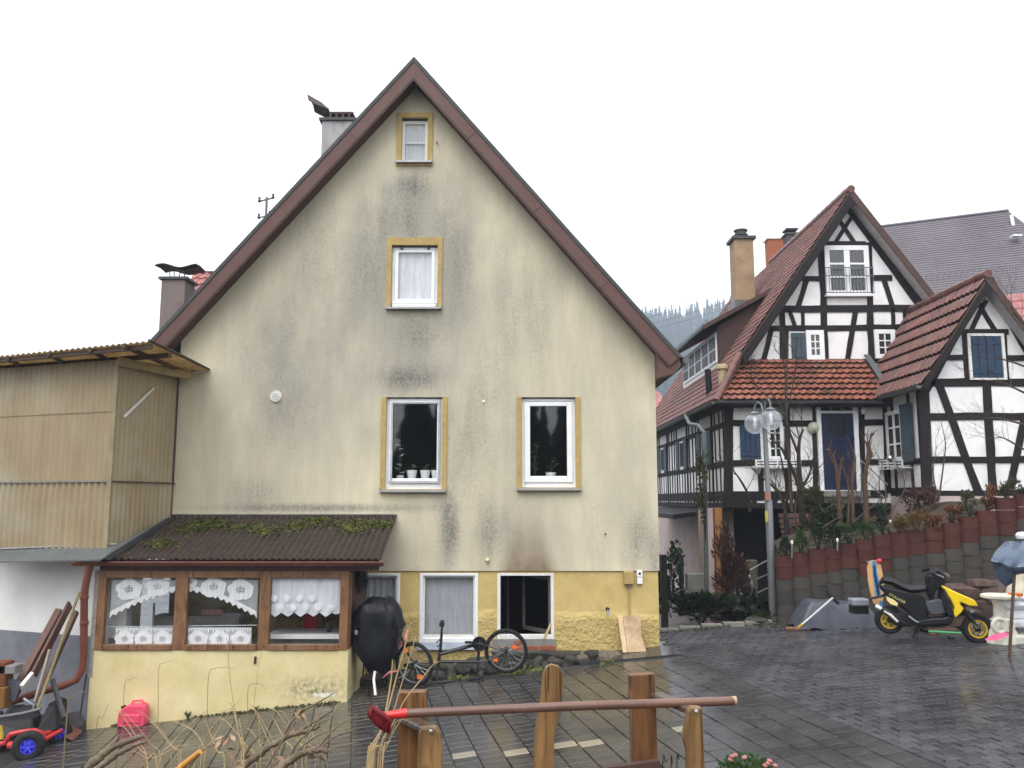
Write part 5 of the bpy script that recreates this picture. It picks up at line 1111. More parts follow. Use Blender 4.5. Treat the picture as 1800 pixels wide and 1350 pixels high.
def shutter(x0, x1, z0, z1, y, m, parent, boards=3, th_=.045):
    s_ = None; bw = (x1 - x0) / boards
    s_ = ob('shutter', MB().bb(x0, x1, y - .022, y - .002, z0, z1), m, parent)
    for k in range(boards): ob('board', MB().bb(x0 + bw * k + .006, x0 + bw * (k + 1) - .006, y - th_, y - .023, z0, z1), m, s_, bevel=.004)
    for f in (.13, .85): ob('crosspiece', MB().bb(x0 + .02, x1 - .02, y - th_ - .014, y - th_ - .001, z0 + (z1 - z0) * f - .035, z0 + (z1 - z0) * f + .035), m, s_)
    return s_
def r2(fn, a, b, d): p, q = fn(*a), fn(*b); r_ = rect(p[0], p[1], q[0], q[1], d); return r_
# gable windows
x0, x1, z0, z1 = r2(c1_, (870, 352), (1076, 590), YG); wg = panes_window(x0, x1, z0 + .04, z1, YG - .03, 2, 3, th, M_WHITE, .14, .05, mid=.16)
ob('sill', MB().bb(x0 - .03, x1 + .03, YG - .2, YG - .02, z0, z0 + .06), M_WHITE, wg); ob('panel_below', MB().bb(x0 + .05, x1 - .05, YG - .02, YG, PZ(c1_(0, 632)[1], YG), z0 - .02), M_INFILL, wg)
rl = MB(); za, zb = PZ(c1_(0, 575)[1], YG), PZ(c1_(0, 460)[1], YG)
for z in (za, zb, (za + 2 * zb) / 3): rl.bb(x0 - .06, x1 + .06, YG - .22, YG - .20, z - .012, z + .012)
for k in range(15): xx = x0 - .04 + (x1 - x0 + .08) * k / 14; rl.bb(xx - .006, xx + .006, YG - .216, YG - .204, za, zb)
for xx in (x0 - .05, x1 + .05): rl.bb(xx - .01, xx + .01, YG - .21, YG, zb - .01, zb + .01)
ob('railing', rl, M_GUTTER, wg)
x0, x1, z0, z1 = r2(c1_, (783, 745), (866, 882), YG); wg = panes_window(x0, x1, z0, z1, YG - .03, 2, 3, th, M_WHITE, .13, .03); xs0, xs1, zs0, zs1 = r2(c1_, (716, 756), (781, 880), YG); shutter(xs0, xs1, zs0, zs1, YG - .03, M_BLUEG, wg, 3)
x0, x1, z0, z1 = r2(c1_, (1100, 742), (1196, 876), YG); panes_window(x0, x1, z0, z1, YG - .03, 2, 3, th, M_WHITE, .12, .03)
# wing window with closed blue shutters
x0, x1, z0, z1 = rect(1700, 587, 1765, 668, YW); mb = MB(); frame_ring(mb, x0, x1, z0, z1, YW - .07, YW - .005, .07, .07, .04, .06); wg = ob('window', mb, M_WHITEP, th)
xm = (x0 + x1) / 2; shutter(x0 + .075, xm - .004, z0 + .05, z1 - .07, YW - .01, M_BLUE, wg, 2); shutter(xm + .004, x1 - .075, z0 + .05, z1 - .07, YW - .01, M_BLUE, wg, 2)
# ground floor front: shutter + window with flower box, door
x0, x1, z0, z1 = r2(c2_, (848, 582), (962, 850), YT); wg = panes_window(x0, x1, z0, z1, YT - .03, 2, 4, th, M_WHITE, .08, .03); xs0, xs1, zs0, zs1 = r2(c2_, (656, 602), (800, 846), YT); shutter(xs0, xs1, zs0, zs1, YT - .03, M_BLUE, wg, 4)
def flower_box(a, b, zc, h, parent, nrm, label):
    """white slatted box on brackets between a and b"""
    f = thing('flower_box', label, 'flower box', (a + b) / 2); a = a + nrm * .28; b = b + nrm * .28
    for k in range(3): z = V((0, 0, zc - a.z + (k - 1) * h * .36)); ob('slat', MB().bar(a + z, b + z, .02, h * .2), M_WHITE, f)
    for k in range(5): q = a + (b - a) * (k + .1) / 4.2; q = V((q.x, q.y, zc)) - nrm * .02; ob('upright', MB().box(q, (.04, .04, h)), M_WHITE, f)
    for k in (.12, .88): q = a + (b - a) * k; ob('bracket', MB().prism([V((q.x, q.y, zc - h / 2)), V((q.x, q.y, zc - h / 2)) - nrm * .28, V((q.x, q.y, zc - h / 2 - .2)) - nrm * .28], V((.03, .0, 0)) if abs(nrm.y) > .5 else V((0, .03, 0))), M_WHITE, f)
    ob('tray', MB().prism([V((a.x, a.y, zc - h / 2 - .02)), V((b.x, b.y, zc - h / 2 - .02)), V((b.x, b.y, zc - h / 2 - .02)) - nrm * .26, V((a.x, a.y, zc - h / 2 - .02)) - nrm * .26], (0, 0, .02)), M_WHITE, f)
flower_box(P(1322, 815, YT), P(1402, 815, YT), PZ(815, YT), .19, th, V((0, -1, 0)), 'white slatted flower box under the left ground floor window')
x0, x1, z0, z1 = rect(1436, 707, 1508, 863, YT); mb = MB(); frame_ring(mb, x0, x1, z0, z1, YT - .10, YT - .002, .11, .11, .02, .06); mb.bb(x0 + .11, x1 - .11, YT - .09, YT - .01, PZ(727, YT), PZ(723, YT)); dr = ob('door', mb, M_WHITE, th, bevel=.006)
lx0, lx1, lz1 = x0 + .11, x1 - .11, PZ(727, YT); ob('door_leaf', MB().bb(lx0, lx1, YT - .06, YT - .01, z0, lz1), M_DOORB, dr)
for k in range(3):
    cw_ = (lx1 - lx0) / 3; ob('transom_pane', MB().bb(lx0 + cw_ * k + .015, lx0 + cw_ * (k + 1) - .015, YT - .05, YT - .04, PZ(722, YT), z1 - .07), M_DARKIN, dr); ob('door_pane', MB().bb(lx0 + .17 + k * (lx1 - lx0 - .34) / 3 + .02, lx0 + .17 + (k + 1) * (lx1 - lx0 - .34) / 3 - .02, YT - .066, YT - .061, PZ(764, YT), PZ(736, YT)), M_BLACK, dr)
ob('door_rail', MB().bb(lx0, lx1, YT - .08, YT - .061, PZ(774, YT), PZ(770, YT)), M_DOORB, dr); ob('door_plank', MB().bb((lx0 + lx1) / 2 - .005, (lx0 + lx1) / 2 + .005, YT - .066, YT - .0605, z0 + .05, PZ(778, YT)), M_BLACK, dr)
ob('handle', MB().tube([(lx0 + .08, YT - .1, z0 + 1.05), (lx0 + .2, YT - .1, z0 + 1.05)], .012, 6), M_STEEL, dr)
ob('door_step', MB().bb(x0 - .05, x1 + .05, YT - .5, YT - .02, z0 - .14, z0 - .01), M_CONC, th)
q = P(1430, 752, YT - .05); wlp = tag(ob('wall_lantern', MB().lathe([(.001, .14), (.10, .12), (.15, .06), (.15, .03), (.11, 0)], q + V((0, .03, 0)), (0, -1, 0), 18), mat('cream_glass', (.55, .54, .42), .4), None, True), 'round cream wall lamp left of the dark blue door', 'lamp')
q = P(1516, 722, YT - .05); tag(ob('door_bell_lantern', MB().lathe([(.001, -.1), (.05, -.09), (.07, .02), (.03, .1), (.001, .12)], q + V((0, -.06, 0)), n=10), M_WHITEP, None, True), 'small pale lantern right of the dark blue door', 'lamp')
# wing side window (on plane x = WGX)
ya = PS(1590, 760, WGX).y; yb = PS(1562, 760, WGX).y; za, zb = PZ(808, 20.9), PZ(718, 20.9)
mb = MB(); 
for (y0_, y1_, a, b) in ((ya, ya + .09, za, zb), (yb - .09, yb, za, zb), (ya + .09, yb - .09, za, za + .09), (ya + .09, yb - .09, zb - .09, zb), ((ya + yb) / 2 - .03, (ya + yb) / 2 + .03, za + .09, zb - .09)): mb.bb(WGX - .075, WGX - .005, y0_, y1_, a, b)
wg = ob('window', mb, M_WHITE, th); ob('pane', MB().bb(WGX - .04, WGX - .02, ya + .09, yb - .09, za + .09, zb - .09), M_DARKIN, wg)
for k in (1, 2): zz = za + (zb - za) * k / 3; ob('glazing_bar', MB().bb(WGX - .062, WGX - .042, ya + .09, yb - .09, zz - .02, zz + .02), M_WHITE, wg)
ysb = PS(1609, 760, WGX).y; ob('shutter', MB().bb(WGX - .11, WGX - .06, ysb, ya - .02, za - .05, zb + .1), M_BLUEG, wg)
for f in (.15, .85): ob('crosspiece', MB().bb(WGX - .125, WGX - .111, ysb + .02, ya - .04, za + (zb - za) * f - .04, za + (zb - za) * f + .04), M_BLUEG, wg)
flower_box(PS(1606, 815, WGX), PS(1553, 815, WGX), PZ(815, 20.9), .19, th, V((-1, 0, 0)), 'white slatted flower box under the wing side window')
q = P(1565, 806, 20.9); tag(ob('silver_ball', MB().lathe([(.001, -.09)] + [(.09 * math.cos(a * .314 - 1.57), .09 * math.sin(a * .314 - 1.57)) for a in range(1, 10)] + [(.001, .09)], q, n=14), mat('silver_ball', (.6, .6, .62), .15, .05, 3, metal=.9), None, True), 'silver garden ball on the wing side flower box', 'ball')
mb = MB(); mb.bb(PX(1565, 890, YT - .3), PX(1620, 890, YT - .3), YW + .7, YW + .75, PZ(900, YW + .7), PZ(884, YW + .7)); tag(ob('blue_plank', mb, M_BLUE, None), 'blue plank under the wing side flower box', 'plank')
# roofs --------------------------------------------------------
EX, EZ = TX0 - .38, RDZ - (RDX - TX0 + .38) * SL - .0
yf = YG - .42
rf = MB()
ridge_pt = lambda y: V((RDX, y, RDZ + .22)); n_l = V((-SL, 0, 1)).normalized(); n_r = V((SL, 0, 1)).normalized()
zpt = zg0 + .10                                            # level where the skirt roof meets the gable
xpt = RDX - (RDZ + .22 - zpt) / SL; xe = TX0 - .40; zee = RDZ + .22 - (RDX - xe) * SL; yse = YT - .42
upper = [ridge_pt(yf), ridge_pt(36.5), V((xe, 36.5, zee)), V((xe, yse, zee)), V((xpt, yf, zpt))]
rm = MB(); rm.prism(upper, -n_l * .10); tr = ob('roof', rm, M_FASCIA_D, th)
rgx = RDX + (RDZ + .22 - 5.0) / SL; rm = MB(); rm.prism([ridge_pt(yf), ridge_pt(36.5), V((rgx, 36.5, 5.0)), V((rgx, yf, 5.0))], -n_r * .10); rr = ob('roof_slope', rm, mat('grey_soffit_board', (.48, .46, .45), .8, .12, 6), tr)
# verge boards
ob('verge_board', MB().bar(ridge_pt(yf - .012) - n_l * .13, V((xpt, yf - .012, zpt)) - n_l * .13, .03, .22, (1, 0, 0)), M_TIMB, tr); ob('verge_board', MB().bar(ridge_pt(yf - .015) - n_r * .02, V((rgx, yf - .015, 5.0)) - n_r * .02, .03, .17, (1, 0, 0)), M_FASCIA_D, tr)
# skirt roof in front of the gable
sk_x1 = WGX + .05; sk = [V((xpt, YG - .01, zpt + .02)), V((sk_x1, YG - .01, zpt + .02)), V((sk_x1, yse, zee)), V((xe, yse, zee))]; rm = MB(); rm.prism(sk, (0, 0, -.08)); skr = ob('skirt_roof', rm, M_FASCIA_D, tr)
# wing roof
wr = V((PX(1735, 482, YW - .38), 0, PZ(486, YW - .38))); slw = (wapx.z - zwe) / hw_; wex = WGX - .34; wez = wr.z - (wr.x - wex) * slw; yw0 = YW - .38
rm = MB(); n_wl = V((-slw, 0, 1)).normalized(); n_wr = V((slw, 0, 1)).normalized(); wre = V((2 * wr.x - wex, 0, wez))
rm.prism([V((wr.x, yw0, wr.z)), V((wr.x, 31, wr.z)), V((wex, 31, wez)), V((wex, yw0, wez))], -n_wl * .08); wro = ob('wing_roof', rm, M_FASCIA_D, tr)
rm = MB(); rm.prism([V((wr.x, yw0, wr.z)), V((wr.x, 31, wr.z)), V((wre.x, 31, wez)), V((wre.x, yw0, wez))], -n_wr * .08); ob('wing_roof', rm, MATS['grey_soffit_board'], tr)
ob('verge_board', MB().bar(V((wr.x, yw0 - .012, wr.z)) - n_wl * .12, V((wex, yw0 - .012, wez)) - n_wl * .06, .03, .13, (1, 0, 0)), M_TIMB, tr); ob('verge_board', MB().bar(V((wr.x, yw0 - .015, wr.z)) - n_wr * .02, V((wre.x, yw0 - .015, wez)) - n_wr * .02, .03, .15, (1, 0, 0)), M_FASCIA_D, tr)
# tiles
TW, TL = .19, .25; t_or = tile_shape(.185, .19); t_rd = tile_shape(TW, TL, .035); t_wd = tile_shape(.2, .36, .045)
sets = []
def hipx(c):                                               # skirt tiles only right of the hip
    f = (c.z - zee) / (zpt - zee); return c.x > xe + (xpt - xe) * f + .05
vd = V((0, yse - YG, zee - zpt)).normalized(); L_ = (V((0, YG, zpt)) - V((0, yse, zee))).length
for m in tile_mats(V((xe, YG - .02, zpt + .03)), (1, 0, 0), vd, sk_x1 - xe - .02, L_, .185, L_ / 8 * .999, hipx): sets.append(('o', m))
vdl = V((-1, 0, -SL)).normalized(); Ls = (V((RDX, 0, RDZ + .22)) - V((xe, 0, zee))).length
def left_keep(c):
    if c.z < zpt: f = (zpt - c.z) / (zpt - zee); return c.y > yf - (yf - yse) * f + .06
    return c.y > yf + .02
def dorm_keep(c): return left_keep(c) and not (25.4 < c.y < 30.6 and 6.2 < c.x < 7.2) 
Tmain = tile_mats(V((RDX, yse, RDZ + .235)), (0, 1, 0), vdl, 14.6, Ls, TW, TL, dorm_keep)
for m in Tmain: sets.append(('r', m))
vdw = V((-1, 0, -slw)).normalized(); Lw_ = (V((wr.x, 0, wr.z)) - V((wex, 0, wez))).length
for m in tile_mats(V((wr.x, yw0, wr.z + .01)), (0, 1, 0), vdw, 4.2, Lw_, .2, Lw_ / 7 * .999, None): sets.append(('w', m))
shapes = {'o': (t_or, M_TORG), 'r': (t_rd, M_TRED), 'w': (t_wd, mat('x', (.1, .1, .1)) if False else M_TRED)}
tme = {k: v[0].mesh('roof_tile', v[1]) for k, v in shapes.items()}
def tprio(it):
    m = it[1].translation; vis = (it[0] == 'o'); return (0 if vis else 1, m.length)
sets.sort(key=tprio); par = {'o': skr, 'r': tr, 'w': wro}; restm = MB()
for k, (ty, m) in enumerate(sets):
    if k < 300: o = bpy.data.objects.new('roof_tile', tme[ty]); C.objects.link(o); o.matrix_world = m; attach(o, tr)
    else: restm.cur = 0 if ty != 'o' else 1; restm.add([m @ V(w_) for w_ in shapes[ty][0].v], shapes[ty][0].f)
ob('further_tiles', restm, [M_TRED, M_TORG], tr, kind='stuff')
# ridge and hip caps
def caps(a, b, n, r, m=M_TRED):
    for k in range(n): p, q = lerp(a, b, k / n), lerp(a, b, (k + 1.12) / n); ob('ridge_tile', MB().tube([p, q], [r * .9, r * 1.08], 9), m, tr, True)
caps(V((RDX, yf - .05, RDZ + .28)), V((RDX, 30, RDZ + .28)), 18, .12); caps(V((wr.x, yw0 - .05, wr.z + .06)), V((wr.x, 26, wr.z + .06)), 16, .11)
caps(V((xe, yse, zee + .03)), V((xpt, yf - .02, zpt + .07)), 7, .085, M_TRED)
ob('valley_sheet', MB().bar(V((sk_x1 - .02, yse - .02, zee + .1)), V((sk_x1 - .02, YG - .1, zpt + .14)), .16, .03), M_GUTTER, tr)
# gutters
gm = MB(); half_pipe(gm, (xe - .05, yse - .06, zee + .02), (wex + .05, yse - .06, zee + .02), .075); half_pipe(gm, (xe - .06, yse, zee + .02), (xe - .06, 36, zee + .02), .075); half_pipe(gm, (wex - .06, yse - .1, wez + .03), (wex - .06, yw0, wez + .03), .075); ob('gutter', gm, M_GUTTER, tr, True)
ob('eave_soffit', MB().bb(xe, WGX, yse + .04, YT, zee - .1, zee - .06), M_TIMB, tr); ob('eave_soffit', MB().bb(xe + .04, TX0, YT, 36, zee - .1, zee - .06), M_TIMB, tr)
ob('downpipe', MB().tube([P(1205, 730, 25) + V((0, 0, 0)), P(1212, 745, 23.8), P(1228, 748, 22.4), P(1238, 760, 21.9), P(1240, 900, 21.9), P(1243, 1082, 21.9)], .055, 10), mat('green_grey_pipe', (.12, .14, .14), .6), th, True)
# dormer on the left slope
dy0, dy1 = 25.3, 30.6; dxf = 6.2; zd0 = RDZ + .22 - (RDX - dxf) * SL; zd1 = 7.6
dm = ob('dormer', MB().bb(dxf, dxf + .1, dy0, dy1, zd0 - .1, zd1), M_WHITEP, tr)
nwin = 5
for k in range(nwin):
    a = dy0 + .12 + k * (dy1 - dy0 - .24) / nwin; b = a + (dy1 - dy0 - .24) / nwin - .1; f_ = ob('dormer_window', MB().bb(dxf - .04, dxf - .002, a, b, zd0 + .22, zd1 - .08), M_WHITE, dm)
    del f_
    for j in (0, 1): 
        m_ = (a + b) / 2; y_0, y_1 = (a + .06, m_ - .03) if j == 0 else (m_ + .03, b - .06)
        for z_0, z_1 in ((zd0 + .3, (zd0 + zd1) / 2 + .03), ((zd0 + zd1) / 2 + .07, zd1 - .15)): ob('dormer_pane', MB().bb(dxf - .05, dxf - .041, y_0, y_1, z_0, z_1), M_BLACK, dm)
xm_ = 7.75; zm_ = RDZ + .22 - (RDX - xm_) * SL
ob('dormer_cheek', MB().prism([(dxf, dy0, zd0 - .1), (xm_ + .1, dy0, zm_ + .1), (dxf, dy0, zd1 + .1)], (0, .08, 0)), M_FASCIA_D, dm)
ob('dormer_roof', MB().prism([(dxf - .5, dy0 - .25, zd1 + .0), (xm_ + .2, dy0 - .25, zm_ + .18), (xm_ + .2, dy1 + .2, zm_ + .18), (dxf - .5, dy1 + .2, zd1)], (0, 0, .09)), M_ROOFD, dm)
ob('dormer_verge', MB().bar((dxf - .5, dy0 - .27, zd1 + .03), (xm_ + .1, dy0 - .27, zm_ + .16), .03, .12), M_FASCIA_D, dm)
sg = MB()
for z in (0, .18): sg.tube([(dxf - .3, dy0, zd1 + .14 + z), (dxf - .3, dy1, zd1 + .14 + z)], .01, 5)
for k in range(6): y = dy0 + (dy1 - dy0) * k / 5; sg.tube([(dxf - .3, y, zd1 + .06), (dxf - .3, y, zd1 + .34)], .01, 5)
ob('snow_guard', sg, M_GUTTER, dm)
# chimneys and vent pipes
q0, q1 = P(1291, 420, 27.4), P(1324, 420, 27.4)
ch = ob('chimney', MB().bb(q0.x, q1.x, 27.4, 28.1, 8.2, PZ(420, 27.4)), mat('tan_chimney_render', (.34, .235, .14), .9, .15, 2, .4, 30, dirt=(.16, .12, .09), dirt_amt=.6), tr, bevel=.01)
zt = PZ(420, 27.4); ob('chimney_collar', MB().bb(q0.x - .08, q1.x + .08, 27.32, 28.18, zt, zt + .1), M_ROOFD, ch); ob('chimney_pot', MB().lathe([(.2, 0), (.2, .1), (.24, .11), (.24, .15), (.19, .16), (.19, .26), (.23, .27), (.23, .31), (.001, .32)], ((q0.x + q1.x) / 2, 27.75, zt + .1), n=14), M_ROOFD, ch)
ob('lead_flashing', MB().bb(q0.x - .08, q1.x + .15, 27.3, 28.2, 8.0, PZ(528, 27.4)), M_GUTTER, ch)
for a, b, py_, d, m_ in ((1351, 1377, 420, 31, M_BRICK), (1384, 1402, 412, 30, M_ROOFD)):
    x0, x1 = PX(a, py_, d), PX(b, py_, d); c_ = ob('chimney', MB().bb(x0, x1, d, d + .5, 8.5, PZ(py_, d)), m_, tr); ob('chimney_collar', MB().bb(x0 - .06, x1 + .06, d - .05, d + .55, PZ(py_, d), PZ(py_, d) + .07), M_WHITEP if m_ == M_BRICK else M_ROOFD, c_)
q = P(1393, 403, 30); ob('chimney_cowl', MB().bb(q.x - .22, q.x + .22, 30, 30.5, q.z, q.z + .06), M_ROOFD, tr)
q = P(1269, 640, 22.7); q.z = RDZ + .22 - (RDX - q.x) * SL; ob('clay_vent', MB().lathe([(.11, -.1), (.11, .35), (.16, .37), (.16, .45), (.13, .5), (.001, .5)], q, n=12), mat('beige_clay', (.42, .32, .2), .8), tr, True)
q = P(1246, 655, 23.4); q.z = RDZ + .22 - (RDX - q.x) * SL; ob('vent_pipe', MB().tube([q - V((0, 0, .1)), q + V((-.03, 0, .75))], .09, 10), M_BLACK, tr, True)
# posts and openings under the corner
ob('corner_bracket', MB().bb(TX0 - .15, TX0 + .5, YT - .06, YT + .3, zflo - .12, zflo + .2), M_TIMB, th)
q = P(1266, 945, YT); ob('support_post', MB().bb(q.x - .11, q.x + .08, YT + .05, YT + .25, -.6, zflo - .12), mat('orange_pine', (.33, .155, .05), .6, .2, 8, st=(1, 1, .2)), th); ob('support_wall', MB().bb(PX(1243, 1000, YT), PX(1258, 1000, YT), YT + .1, YT + .9, -1, zflo - .13), M_PINK, th)
ob('support_post', MB().bb(PX(1272, 945, YT), PX(1284, 945, YT), YT + .1, YT + .3, -.6, zflo - .12), M_TIMB, th)
# canopy over the pink cellar wall on the side
tag(ob('side_canopy', MB().prism([(TX0 + .3, 23.6, 2.2), (TX0 - 1.2, 23.6, 2.0), (TX0 - 1.2, 31, 2.0), (TX0 + .3, 31, 2.2)], (0, 0, .12)), M_BLACK, None), 'dark flat canopy along the pink cellar wall of the timbered house', 'canopy')
# slatted pink steps under the front window and stair rail to the door
sp = thing('brick_steps', 'stack of reddish steps beneath the left ground floor window', 'steps', P(1400, 985, 19.9))
for k in range(9): y_ = 906 + k * 9.5; a, b = P(1374 + k * 1.5, y_, 20.1), P(1426, y_, 20.1); ob('step', MB().bb(a.x, b.x, 20.1 - k * .06, 20.35, a.z - .05, a.z + .04), mat('reddish_step', (.19, .11, .10), .8, .2, 5), sp)
sr = thing('stair_railing', 'thin dark stair railing right of the blue door', 'railing', P(1560, 880, 20.8))
for a, b in (((1512, 808), (1560, 852)), ((1512, 836), (1556, 876))): ob('rail', MB().tube([P(*a, 21.2), P(*b, 20.7)], .016, 6), M_GUTTER, sr)
for x_, y0_, y1_ in ((1514, 810, 880), (1557, 850, 890)): ob('baluster', MB().tube([P(x_, y0_, 21), P(x_, y1_, 21)], .014, 6), M_GUTTER, sr)
hr = thing('step_handrail', 'white handrail beside the steps behind the street lamp', 'railing', P(1340, 1040, 18.8))
for a, b in (((1318, 1002), (1372, 972)), ((1330, 1018), (1372, 1000)), ((1332, 1042), (1372, 1022)), ((1335, 1064), (1370, 1046))): ob('rail', MB().tube([P(*a, 18.6), P(*b, 19.0)], .013, 6), M_STEEL, hr)
for x_ in (1330, 1362): ob('baluster', MB().tube([P(x_, 1000 - (x_ - 1330) * .5, 18.7), P(x_, 1075, 18.7)], .016, 6), M_GUTTER, hr)
# bits at the pink wall
q = P(1195, 985, 21.5); tag(ob('hanging_coat', MB().prism([P(1190, 975, 21.5), P(1202, 975, 21.5), P(1203, 1028, 21.5), P(1193, 1030, 21.5)], (0, .1, 0)), mat('dark_blue_coat', (.03, .035, .045), .9), None, bevel=.02), 'dark blue cloth hanging at the pink wall', 'cloth')
tag(ob('white_downpipe', MB().tube([P(1183, 960, 21), P(1186, 1000, 21), P(1190, 1045, 21)], .07, 10), M_WHITEP, None, True), 'short white pipe in front of the pink wall', 'pipe')
tag(ob('stone_trough', MB().bb(PX(1207, 1020, 21.3), PX(1236, 1020, 21.3), 21.2, 21.5, PZ(1037, 21.3), PZ(1008, 21.3)), M_CONC, None, bevel=.02), 'grey stone trough in front of the pink wall', 'trough')
tag(ob('fence_post', MB().bb(PX(1162, 1030, 18), PX(1172, 1030, 18), 17.9, 18.1, -.4, PZ(975, 18)), M_BLACK, None), 'dark post right beside the corner of the yellow house', 'post')
q = P(1320, 1010, 21); ck = tag(ob('wall_cabinet', MB().bb(PX(1308, 1000, 21), PX(1332, 1000, 21), 21, 21.3, PZ(1035, 21), PZ(985, 21)), mat('olive_metal', (.10, .10, .06), .6), None, bevel=.02), 'olive cabinet in the dark passage under the timbered house', 'cabinet')
tag(ob('rim_hoop', MB().torus(P(1310, 1028, 20.8), (1, .3, 0), .3, .02, 30, 6), M_STEEL, None, True), 'thin wheel rim leaning in the dark passage', 'wheel')

# ------------------------------------------------------------------ large grey roofed house behind
bh = thing('grey_roofed_house', 'large house behind with long dark grey tiled hipped roof', 'house', (22, 40, 0)); DB = 36.0
ra, rb_, rc = P(1500, 405, DB), P(1772, 371, DB - 1.0), P(1860, 440, DB - 4); ev = -7.0
def rows_mat():
    t = NT('grey_plain_tiles'); w = t.co(True); sep = t.new('SeparateXYZ'); t.l.new(w, sep.inputs[0])
    s_ = t.math('FRACT', t.math('MULTIPLY', sep.outputs[2], 5.2)); c = t.mix(t.ramp(t.noise(w, .5, 5, .6), .35, .7), (.075, .062, .076), (.125, .105, .125))
    c = t.mix(t.ramp(t.noise(w, 12, 4, .7, (1, 1, 1)), .4, .75, 0, .5), c, (.17, .155, .165)); t.bump(s_, 1.0, .05); return t.fin(c, .5)
M_GROWS = rows_mat(); low = V((0, -6.5, -7.6))
rm = MB(); rm.quad(ra, rb_, rb_ + low + V((2.5, 0, 0)), ra + low); rm.quad(ra, rb_, rb_ + V((2.5, 6.5, -7.6)), ra + V((0, 6.5, -7.6))); rm.add([rb_, rb_ + low + V((2.5, 0, 0)), rb_ + V((2.5, 6.5, -7.6))], [(0, 1, 2)]); rm.add([ra, ra + low, ra + V((0, 6.5, -7.6))], [(0, 1, 2)])
gro = ob('roof', rm, M_GROWS, bh)
nrows = 66
vdn = low.normalized(); nn = (rb_ - ra).cross(low).normalized(); nn = nn if nn.z > 0 else -nn
for k in range(nrows):
    f = (k + .5) / nrows; a = ra + low * f + nn * .015; b = rb_ + (low + V((2.5, 0, 0))) * f + nn * .015
    ob('tile_course', MB().prism([a, b, b + vdn * .15 + nn * .014, a + vdn * .15 + nn * .014], -nn * .02), M_GROWS, gro)
ob('ridge_cap', MB().tube([ra, rb_], .09, 8), M_GROWS, gro, True); ob('wall', MB().prism([ra + low * .97, rb_ + low * .97 + V((2.3, 0, 0)), rb_ + low * .97 + V((2.3, 12, 0)), ra + low * .97 + V((0, 12, 0))], (0, 0, -7)), M_INFILL, bh)
q = P(1779, 380, DB - 1.6); ob('roof_pipe', MB().tube([q + V((-.03, 0, .05)), q + V((.05, 0, -.75))], .07, 8), M_WHITE, gro, True); ob('roof_hatch', MB().box(P(1786, 415, DB - 2.4), (.35, .3, .06)), M_WHITE, gro)
m = MB()
for k in range(30): f = k / 29; a = ra + (rb_ - ra) * f * 1.02 + low * .42 + nn * .05; m.tube([a, a + V((0, 0, .2)), a + V((.1, 0, .2))], .015, 4)
ob('snow_hooks', m, M_GUTTER, gro)
sh = thing('small_red_roof', 'low red tiled roof showing right behind the wing', 'roof', P(1790, 580, 30)); a, b = P(1745, 522, 31), P(1850, 512, 31)
ob('roof', MB().prism([a, b, b + V((0, -3, -3.2)), a + V((-1, -3, -3.2))], (0, 0, -.1)), M_TPALE, sh)
for k in range(9): f = k / 9; a2 = lerp(a, a + V((-1, -3, -3.2)), f) + V((0, 0, .03)); b2_ = lerp(b, b + V((0, -3, -3.2)), f) + V((0, 0, .03)); ob('tile_course', MB().prism([a2, b2_, b2_ + V((0, -.33, -.30)), a2 + V((-.1, -.33, -.30))], (0, 0, -.05)), M_TPALE, sh)
ob('wall', MB().bb(a.x, b.x, 29, 31, 0, a.z - 3), M_INFILL, sh)
rq = thing('far_red_roof', 'far red tiled roof between the yellow and the timbered house', 'roof', P(1160, 720, 45)); a, b = P(1130, 690, 45), P(1172, 715, 45); ob('roof', MB().prism([P(1120, 672, 45), P(1160, 690, 45), P(1178, 730, 42), P(1120, 740, 42)], (0, .3, -.1)), M_TPALE, rq); ob('wall', MB().bb(6.2, 8.2, 44, 46, -1, 6.0), M_INFILL, rq)
# ------------------------------------------------------------------ retaining wall of stacked planter rings
tops = [(1387, 977), (1415, 972), (1445, 966), (1475, 962), (1501, 956), (1531, 947), (1560, 940), (1591, 936), (1621, 932), (1653, 928), (1685, 920), (1716, 909), (1747, 897), (1781, 874), (1815, 868)]
rw_ = thing('planter_ring_wall', 'retaining wall of stacked red and grey concrete planter rings', 'wall', (5.2, 16.2, .2))
M_RRED = mat('red_concrete_ring', (.075, .024, .018), .75, .18, 5, .4, 50, rand=.12, dirt=(.04, .02, .016), dirt_amt=.6); M_RGRY = mat('grey_concrete_ring', (.055, .050, .044), .8, .18, 5, .4, 50, rand=.16, dirt=(.03, .028, .022), dirt_amt=.7)
RH = .222; ring = MB(); no = 18; RO = .205
prof = [(RO, 0), (RO, RH - .007), (RO - .045, RH - .007), (RO - .045, .0), (RO, 0)]
ring.lathe(prof, n=no); ring.v = [(x * .94, y * .55 if y < 0 else y, z) for x, y, z in ring.v]
mr, mg = ring.mesh('planter_ring', M_RRED, True), ring.mesh('planter_ring', M_RGRY, True)
ring_tops = []
for i, (px_, py_) in enumerate(tops):
    d = 16.25 - i * .087; q = P(px_, py_, d); ring_tops.append(q); k = 0; z = q.z - RH
    while z > gz(q.x, q.y) - RH:
        o = ob('planter_ring', mr if k < 2 + (i in (5, 6, 13)) else mg, None, rw_); o.location = (q.x + random.uniform(-.008, .008), q.y + .2 + random.uniform(-.012, .012), z); o.rotation_euler = (0, 0, random.uniform(-.12, .12)); z -= RH; k += 1
    so = ob('soil_fill', MB().lathe([(.001, .03), (.10, 0), (.10, -.1)], (q.x, q.y + .2, q.z - .05), n=10), M_SOIL, rw_)
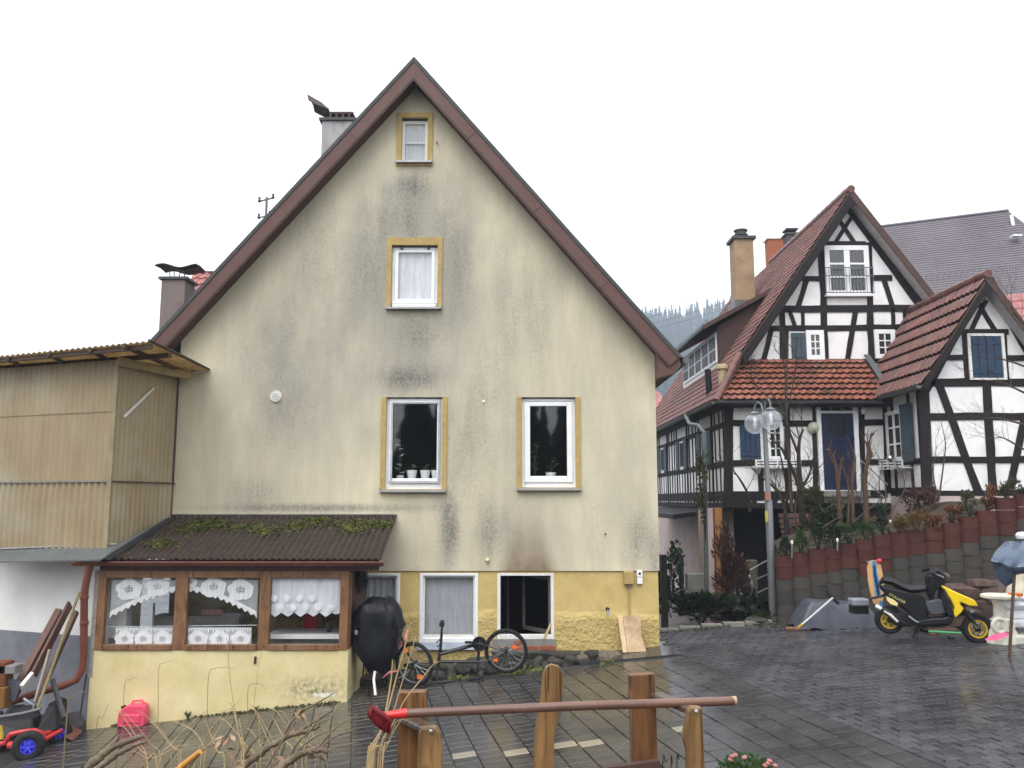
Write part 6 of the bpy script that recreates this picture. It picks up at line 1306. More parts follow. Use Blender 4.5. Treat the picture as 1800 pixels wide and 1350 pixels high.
# garden slope behind the rings
gm = MB(); cols = [(4.2, 18.4, .0)] ; back = 20.0
rowsn = 6
for i, q in enumerate(ring_tops):
    for j in range(rowsn + 1):
        f = j / rowsn; yb = 20.4 if i > 8 else (21.2 if i > 3 else 17.4 + i * .3); y = q.y + .35 + (yb - q.y - .35) * f; zb = q.z + (.30 if i < 8 else -.05); gm.v.append((q.x + (q.x - 5) * f * .25, y, q.z - .07 + (zb - q.z) * f + random.uniform(-.03, .03)))
for i in range(len(ring_tops) - 1):
    for j in range(rowsn): a = i * (rowsn + 1) + j; gm.f.append((a, a + rowsn + 1, a + rowsn + 2, a + 1)); gm.mi.append(0)
n0 = len(gm.v)
for j in range(rowsn + 1): x, y, z = gm.v[j]; gm.v.append((x - .1, y, -.6))
for j in range(rowsn): gm.f.append((j, j + 1, n0 + j + 1, n0 + j)); gm.mi.append(0)
struct('garden_slope', gm, M_SOIL, True, 'planted garden slope behind the planter ring wall')
def garden_z(x):
    b = min(ring_tops, key=lambda q: abs(q.x - x)); return b.z
# ------------------------------------------------------------------ plants
leafm('dark_conifer', (.008, .022, .010), (.02, .045, .018)); leafm('fresh_conifer', (.02, .05, .015), (.06, .10, .03)); leafm('olive_shrub', (.03, .04, .012), (.08, .085, .03)); leafm('rusty_foliage', (.11, .045, .02), (.24, .10, .045)); leafm('dry_ochre', (.12, .08, .03), (.20, .13, .05)); leafm('dark_ivy', (.012, .025, .012), (.03, .05, .02)); leafm('russet_leaf', (.05, .02, .016), (.09, .035, .028))
mat('bark_brown', (.07, .05, .035), .9, .3, 10, .6, 30); mat('bark_dark', (.03, .024, .02), .9, .3, 10, .6, 30); mat('bark_warm', (.085, .052, .034), .85, .3, 10, .5, 30)
def shrub(name, label, cat, base, rx, ry, h, n, leaf, m, seed, ls=.05, stem='bark_dark', cone=False, group=None):
    base = V(base); s_ = thing(name, label, cat, base, group=group); rnd = random.Random(seed); mb = MB(); sm = MB()
    lobes = [(V((rnd.uniform(-.75, .75) * rx, rnd.uniform(-.6, .6) * ry, h * rnd.uniform(.2, .85))), rnd.uniform(.22, .6)) for _ in range(9)]
    for k in range(n):
        if cone:
            f = rnd.random() ** .8; a = rnd.uniform(0, 6.28); r_ = (1 - f * .75) * math.sqrt(rnd.uniform(.2, 1)); c = V((rx * r_ * math.cos(a), ry * r_ * math.sin(a), h * (.08 + .9 * f)))
        else:
            lb_, lr = rnd.choice(lobes); d = V((rnd.gauss(0, 1), rnd.gauss(0, 1), rnd.gauss(0, 1))).normalized() * (rnd.random() ** .4) * lr; c = lb_ + V((d.x * rx, d.y * ry, d.z * h * .45)); c.z = max(.02, c.z)
        dirn = (c - V((0, 0, h * .3))).normalized() + V((rnd.uniform(-.6, .6), rnd.uniform(-.6, .6), rnd.uniform(-.1, .7))); dirn.normalize(); sd_ = dirn.cross(V((rnd.uniform(-1, 1), rnd.uniform(-1, 1), 1))).normalized(); l = ls * rnd.uniform(.6, 1.3); wd = l * leaf
        p = base + c; mb.add([p, p + dirn * l * .5 + sd_ * wd, p + dirn * l, p + dirn * l * .5 - sd_ * wd], [(0, 1, 2, 3)])
    for k in range(7): a = k * .9; e = V((rx * .6 * math.cos(a), ry * .6 * math.sin(a), h * rnd.uniform(.5, .85))); sm.tube([base - V((0, 0, .08)), base + e * .5 + V((0, 0, h * .1)), base + e], [.012, .008, .003], 5)
    ob('foliage', mb, MATS[m], s_); ob('stems', sm, MATS[stem], s_); return s_
def rt(px): return min(ring_tops, key=lambda q: abs(q.x - P(px, 940, q.y).x))
for i, (idx, h, rx, m, lab) in enumerate([(0, .34, .15, 'dark_conifer', 'small dark conifer in the leftmost planter ring'), (1, .42, .17, 'fresh_conifer', 'rounded bright conifer in the second planter ring'), (2, .50, .20, 'dark_conifer', 'dark round conifer in the third planter ring'), (3, .42, .17, 'dark_conifer', 'dark narrow conifer in the fourth planter ring'),
        (4, .38, .24, 'fresh_conifer', 'fresh green spreading conifer in the fifth planter ring'), (5, .30, .2, 'fresh_conifer', 'low fresh green conifer in the sixth planter ring'), (6, .55, .14, 'dark_conifer', 'slim dark conifer in the seventh planter ring'), (7, .34, .19, 'dry_ochre', 'ochre withered shrub in the eighth planter ring'), (8, .36, .2, 'dry_ochre', 'ochre withered shrub with brown centre in the ninth planter ring'), (9, .34, .17, 'rusty_foliage', 'rusty withered shrub in the tenth planter ring'), (10, .42, .15, 'rusty_foliage', 'bright rusty shrub in front of the pink base wall'), (11, .46, .17, 'olive_shrub', 'olive shrub beside the bright rusty shrub'), (12, .50, .13, 'rusty_foliage', 'tall rusty shrub near the top of the ring wall'), (13, .40, .24, 'olive_shrub', 'olive heather on the highest planter ring')]):
    q = ring_tops[idx] + V((0, .2, -.03)); shrub('planter_shrub', lab, 'shrub', q, rx, rx, h, 620, .22, m, 40 + i, .055, cone=m in ('dark_conifer', 'fresh_conifer') and i != 4, group='shrubs in the planter rings')
for i, (px_, y0_, y1_, lab) in enumerate([(1392, 975, 953, 'white solar stake light in the leftmost planter ring'), (1472, 962, 949, 'small white stake light in the fourth planter ring'), (1565, 938, 917, 'white stake light in the seventh planter ring')]):
    d = 16.0; a, b = P(px_, y0_ + 6, d), P(px_, y1_, d); s_ = thing('stake_light', lab, 'garden light', a); ob('stake', MB().tube([a, b], .012, 6), M_STEEL, s_); ob('lamp_head', MB().lathe([(.001, -.04), (.02, -.03), (.024, .01), (.014, .03), (.001, .035)], b, n=10), M_WHITEP, s_, True)
shrub('garden_shrub', 'green and yellowish shrub in front of the blue door', 'shrub', P(1450, 960, 18.6), .6, .5, 1.35, 1700, .3, 'olive_shrub', 71, .09)
shrub('garden_shrub', 'dark green shrub at the left of the door steps', 'shrub', P(1480, 965, 18.0), .5, .4, .8, 1100, .3, 'dark_ivy', 72, .09)
shrub('garden_shrub', 'low green conifer spreading between door and ring wall', 'shrub', P(1530, 960, 17.6), .6, .4, .55, 1100, .2, 'fresh_conifer', 73, .08)
shrub('garden_shrub', 'russet climbing shrub at the foot of the wing corner post', 'shrub', P(1638, 930, 19.0), .42, .3, .9, 900, .35, 'russet_leaf', 74, .08)
shrub('garden_shrub', 'ochre low shrub in front of the wing side window', 'shrub', P(1600, 940, 18.2), .7, .4, .55, 900, .25, 'dry_ochre', 75, .08)
shrub('bush', 'dense dark green bush before the pink wall', 'bush', P(1232, 1094, 18.4), .8, .5, .62, 1300, .3, 'dark_ivy', 76, .15)
shrub('bush', 'dark bush and ivy left of the pink wall beside the yellow house', 'bush', P(1172, 1092, 19.5), .35, .4, 1.9, 1300, .35, 'dark_ivy', 77, .11)
shrub('bush', 'dark ground ivy under the street lamp', 'bush', P(1318, 1092, 18.6), .75, .5, .48, 1000, .3, 'dark_ivy', 78, .14)
shrub('bush', 'small light weeds at the foot of the lamp post', 'bush', P(1355, 1094, 17.0), .4, .25, .25, 500, .2, 'olive_shrub', 79, .07)
shrub('ivy', 'ivy climbing the green downpipe of the timbered house', 'ivy', P(1240, 945, 21.7), .2, .2, 2.2, 330, .4, 'olive_shrub', 80, .09)
shrub('thicket', 'brown dead thicket beside the orange pine post', 'shrub', P(1285, 1085, 20.5), .42, .4, 2.0, 1600, .15, 'russet_leaf', 81, .14)
def bare(name, label, base, tips, r0, m, seed, twigs=5, tl=.35, cat='tree', depth=2):
    """leafless woody plant: trunk polylines given as pixel paths, side twigs added"""
    rnd = random.Random(seed); t_ = thing(name, label, cat, tips[0][0][0]); trunk = MB(); br = MB()
    def grow(p, d, l, r_, dep):
        q = p + d * l * .5 + V((rnd.uniform(-.1, .1), rnd.uniform(-.1, .1), rnd.uniform(0, .1))) * l; e = q + (d + V((rnd.uniform(-.4, .4), rnd.uniform(-.4, .4), rnd.uniform(-.1, .5)))).normalized() * l * .5
        br.tube([p, q, e], [r_, r_ * .7, r_ * .35], 5)
        if dep > 0:
            for _ in range(3): d2 = (d + V((rnd.uniform(-.9, .9), rnd.uniform(-.7, .7), rnd.uniform(-.4, .8)))).normalized(); grow(lerp(q, e, rnd.random()), d2, l * .55, r_ * .5, dep - 1)
    for path, ra_, rb2 in tips:
        path = smooth_path(path, 3); k = len(path); trunk.tube(path, [ra_ + (rb2 - ra_) * i / (k - 1) for i in range(k)], 7)
        for _ in range(twigs):
            i = rnd.randrange(max(1, k // 3), k); p = path[i] if i == k - 1 else lerp(path[i], path[min(i + 1, k - 1)], rnd.random()); dr_2 = (path[i] - path[i - 1]).normalized(); d2 = (dr_2 + V((rnd.uniform(-1, 1), rnd.uniform(-.6, .6), rnd.uniform(-.2, .8)))).normalized(); grow(p, d2, tl * rnd.uniform(.5, 1.2), rb2 * .7, depth)
    ob('trunk', trunk, MATS[m], t_, True); ob('branches', br, MATS[m], t_, kind='stuff'); return t_
def pp(d, *c): return [P(x, y, d) for x, y in c]
bare('bare_tree', 'leafless pruned fruit tree trained in front of the timbered wall', None, [(pp(19.5, (1413, 960), (1410, 900), (1408, 860), (1404, 815), (1405, 775), (1412, 755)), .09, .022), (pp(19.5, (1408, 870), (1395, 830), (1375, 790), (1352, 770)), .05, .015), (pp(19.5, (1404, 800), (1392, 770), (1378, 735), (1372, 700)), .035, .012), (pp(19.5, (1405, 860), (1420, 840), (1428, 815), (1432, 790)), .035, .012)], .09, 'bark_dark', 5, 5, .5)
bare('bare_tree', 'second leafless tree with low forked branches left of the lamp', None, [(pp(19.8, (1385, 960), (1382, 920), (1378, 885), (1362, 858), (1340, 840)), .07, .02), (pp(19.8, (1318, 900), (1315, 870), (1302, 845), (1290, 828)), .04, .015), (pp(19.8, (1382, 910), (1383, 860), (1376, 820), (1370, 790)), .04, .012)], .07, 'bark_dark', 6, 5, .45)
bare('climbing_stem', 'thin pale stem rising in front of the orange tiles', None, [(pp(19.6, (1392, 900), (1386, 800), (1382, 720), (1383, 640), (1385, 600)), .045, .012)], .04, 'bark_brown', 7, 5, .4)
bare('climbing_stem', 'dark budded twigs before the left gable corner', None, [(pp(19.6, (1385, 720), (1340, 690), (1320, 660), (1322, 625)), .012, .008), (pp(19.6, (1385, 720), (1380, 660), (1375, 630), (1362, 615)), .012, .008), (pp(19.6, (1385, 720), (1400, 640), (1395, 615), (1380, 600)), .012, .008)], .02, 'bark_dark', 8, 7, .3, 'twigs', 1)
bare('pruned_shrub', 'tall brown pruned shrub stumps in front of the blue door, left one', None, [(pp(17.8, (1478, 930), (1474, 870), (1470, 825), (1464, 800)), .055, .03), (pp(17.8, (1474, 850), (1478, 815), (1482, 806)), .035, .02), (pp(17.8, (1466, 815), (1458, 800)), .03, .018)], .05, 'bark_warm', 9, 3, .2, 'shrub', 1)
bare('pruned_shrub', 'tall brown pruned shrub stump right of the blue door', None, [(pp(17.8, (1523, 935), (1522, 880), (1520, 840), (1527, 806), (1533, 795)), .065, .03), (pp(17.8, (1521, 835), (1526, 800), (1525, 784)), .045, .028), (pp(17.8, (1500, 930), (1498, 850), (1503, 810), (1499, 790)), .04, .02), (pp(17.8, (1490, 930), (1492, 860), (1480, 815)), .03, .015)], .05, 'bark_warm', 10, 4, .3, 'shrub', 1)
bare('garden_twigs', 'bare twig shrub before the white wing wall', None, [(pp(18.6, (1650, 880), (1658, 820), (1662, 780), (1655, 745)), .02, .006), (pp(18.6, (1650, 880), (1640, 830), (1645, 790)), .015, .006)], .02, 'bark_brown', 12, 6, .4, 'shrub')
bare('overhanging_tree', 'fine leafless birch twigs hanging in at the right edge over the wing', None, [(pp(16.5, (1830, 900), (1835, 760), (1840, 640), (1830, 560)), .10, .05), (pp(16.5, (1838, 700), (1800, 690), (1760, 672), (1715, 668)), .03, .006), (pp(16.5, (1838, 660), (1790, 640), (1750, 630), (1730, 640)), .025, .006), (pp(16.5, (1838, 760), (1795, 745), (1750, 735), (1715, 738)), .03, .006), (pp(16.5, (1838, 800), (1800, 790), (1765, 770), (1740, 772)), .025, .006), (pp(16.5, (1835, 600), (1800, 570), (1780, 545), (1775, 530)), .025, .006)], .1, 'bark_brown', 13, 9, .55)
bare('garden_twigs', 'tangled leafless shrub between street lamp and blue door', None, [(pp(18.4, (1405, 960), (1398, 900), (1402, 850), (1396, 800)), .022, .006), (pp(18.4, (1405, 960), (1425, 900), (1440, 850), (1436, 810)), .02, .006), (pp(18.4, (1405, 960), (1380, 900), (1366, 860), (1352, 838)), .02, .006)], .02, 'bark_brown', 31, 9, .55, 'shrub')
bare('garden_twigs', 'tangled leafless shrub right of the blue door before the stair railing', None, [(pp(18.0, (1545, 940), (1550, 890), (1545, 850), (1552, 815)), .02, .006), (pp(18.0, (1545, 940), (1570, 895), (1590, 860), (1586, 830)), .018, .006), (pp(18.0, (1545, 940), (1515, 890), (1500, 850)), .018, .006)], .02, 'bark_warm', 32, 9, .5, 'shrub')
bare('garden_twigs', 'low leafless thicket above the ochre shrubs of the ring wall', None, [(pp(17.4, (1610, 935), (1600, 900), (1612, 870), (1606, 850)), .016, .005), (pp(17.4, (1610, 935), (1630, 900), (1645, 880)), .016, .005)], .02, 'bark_warm', 33, 9, .4, 'shrub')
bare('fallen_branch', 'long pale branch slanting above the small conifers', None, [(pp(17.0, (1418, 945), (1450, 925), (1482, 904)), .016, .01)], .02, 'bark_brown', 14, 1, .2, 'branch', 0)
bare('fallen_branch', 'forked pale branch slanting right of the pruned shrubs', None, [(pp(17.0, (1500, 918), (1530, 893), (1560, 870)), .014, .008), (pp(17.0, (1528, 915), (1550, 900), (1572, 888)), .012, .006)], .02, 'bark_brown', 15, 2, .25, 'branch', 0)
jm = MB(); rnd = random.Random(44)
for k in range(2600):
    r = rnd.random()
    if r < .3: x = rnd.uniform(-6.3, -2.6); y = 13.40 - abs(rnd.gauss(0, .05))
    elif r < .75: x = rnd.uniform(4.6, 9.2); y = 16.2 - (x - 5) * .26 - abs(rnd.gauss(0, .18))
    else: x = rnd.uniform(2.7, 5.2); y = 16.58 - abs(rnd.gauss(0, .08))
    if math.sin(x * 4.1) + math.sin(x * 1.7 + 2) < -.5: continue
    s_ = rnd.uniform(.008, .024); a = rnd.uniform(0, 3); c = V((x, y, gz(x, y) + .015 + abs(rnd.gauss(0, .012)))); d1 = V((math.cos(a), math.sin(a), rnd.uniform(0, .8))) * s_; d2 = V((-math.sin(a), math.cos(a), rnd.uniform(0, .8))) * s_; jm.add([c - d1, c + d2, c + d1, c - d2], [(0, 1, 2, 3)])
tag(ob('joint_moss', jm, leafm('dull_moss', (.02, .022, .01), (.06, .065, .022)), None), 'dull moss and litter along the edges of the courtyard paving', 'moss', kind='stuff')
# ------------------------------------------------------------------ street lamp
def lamp_glass():
    if 'lamp_globe_glass' in MATS: return MATS['lamp_globe_glass']
    g_ = glass('lamp_globe_glass', (.93, .95, .97), .02); nt = g_.node_tree; tl = nt.nodes.new('ShaderNodeBsdfTranslucent'); tl.inputs[0].default_value = (.8, .82, .85, 1); mx = nt.nodes.new('ShaderNodeMixShader'); mx.inputs[0].default_value = .32
    out = next(n for n in nt.nodes if n.type == 'OUTPUT_MATERIAL'); src = out.inputs[0].links[0].from_socket; nt.links.new(src, mx.inputs[1]); nt.links.new(tl.outputs[0], mx.inputs[2]); nt.links.new(mx.outputs[0], out.inputs[0]); return g_
LD = 17.2; lf = P(1361, 1080, LD); lt = P(1340, 742, LD); lf.x = (lf.x + lt.x) / 2 + .02; lt.x = lf.x - .02
lp = thing('street_lamp', 'grey street lamp with two clear glass globes', 'street lamp', lf); M_POST = mat('grey_lamp_paint', (.16, .17, .18), .4, .12, 4, metal=.2)
ob('post', MB().tube([lf - V((0, 0, .3)), lf + V((0, 0, 2.2)), lf + V((0, 0, 2.25)), lt], [.075, .075, .05, .048], 14), M_POST, lp, True)
for (cx_, cy_, hx, hy) in ((1327, 745, 1330, 718), (1355, 738, 1348, 711)):
    dd_ = LD + (.15 if cx_ < 1340 else -.2); c = P(cx_, cy_, dd_); tp_ = P(cx_ + (-3 if cx_ < 1340 else -4), hy - 2, dd_)
    r_ = .208
    topc = c + V((0, 0, r_)); e = V((lt.x, LD, topc.z - .08))
    arm = ob('arm', MB().tube([V((lt.x, LD, lt.z - .1)), e, lerp(e, topc, .25) + V((0, 0, .24)), lerp(e, topc, .7) + V((0, 0, .26)), topc + V((0, 0, .12)), topc], .02, 8), M_POST, lp, True)
    gb_ = ob('globe', MB().lathe([(.001, -r_)] + [(r_ * math.cos(-1.5708 + a * math.pi / 20), r_ * math.sin(-1.5708 + a * math.pi / 20)) for a in range(1, 19)] + [(.09, r_ * .97)], c, n=28), lamp_glass(), lp, True)
    ob('globe_cap', MB().lathe([(.09, -.02), (.1, 0), (.05, .04), (.001, .05)], topc, n=16), M_POST, gb_, True); ob('lamp_socket', MB().lathe([(.03, .2), (.03, .02), (.045, .0), (.03, -.08), (.001, -.1)], c - V((0, 0, .02)), n=12), M_WHITE, gb_, True)
q = P(1347, 872, LD); ob('sign_sticker', MB().box(q + V((0, -.08, 0)), (.10, .02, .17)), mat('faded_red_sign', (.36, .15, .10), .6), lp); q = P(1347, 908, LD); ob('yellow_sticker', MB().box(q + V((-.02, -.085, 0)), (.055, .02, .22)), mat('faded_yellow_sign', (.40, .33, .08), .6), lp)
# stones under the lamp
sl = thing('border_stones', 'flat stones edging the planted corner under the street lamp', 'stones', P(1345, 1095, 17)); rnd = random.Random(21)
for k, (px_, py_, sx, sz) in enumerate([(1332, 1090, .2, .06), (1350, 1095, .22, .05), (1322, 1096, .18, .05), (1365, 1090, .15, .07), (1378, 1097, .12, .08), (1340, 1099, .25, .03), (1384, 1085, .1, .06)]):
    o = ob('stone', stone_mesh('border_stone', sx, .15, sz, k + 60, M_STONEB if k % 3 else M_STONE), None, sl); o.location = P(px_, py_, 16.75)
# ------------------------------------------------------------------ scooter
WB = 1.27; fpt = GP(1719.5, 1131); yaw = R(-14); rear = V((fpt.x - WB * math.cos(yaw), fpt.y - WB * math.sin(yaw), fpt.z))
sco = thing('motor_scooter', 'black and yellow motor scooter with yellow wheel rims', 'scooter', (rear.x, rear.y, fpt.z), yaw)
M_SY = mat('yellow_scooter_paint', (.85, .60, .015), .3, .06, 4); M_SB = mat('black_scooter_body', (.013, .013, .015), .4, .3, 5); M_SBG = mat('grey_scooter_panel', (.075, .08, .09), .45, .15, 4); M_YR = mat('yellow_rim', (.58, .37, .02), .35, .12, 6)
SCL = WB / 147.5                                           # metres per photo pixel along the scooter
def S(px, py, y=0): return V(((px - 1572) * SCL, y, (1131 - py) * SCL))
def swheel(c, r, wd, front):
    w_ = ob('wheel', MB().lathe([(r * .62, -wd * .5), (r * .85, -wd * .55), (r * .97, -wd * .3), (r, 0), (r * .97, wd * .3), (r * .85, wd * .55), (r * .62, wd * .5), (r * .58, 0), (r * .62, -wd * .5)], c, (0, 1, 0), 32), M_RUBBER, sco, True, local=True)
    ob('rim', MB().lathe([(r * .50, -wd * .42), (r * .66, -wd * .46), (r * .66, wd * .46), (r * .50, wd * .42), (r * .50, -wd * .42)], c, (0, 1, 0), 32), M_YR, w_, True, local=True)
    m = MB()
    for j in range(6):
        a = j * 1.047 + .3; d_ = V((math.cos(a), 0, math.sin(a))); m.bar(c + d_ * r * .12, c + d_ * r * .55 + V((0, 0, 0)), .045, .05, (0, 1, 0))
    ob('spokes', m, M_YR, w_, local=True); ob('hub', MB().lathe([(.001, -wd * .5), (r * .2, -wd * .45), (r * .2, wd * .45), (.001, wd * .5)], c, (0, 1, 0), 16), M_SB, w_, True, local=True)
    if front: ob('brake_disc', MB().torus(c + V((0, -wd * .42, 0)), (0, 1, 0), r * .38, .012, 24, 4), M_STEEL, w_, local=True)
def splate(name, pts, y0, y1, m, bev=.012, parent=None): return ob(name, MB().prism([S(*p, y0) for p in pts], (0, y1 - y0, 0)), m, parent or sco, bevel=bev, local=True, smooth=True)
swheel(S(1719.5, 1105), .228, .11, True); swheel(S(1572, 1094), .222, .12, False)
splate('tail_body', [(1557, 1027), (1566, 1033), (1600, 1040), (1632, 1050), (1640, 1098), (1622, 1098), (1604, 1080), (1588, 1066), (1572, 1052), (1558, 1036)], -.14, .14, M_SB, .03)
splate('floorboard', [(1616, 1092), (1640, 1088), (1664, 1086), (1676, 1078), (1682, 1080), (1674, 1096), (1640, 1100), (1618, 1100)], -.15, .15, M_SB, .02)
splate('belly_panel', [(1633, 1060), (1650, 1054), (1672, 1054), (1670, 1076), (1655, 1082), (1642, 1082), (1634, 1072)], -.12, .12, M_SBG, .02)
m = MB(); m.tube([S(1559, 1028), S(1566, 1022), S(1580, 1024), S(1592, 1031), S(1606, 1037), S(1622, 1037), S(1636, 1035), S(1640, 1040)], [.05, .10, .115, .12, .13, .13, .11, .07], 12, flat=.52); ob('seat', m, M_BLACK, sco, True, local=True)
splate('leg_shield', [(1666, 1032), (1672, 1052), (1680, 1076), (1672, 1086), (1664, 1074), (1660, 1050)], -.17, .17, M_SB, .02)
splate('front_fairing', [(1661, 1028), (1668, 1031), (1688, 1041), (1715, 1053), (1721, 1064), (1706, 1064), (1692, 1057), (1690, 1060), (1697, 1068), (1692, 1076), (1683, 1085), (1672, 1084), (1676, 1076), (1682, 1068), (1677, 1056)], -.13, .13, M_SY, .015)
splate('headset', [(1640, 1012), (1650, 1000), (1662, 999), (1672, 1008), (1674, 1022), (1667, 1030), (1656, 1040), (1648, 1036), (1644, 1024)], -.09, .09, M_SB, .03)
ob('handlebar', MB().tube([S(1646, 1006, -.34), S(1652, 1002, -.2), S(1656, 1003, 0), S(1652, 1002, .2), S(1646, 1006, .34)], .018, 8), M_BLACK, sco, True, local=True)
for s_ in (-1, 1): ob('grip', MB().tube([S(1643, 1007, s_ * .36), S(1648, 1004, s_ * .24)], .026, 8), M_BLACK, sco, True, local=True); ob('brake_lever', MB().tube([S(1652, 1008, s_ * .2), S(1662, 1012, s_ * .28), S(1660, 1012, s_ * .36)], .01, 6), M_STEEL, sco, local=True)
ob('apron_cloth', MB().prism([S(1640, 1012, -.12), S(1650, 1008, -.14), S(1652, 1040, -.13), S(1646, 1058, -.12), S(1640, 1045, -.12)], (0, .24, 0)), M_TARPB, sco, bevel=.03, local=True)
ob('headlight', MB().lathe([(.001, .07), (.04, .06), (.07, .02), (.08, -.04)], S(1672, 1014), (1, 0, .1), 16), mat('amber_dark_glass', (.07, .05, .015), .15), sco, True, local=True)
for s_ in (-.075, .075): fk = ob('fork_leg', MB().tube([S(1690, 1060, s_), S(1706, 1082, s_), S(1719.5, 1105, s_)], [.03, .032, .024], 9), M_SB, sco, True, local=True); ob('fork_slider', MB().tube([S(1708, 1086, s_), S(1718, 1103, s_)], .026, 9), M_STEEL, fk, True, local=True)
splate('front_mudguard', [(1690, 1082), (1698, 1074), (1712, 1074), (1726, 1080), (1738, 1090), (1728, 1086), (1714, 1082), (1702, 1083)], -.07, .07, M_SB, .012); ob('fork_badge', MB().box(S(1711, 1074, -.09), (.07, .02, .045)), M_STEEL, sco, bevel=.01, local=True)
splate('engine_case', [(1566, 1092), (1590, 1078), (1612, 1082), (1620, 1098), (1606, 1104), (1580, 1102)], -.13, -.05, M_SB, .02)
ob('exhaust', MB().tube([S(1558, 1072, -.16), S(1568, 1079, -.17), S(1583, 1093, -.17), S(1596, 1100, -.15)], [.035, .06, .06, .03], 10), M_SB, sco, True, local=True); ob('exhaust_shield', MB().tube([S(1560, 1076, -.19), S(1570, 1082, -.20), S(1582, 1094, -.20)], [.03, .055, .05], 10, flat=.5), mat('scuffed_white', (.6, .57, .52), .5, .15, 8, dirt=(.3, .16, .1), dirt_amt=.6), sco, True, local=True); ob('exhaust_tip', MB().box(S(1552, 1070, -.17), (.10, .06, .055), Matrix.Rotation(.5, 3, 'Y')), M_WHITE, sco, bevel=.015, local=True)
ob('rear_rack', MB().tube([S(1540, 1057, 0), S(1560, 1052, 0), S(1575, 1046, 0)], .02, 8), M_BLACK, sco, True, local=True); ob('kick_lever', MB().tube([S(1602, 1084, -.17), S(1612, 1092, -.18), S(1618, 1095, -.17)], .016, 6), M_STEEL, sco, True, local=True)
ob('side_decal', MB().prism([S(1566, 1050, -.143), S(1578, 1055, -.143), S(1586, 1062, -.143), S(1584, 1067, -.143), S(1574, 1064, -.143), S(1568, 1058, -.143)], (0, -.004, 0)), mat('pale_yellow_print', (.72, .62, .25), .5), sco, local=True)
cu = bpy.data.curves.new('t', 'FONT'); cu.body = 'STALKER'; cu.size = .055; cu.space_character = 1.25; cu.extrude = .002; to = bpy.data.objects.new('t', cu); C.objects.link(to); bpy.context.view_layer.update()
me = bpy.data.meshes.new_from_object(to.evaluated_get(bpy.context.evaluated_depsgraph_get())); bpy.data.objects.remove(to); me.materials.clear(); me.materials.append(MATS['pale_yellow_print'])
o = ob('lettering', me, None, sco, local=True); o.location = S(1571, 1048, -.146); o.rotation_euler = (R(90), R(29), 0)
for s_ in (-.12, .12): ob('stand_leg', MB().tube([S(1622, 1100, s_ * .6), S(1614, 1128, s_)], .014, 6), M_BLACK, sco, local=True)
# ------------------------------------------------------------------ things around the scooter
YS = 14.6
lb_ = thing('longboard', 'longboard with blue striped deck standing on end against the ring wall', 'longboard', P(1540, 1068, YS)); 
dk = [(1525, 998), (1527, 990), (1533, 985), (1541, 985), (1548, 992), (1552, 1010), (1554, 1030), (1553, 1050), (1550, 1064), (1542, 1067), (1536, 1060), (1530, 1040), (1526, 1018)]
ob('deck', MB().prism([P(x, y, YS) for x, y in dk], (0, .03, 0)), mat('orange_wood_deck', (.62, .36, .16), .5, .12, 5, dirt=(.35, .18, .08), dirt_amt=.5), lb_)
ob('blue_stripe', MB().prism([P(x, y, YS - .004) for x, y in [(1533, 986), (1540, 986), (1542, 1005), (1547, 1030), (1549, 1052), (1551, 1066), (1541, 1066), (1538, 1040), (1534, 1010)]], (0, .003, 0)), mat('blue_print', (.06, .25, .50), .5, .2, 8), lb_)
ob('dark_stripe', MB().prism([P(x, y, YS - .008) for x, y in [(1535, 994), (1538, 994), (1540, 1010), (1545, 1034), (1547, 1050), (1543, 1050), (1540, 1030), (1536, 1010)]], (0, .003, 0)), mat('navy_print', (.012, .02, .05), .5), lb_)
ob('truck', MB().bar(P(1524, 988, YS + .03), P(1549, 985, YS + .03), .03, .03), M_STEEL, lb_); ob('wheel', MB().lathe([(.001, -.03), (.035, -.03), (.035, .03), (.001, .03)], P(1545, 986, YS - .02), (1, 0, .1), 12), mat('red_wheel', (.6, .03, .05), .4), lb_, True)
bt = thing('board_tail', 'lower striped tail board below the longboard beside the tarp', 'board', P(1545, 1070, YS - .1)); ob('board', MB().prism([P(x, y, YS - .1) for x, y in ((1537, 1048), (1548, 1050), (1553, 1068), (1545, 1070))], (0, .02, 0)), MATS['orange_wood_deck'], bt); ob('blue_print', MB().prism([P(x, y, YS - .104) for x, y in ((1545, 1056), (1550, 1056), (1552, 1066), (1548, 1067))], (0, .003, 0)), MATS['blue_print'], bt)
# grey tarp covered bundle
def drape(c, L, W, H, yaw_, seed, m, name, label, cat):
    rnd = random.Random(seed); mb = MB(); nu, nv = 40, 18
    for j in range(nv + 1):
        for i in range(nu + 1):
            u = (i / nu - .5); v = (j / nv - .5); ed = max(abs(u) * 2, abs(v) * 2); z = H * (1 - max(0, (ed - .62) / .38) ** 1.3) + .02 * math.sin(u * 22 + v * 9) * ed + .012 * math.sin(u * 13 + v * 17 + seed) - .05 * u; k = 1 + .05 * math.sin(u * 14) * ed + .03 * math.sin(u * 31 + 2) * ed
            mb.v.append((u * L * (.94 + .06 * ed), v * W * k, max(.01, z)))
    for j in range(nv):
        for i in range(nu): a = j * (nu + 1) + i; mb.f.append((a, a + 1, a + nu + 2, a + nu + 1)); mb.mi.append(0)
    o = ob(name, mb, m, None, True); o.location = c; o.rotation_euler = (0, 0, yaw_); s_ = o.modifiers.new('s', 'SUBSURF'); s_.levels = 1; s_.render_levels = 1; tag(o, label, cat); return o
M_TARPG = mat('grey_blue_tarp', (.075, .083, .105), .4, .15, 4, .4, 12)
tq = GP(1490, 1110); drape((tq.x, tq.y + .55, tq.z), 1.55, .8, .46, -.05, 3, M_TARPG, 'tarp_bundle', 'low bundle under a grey blue tarp between broom and scooter', 'tarp')
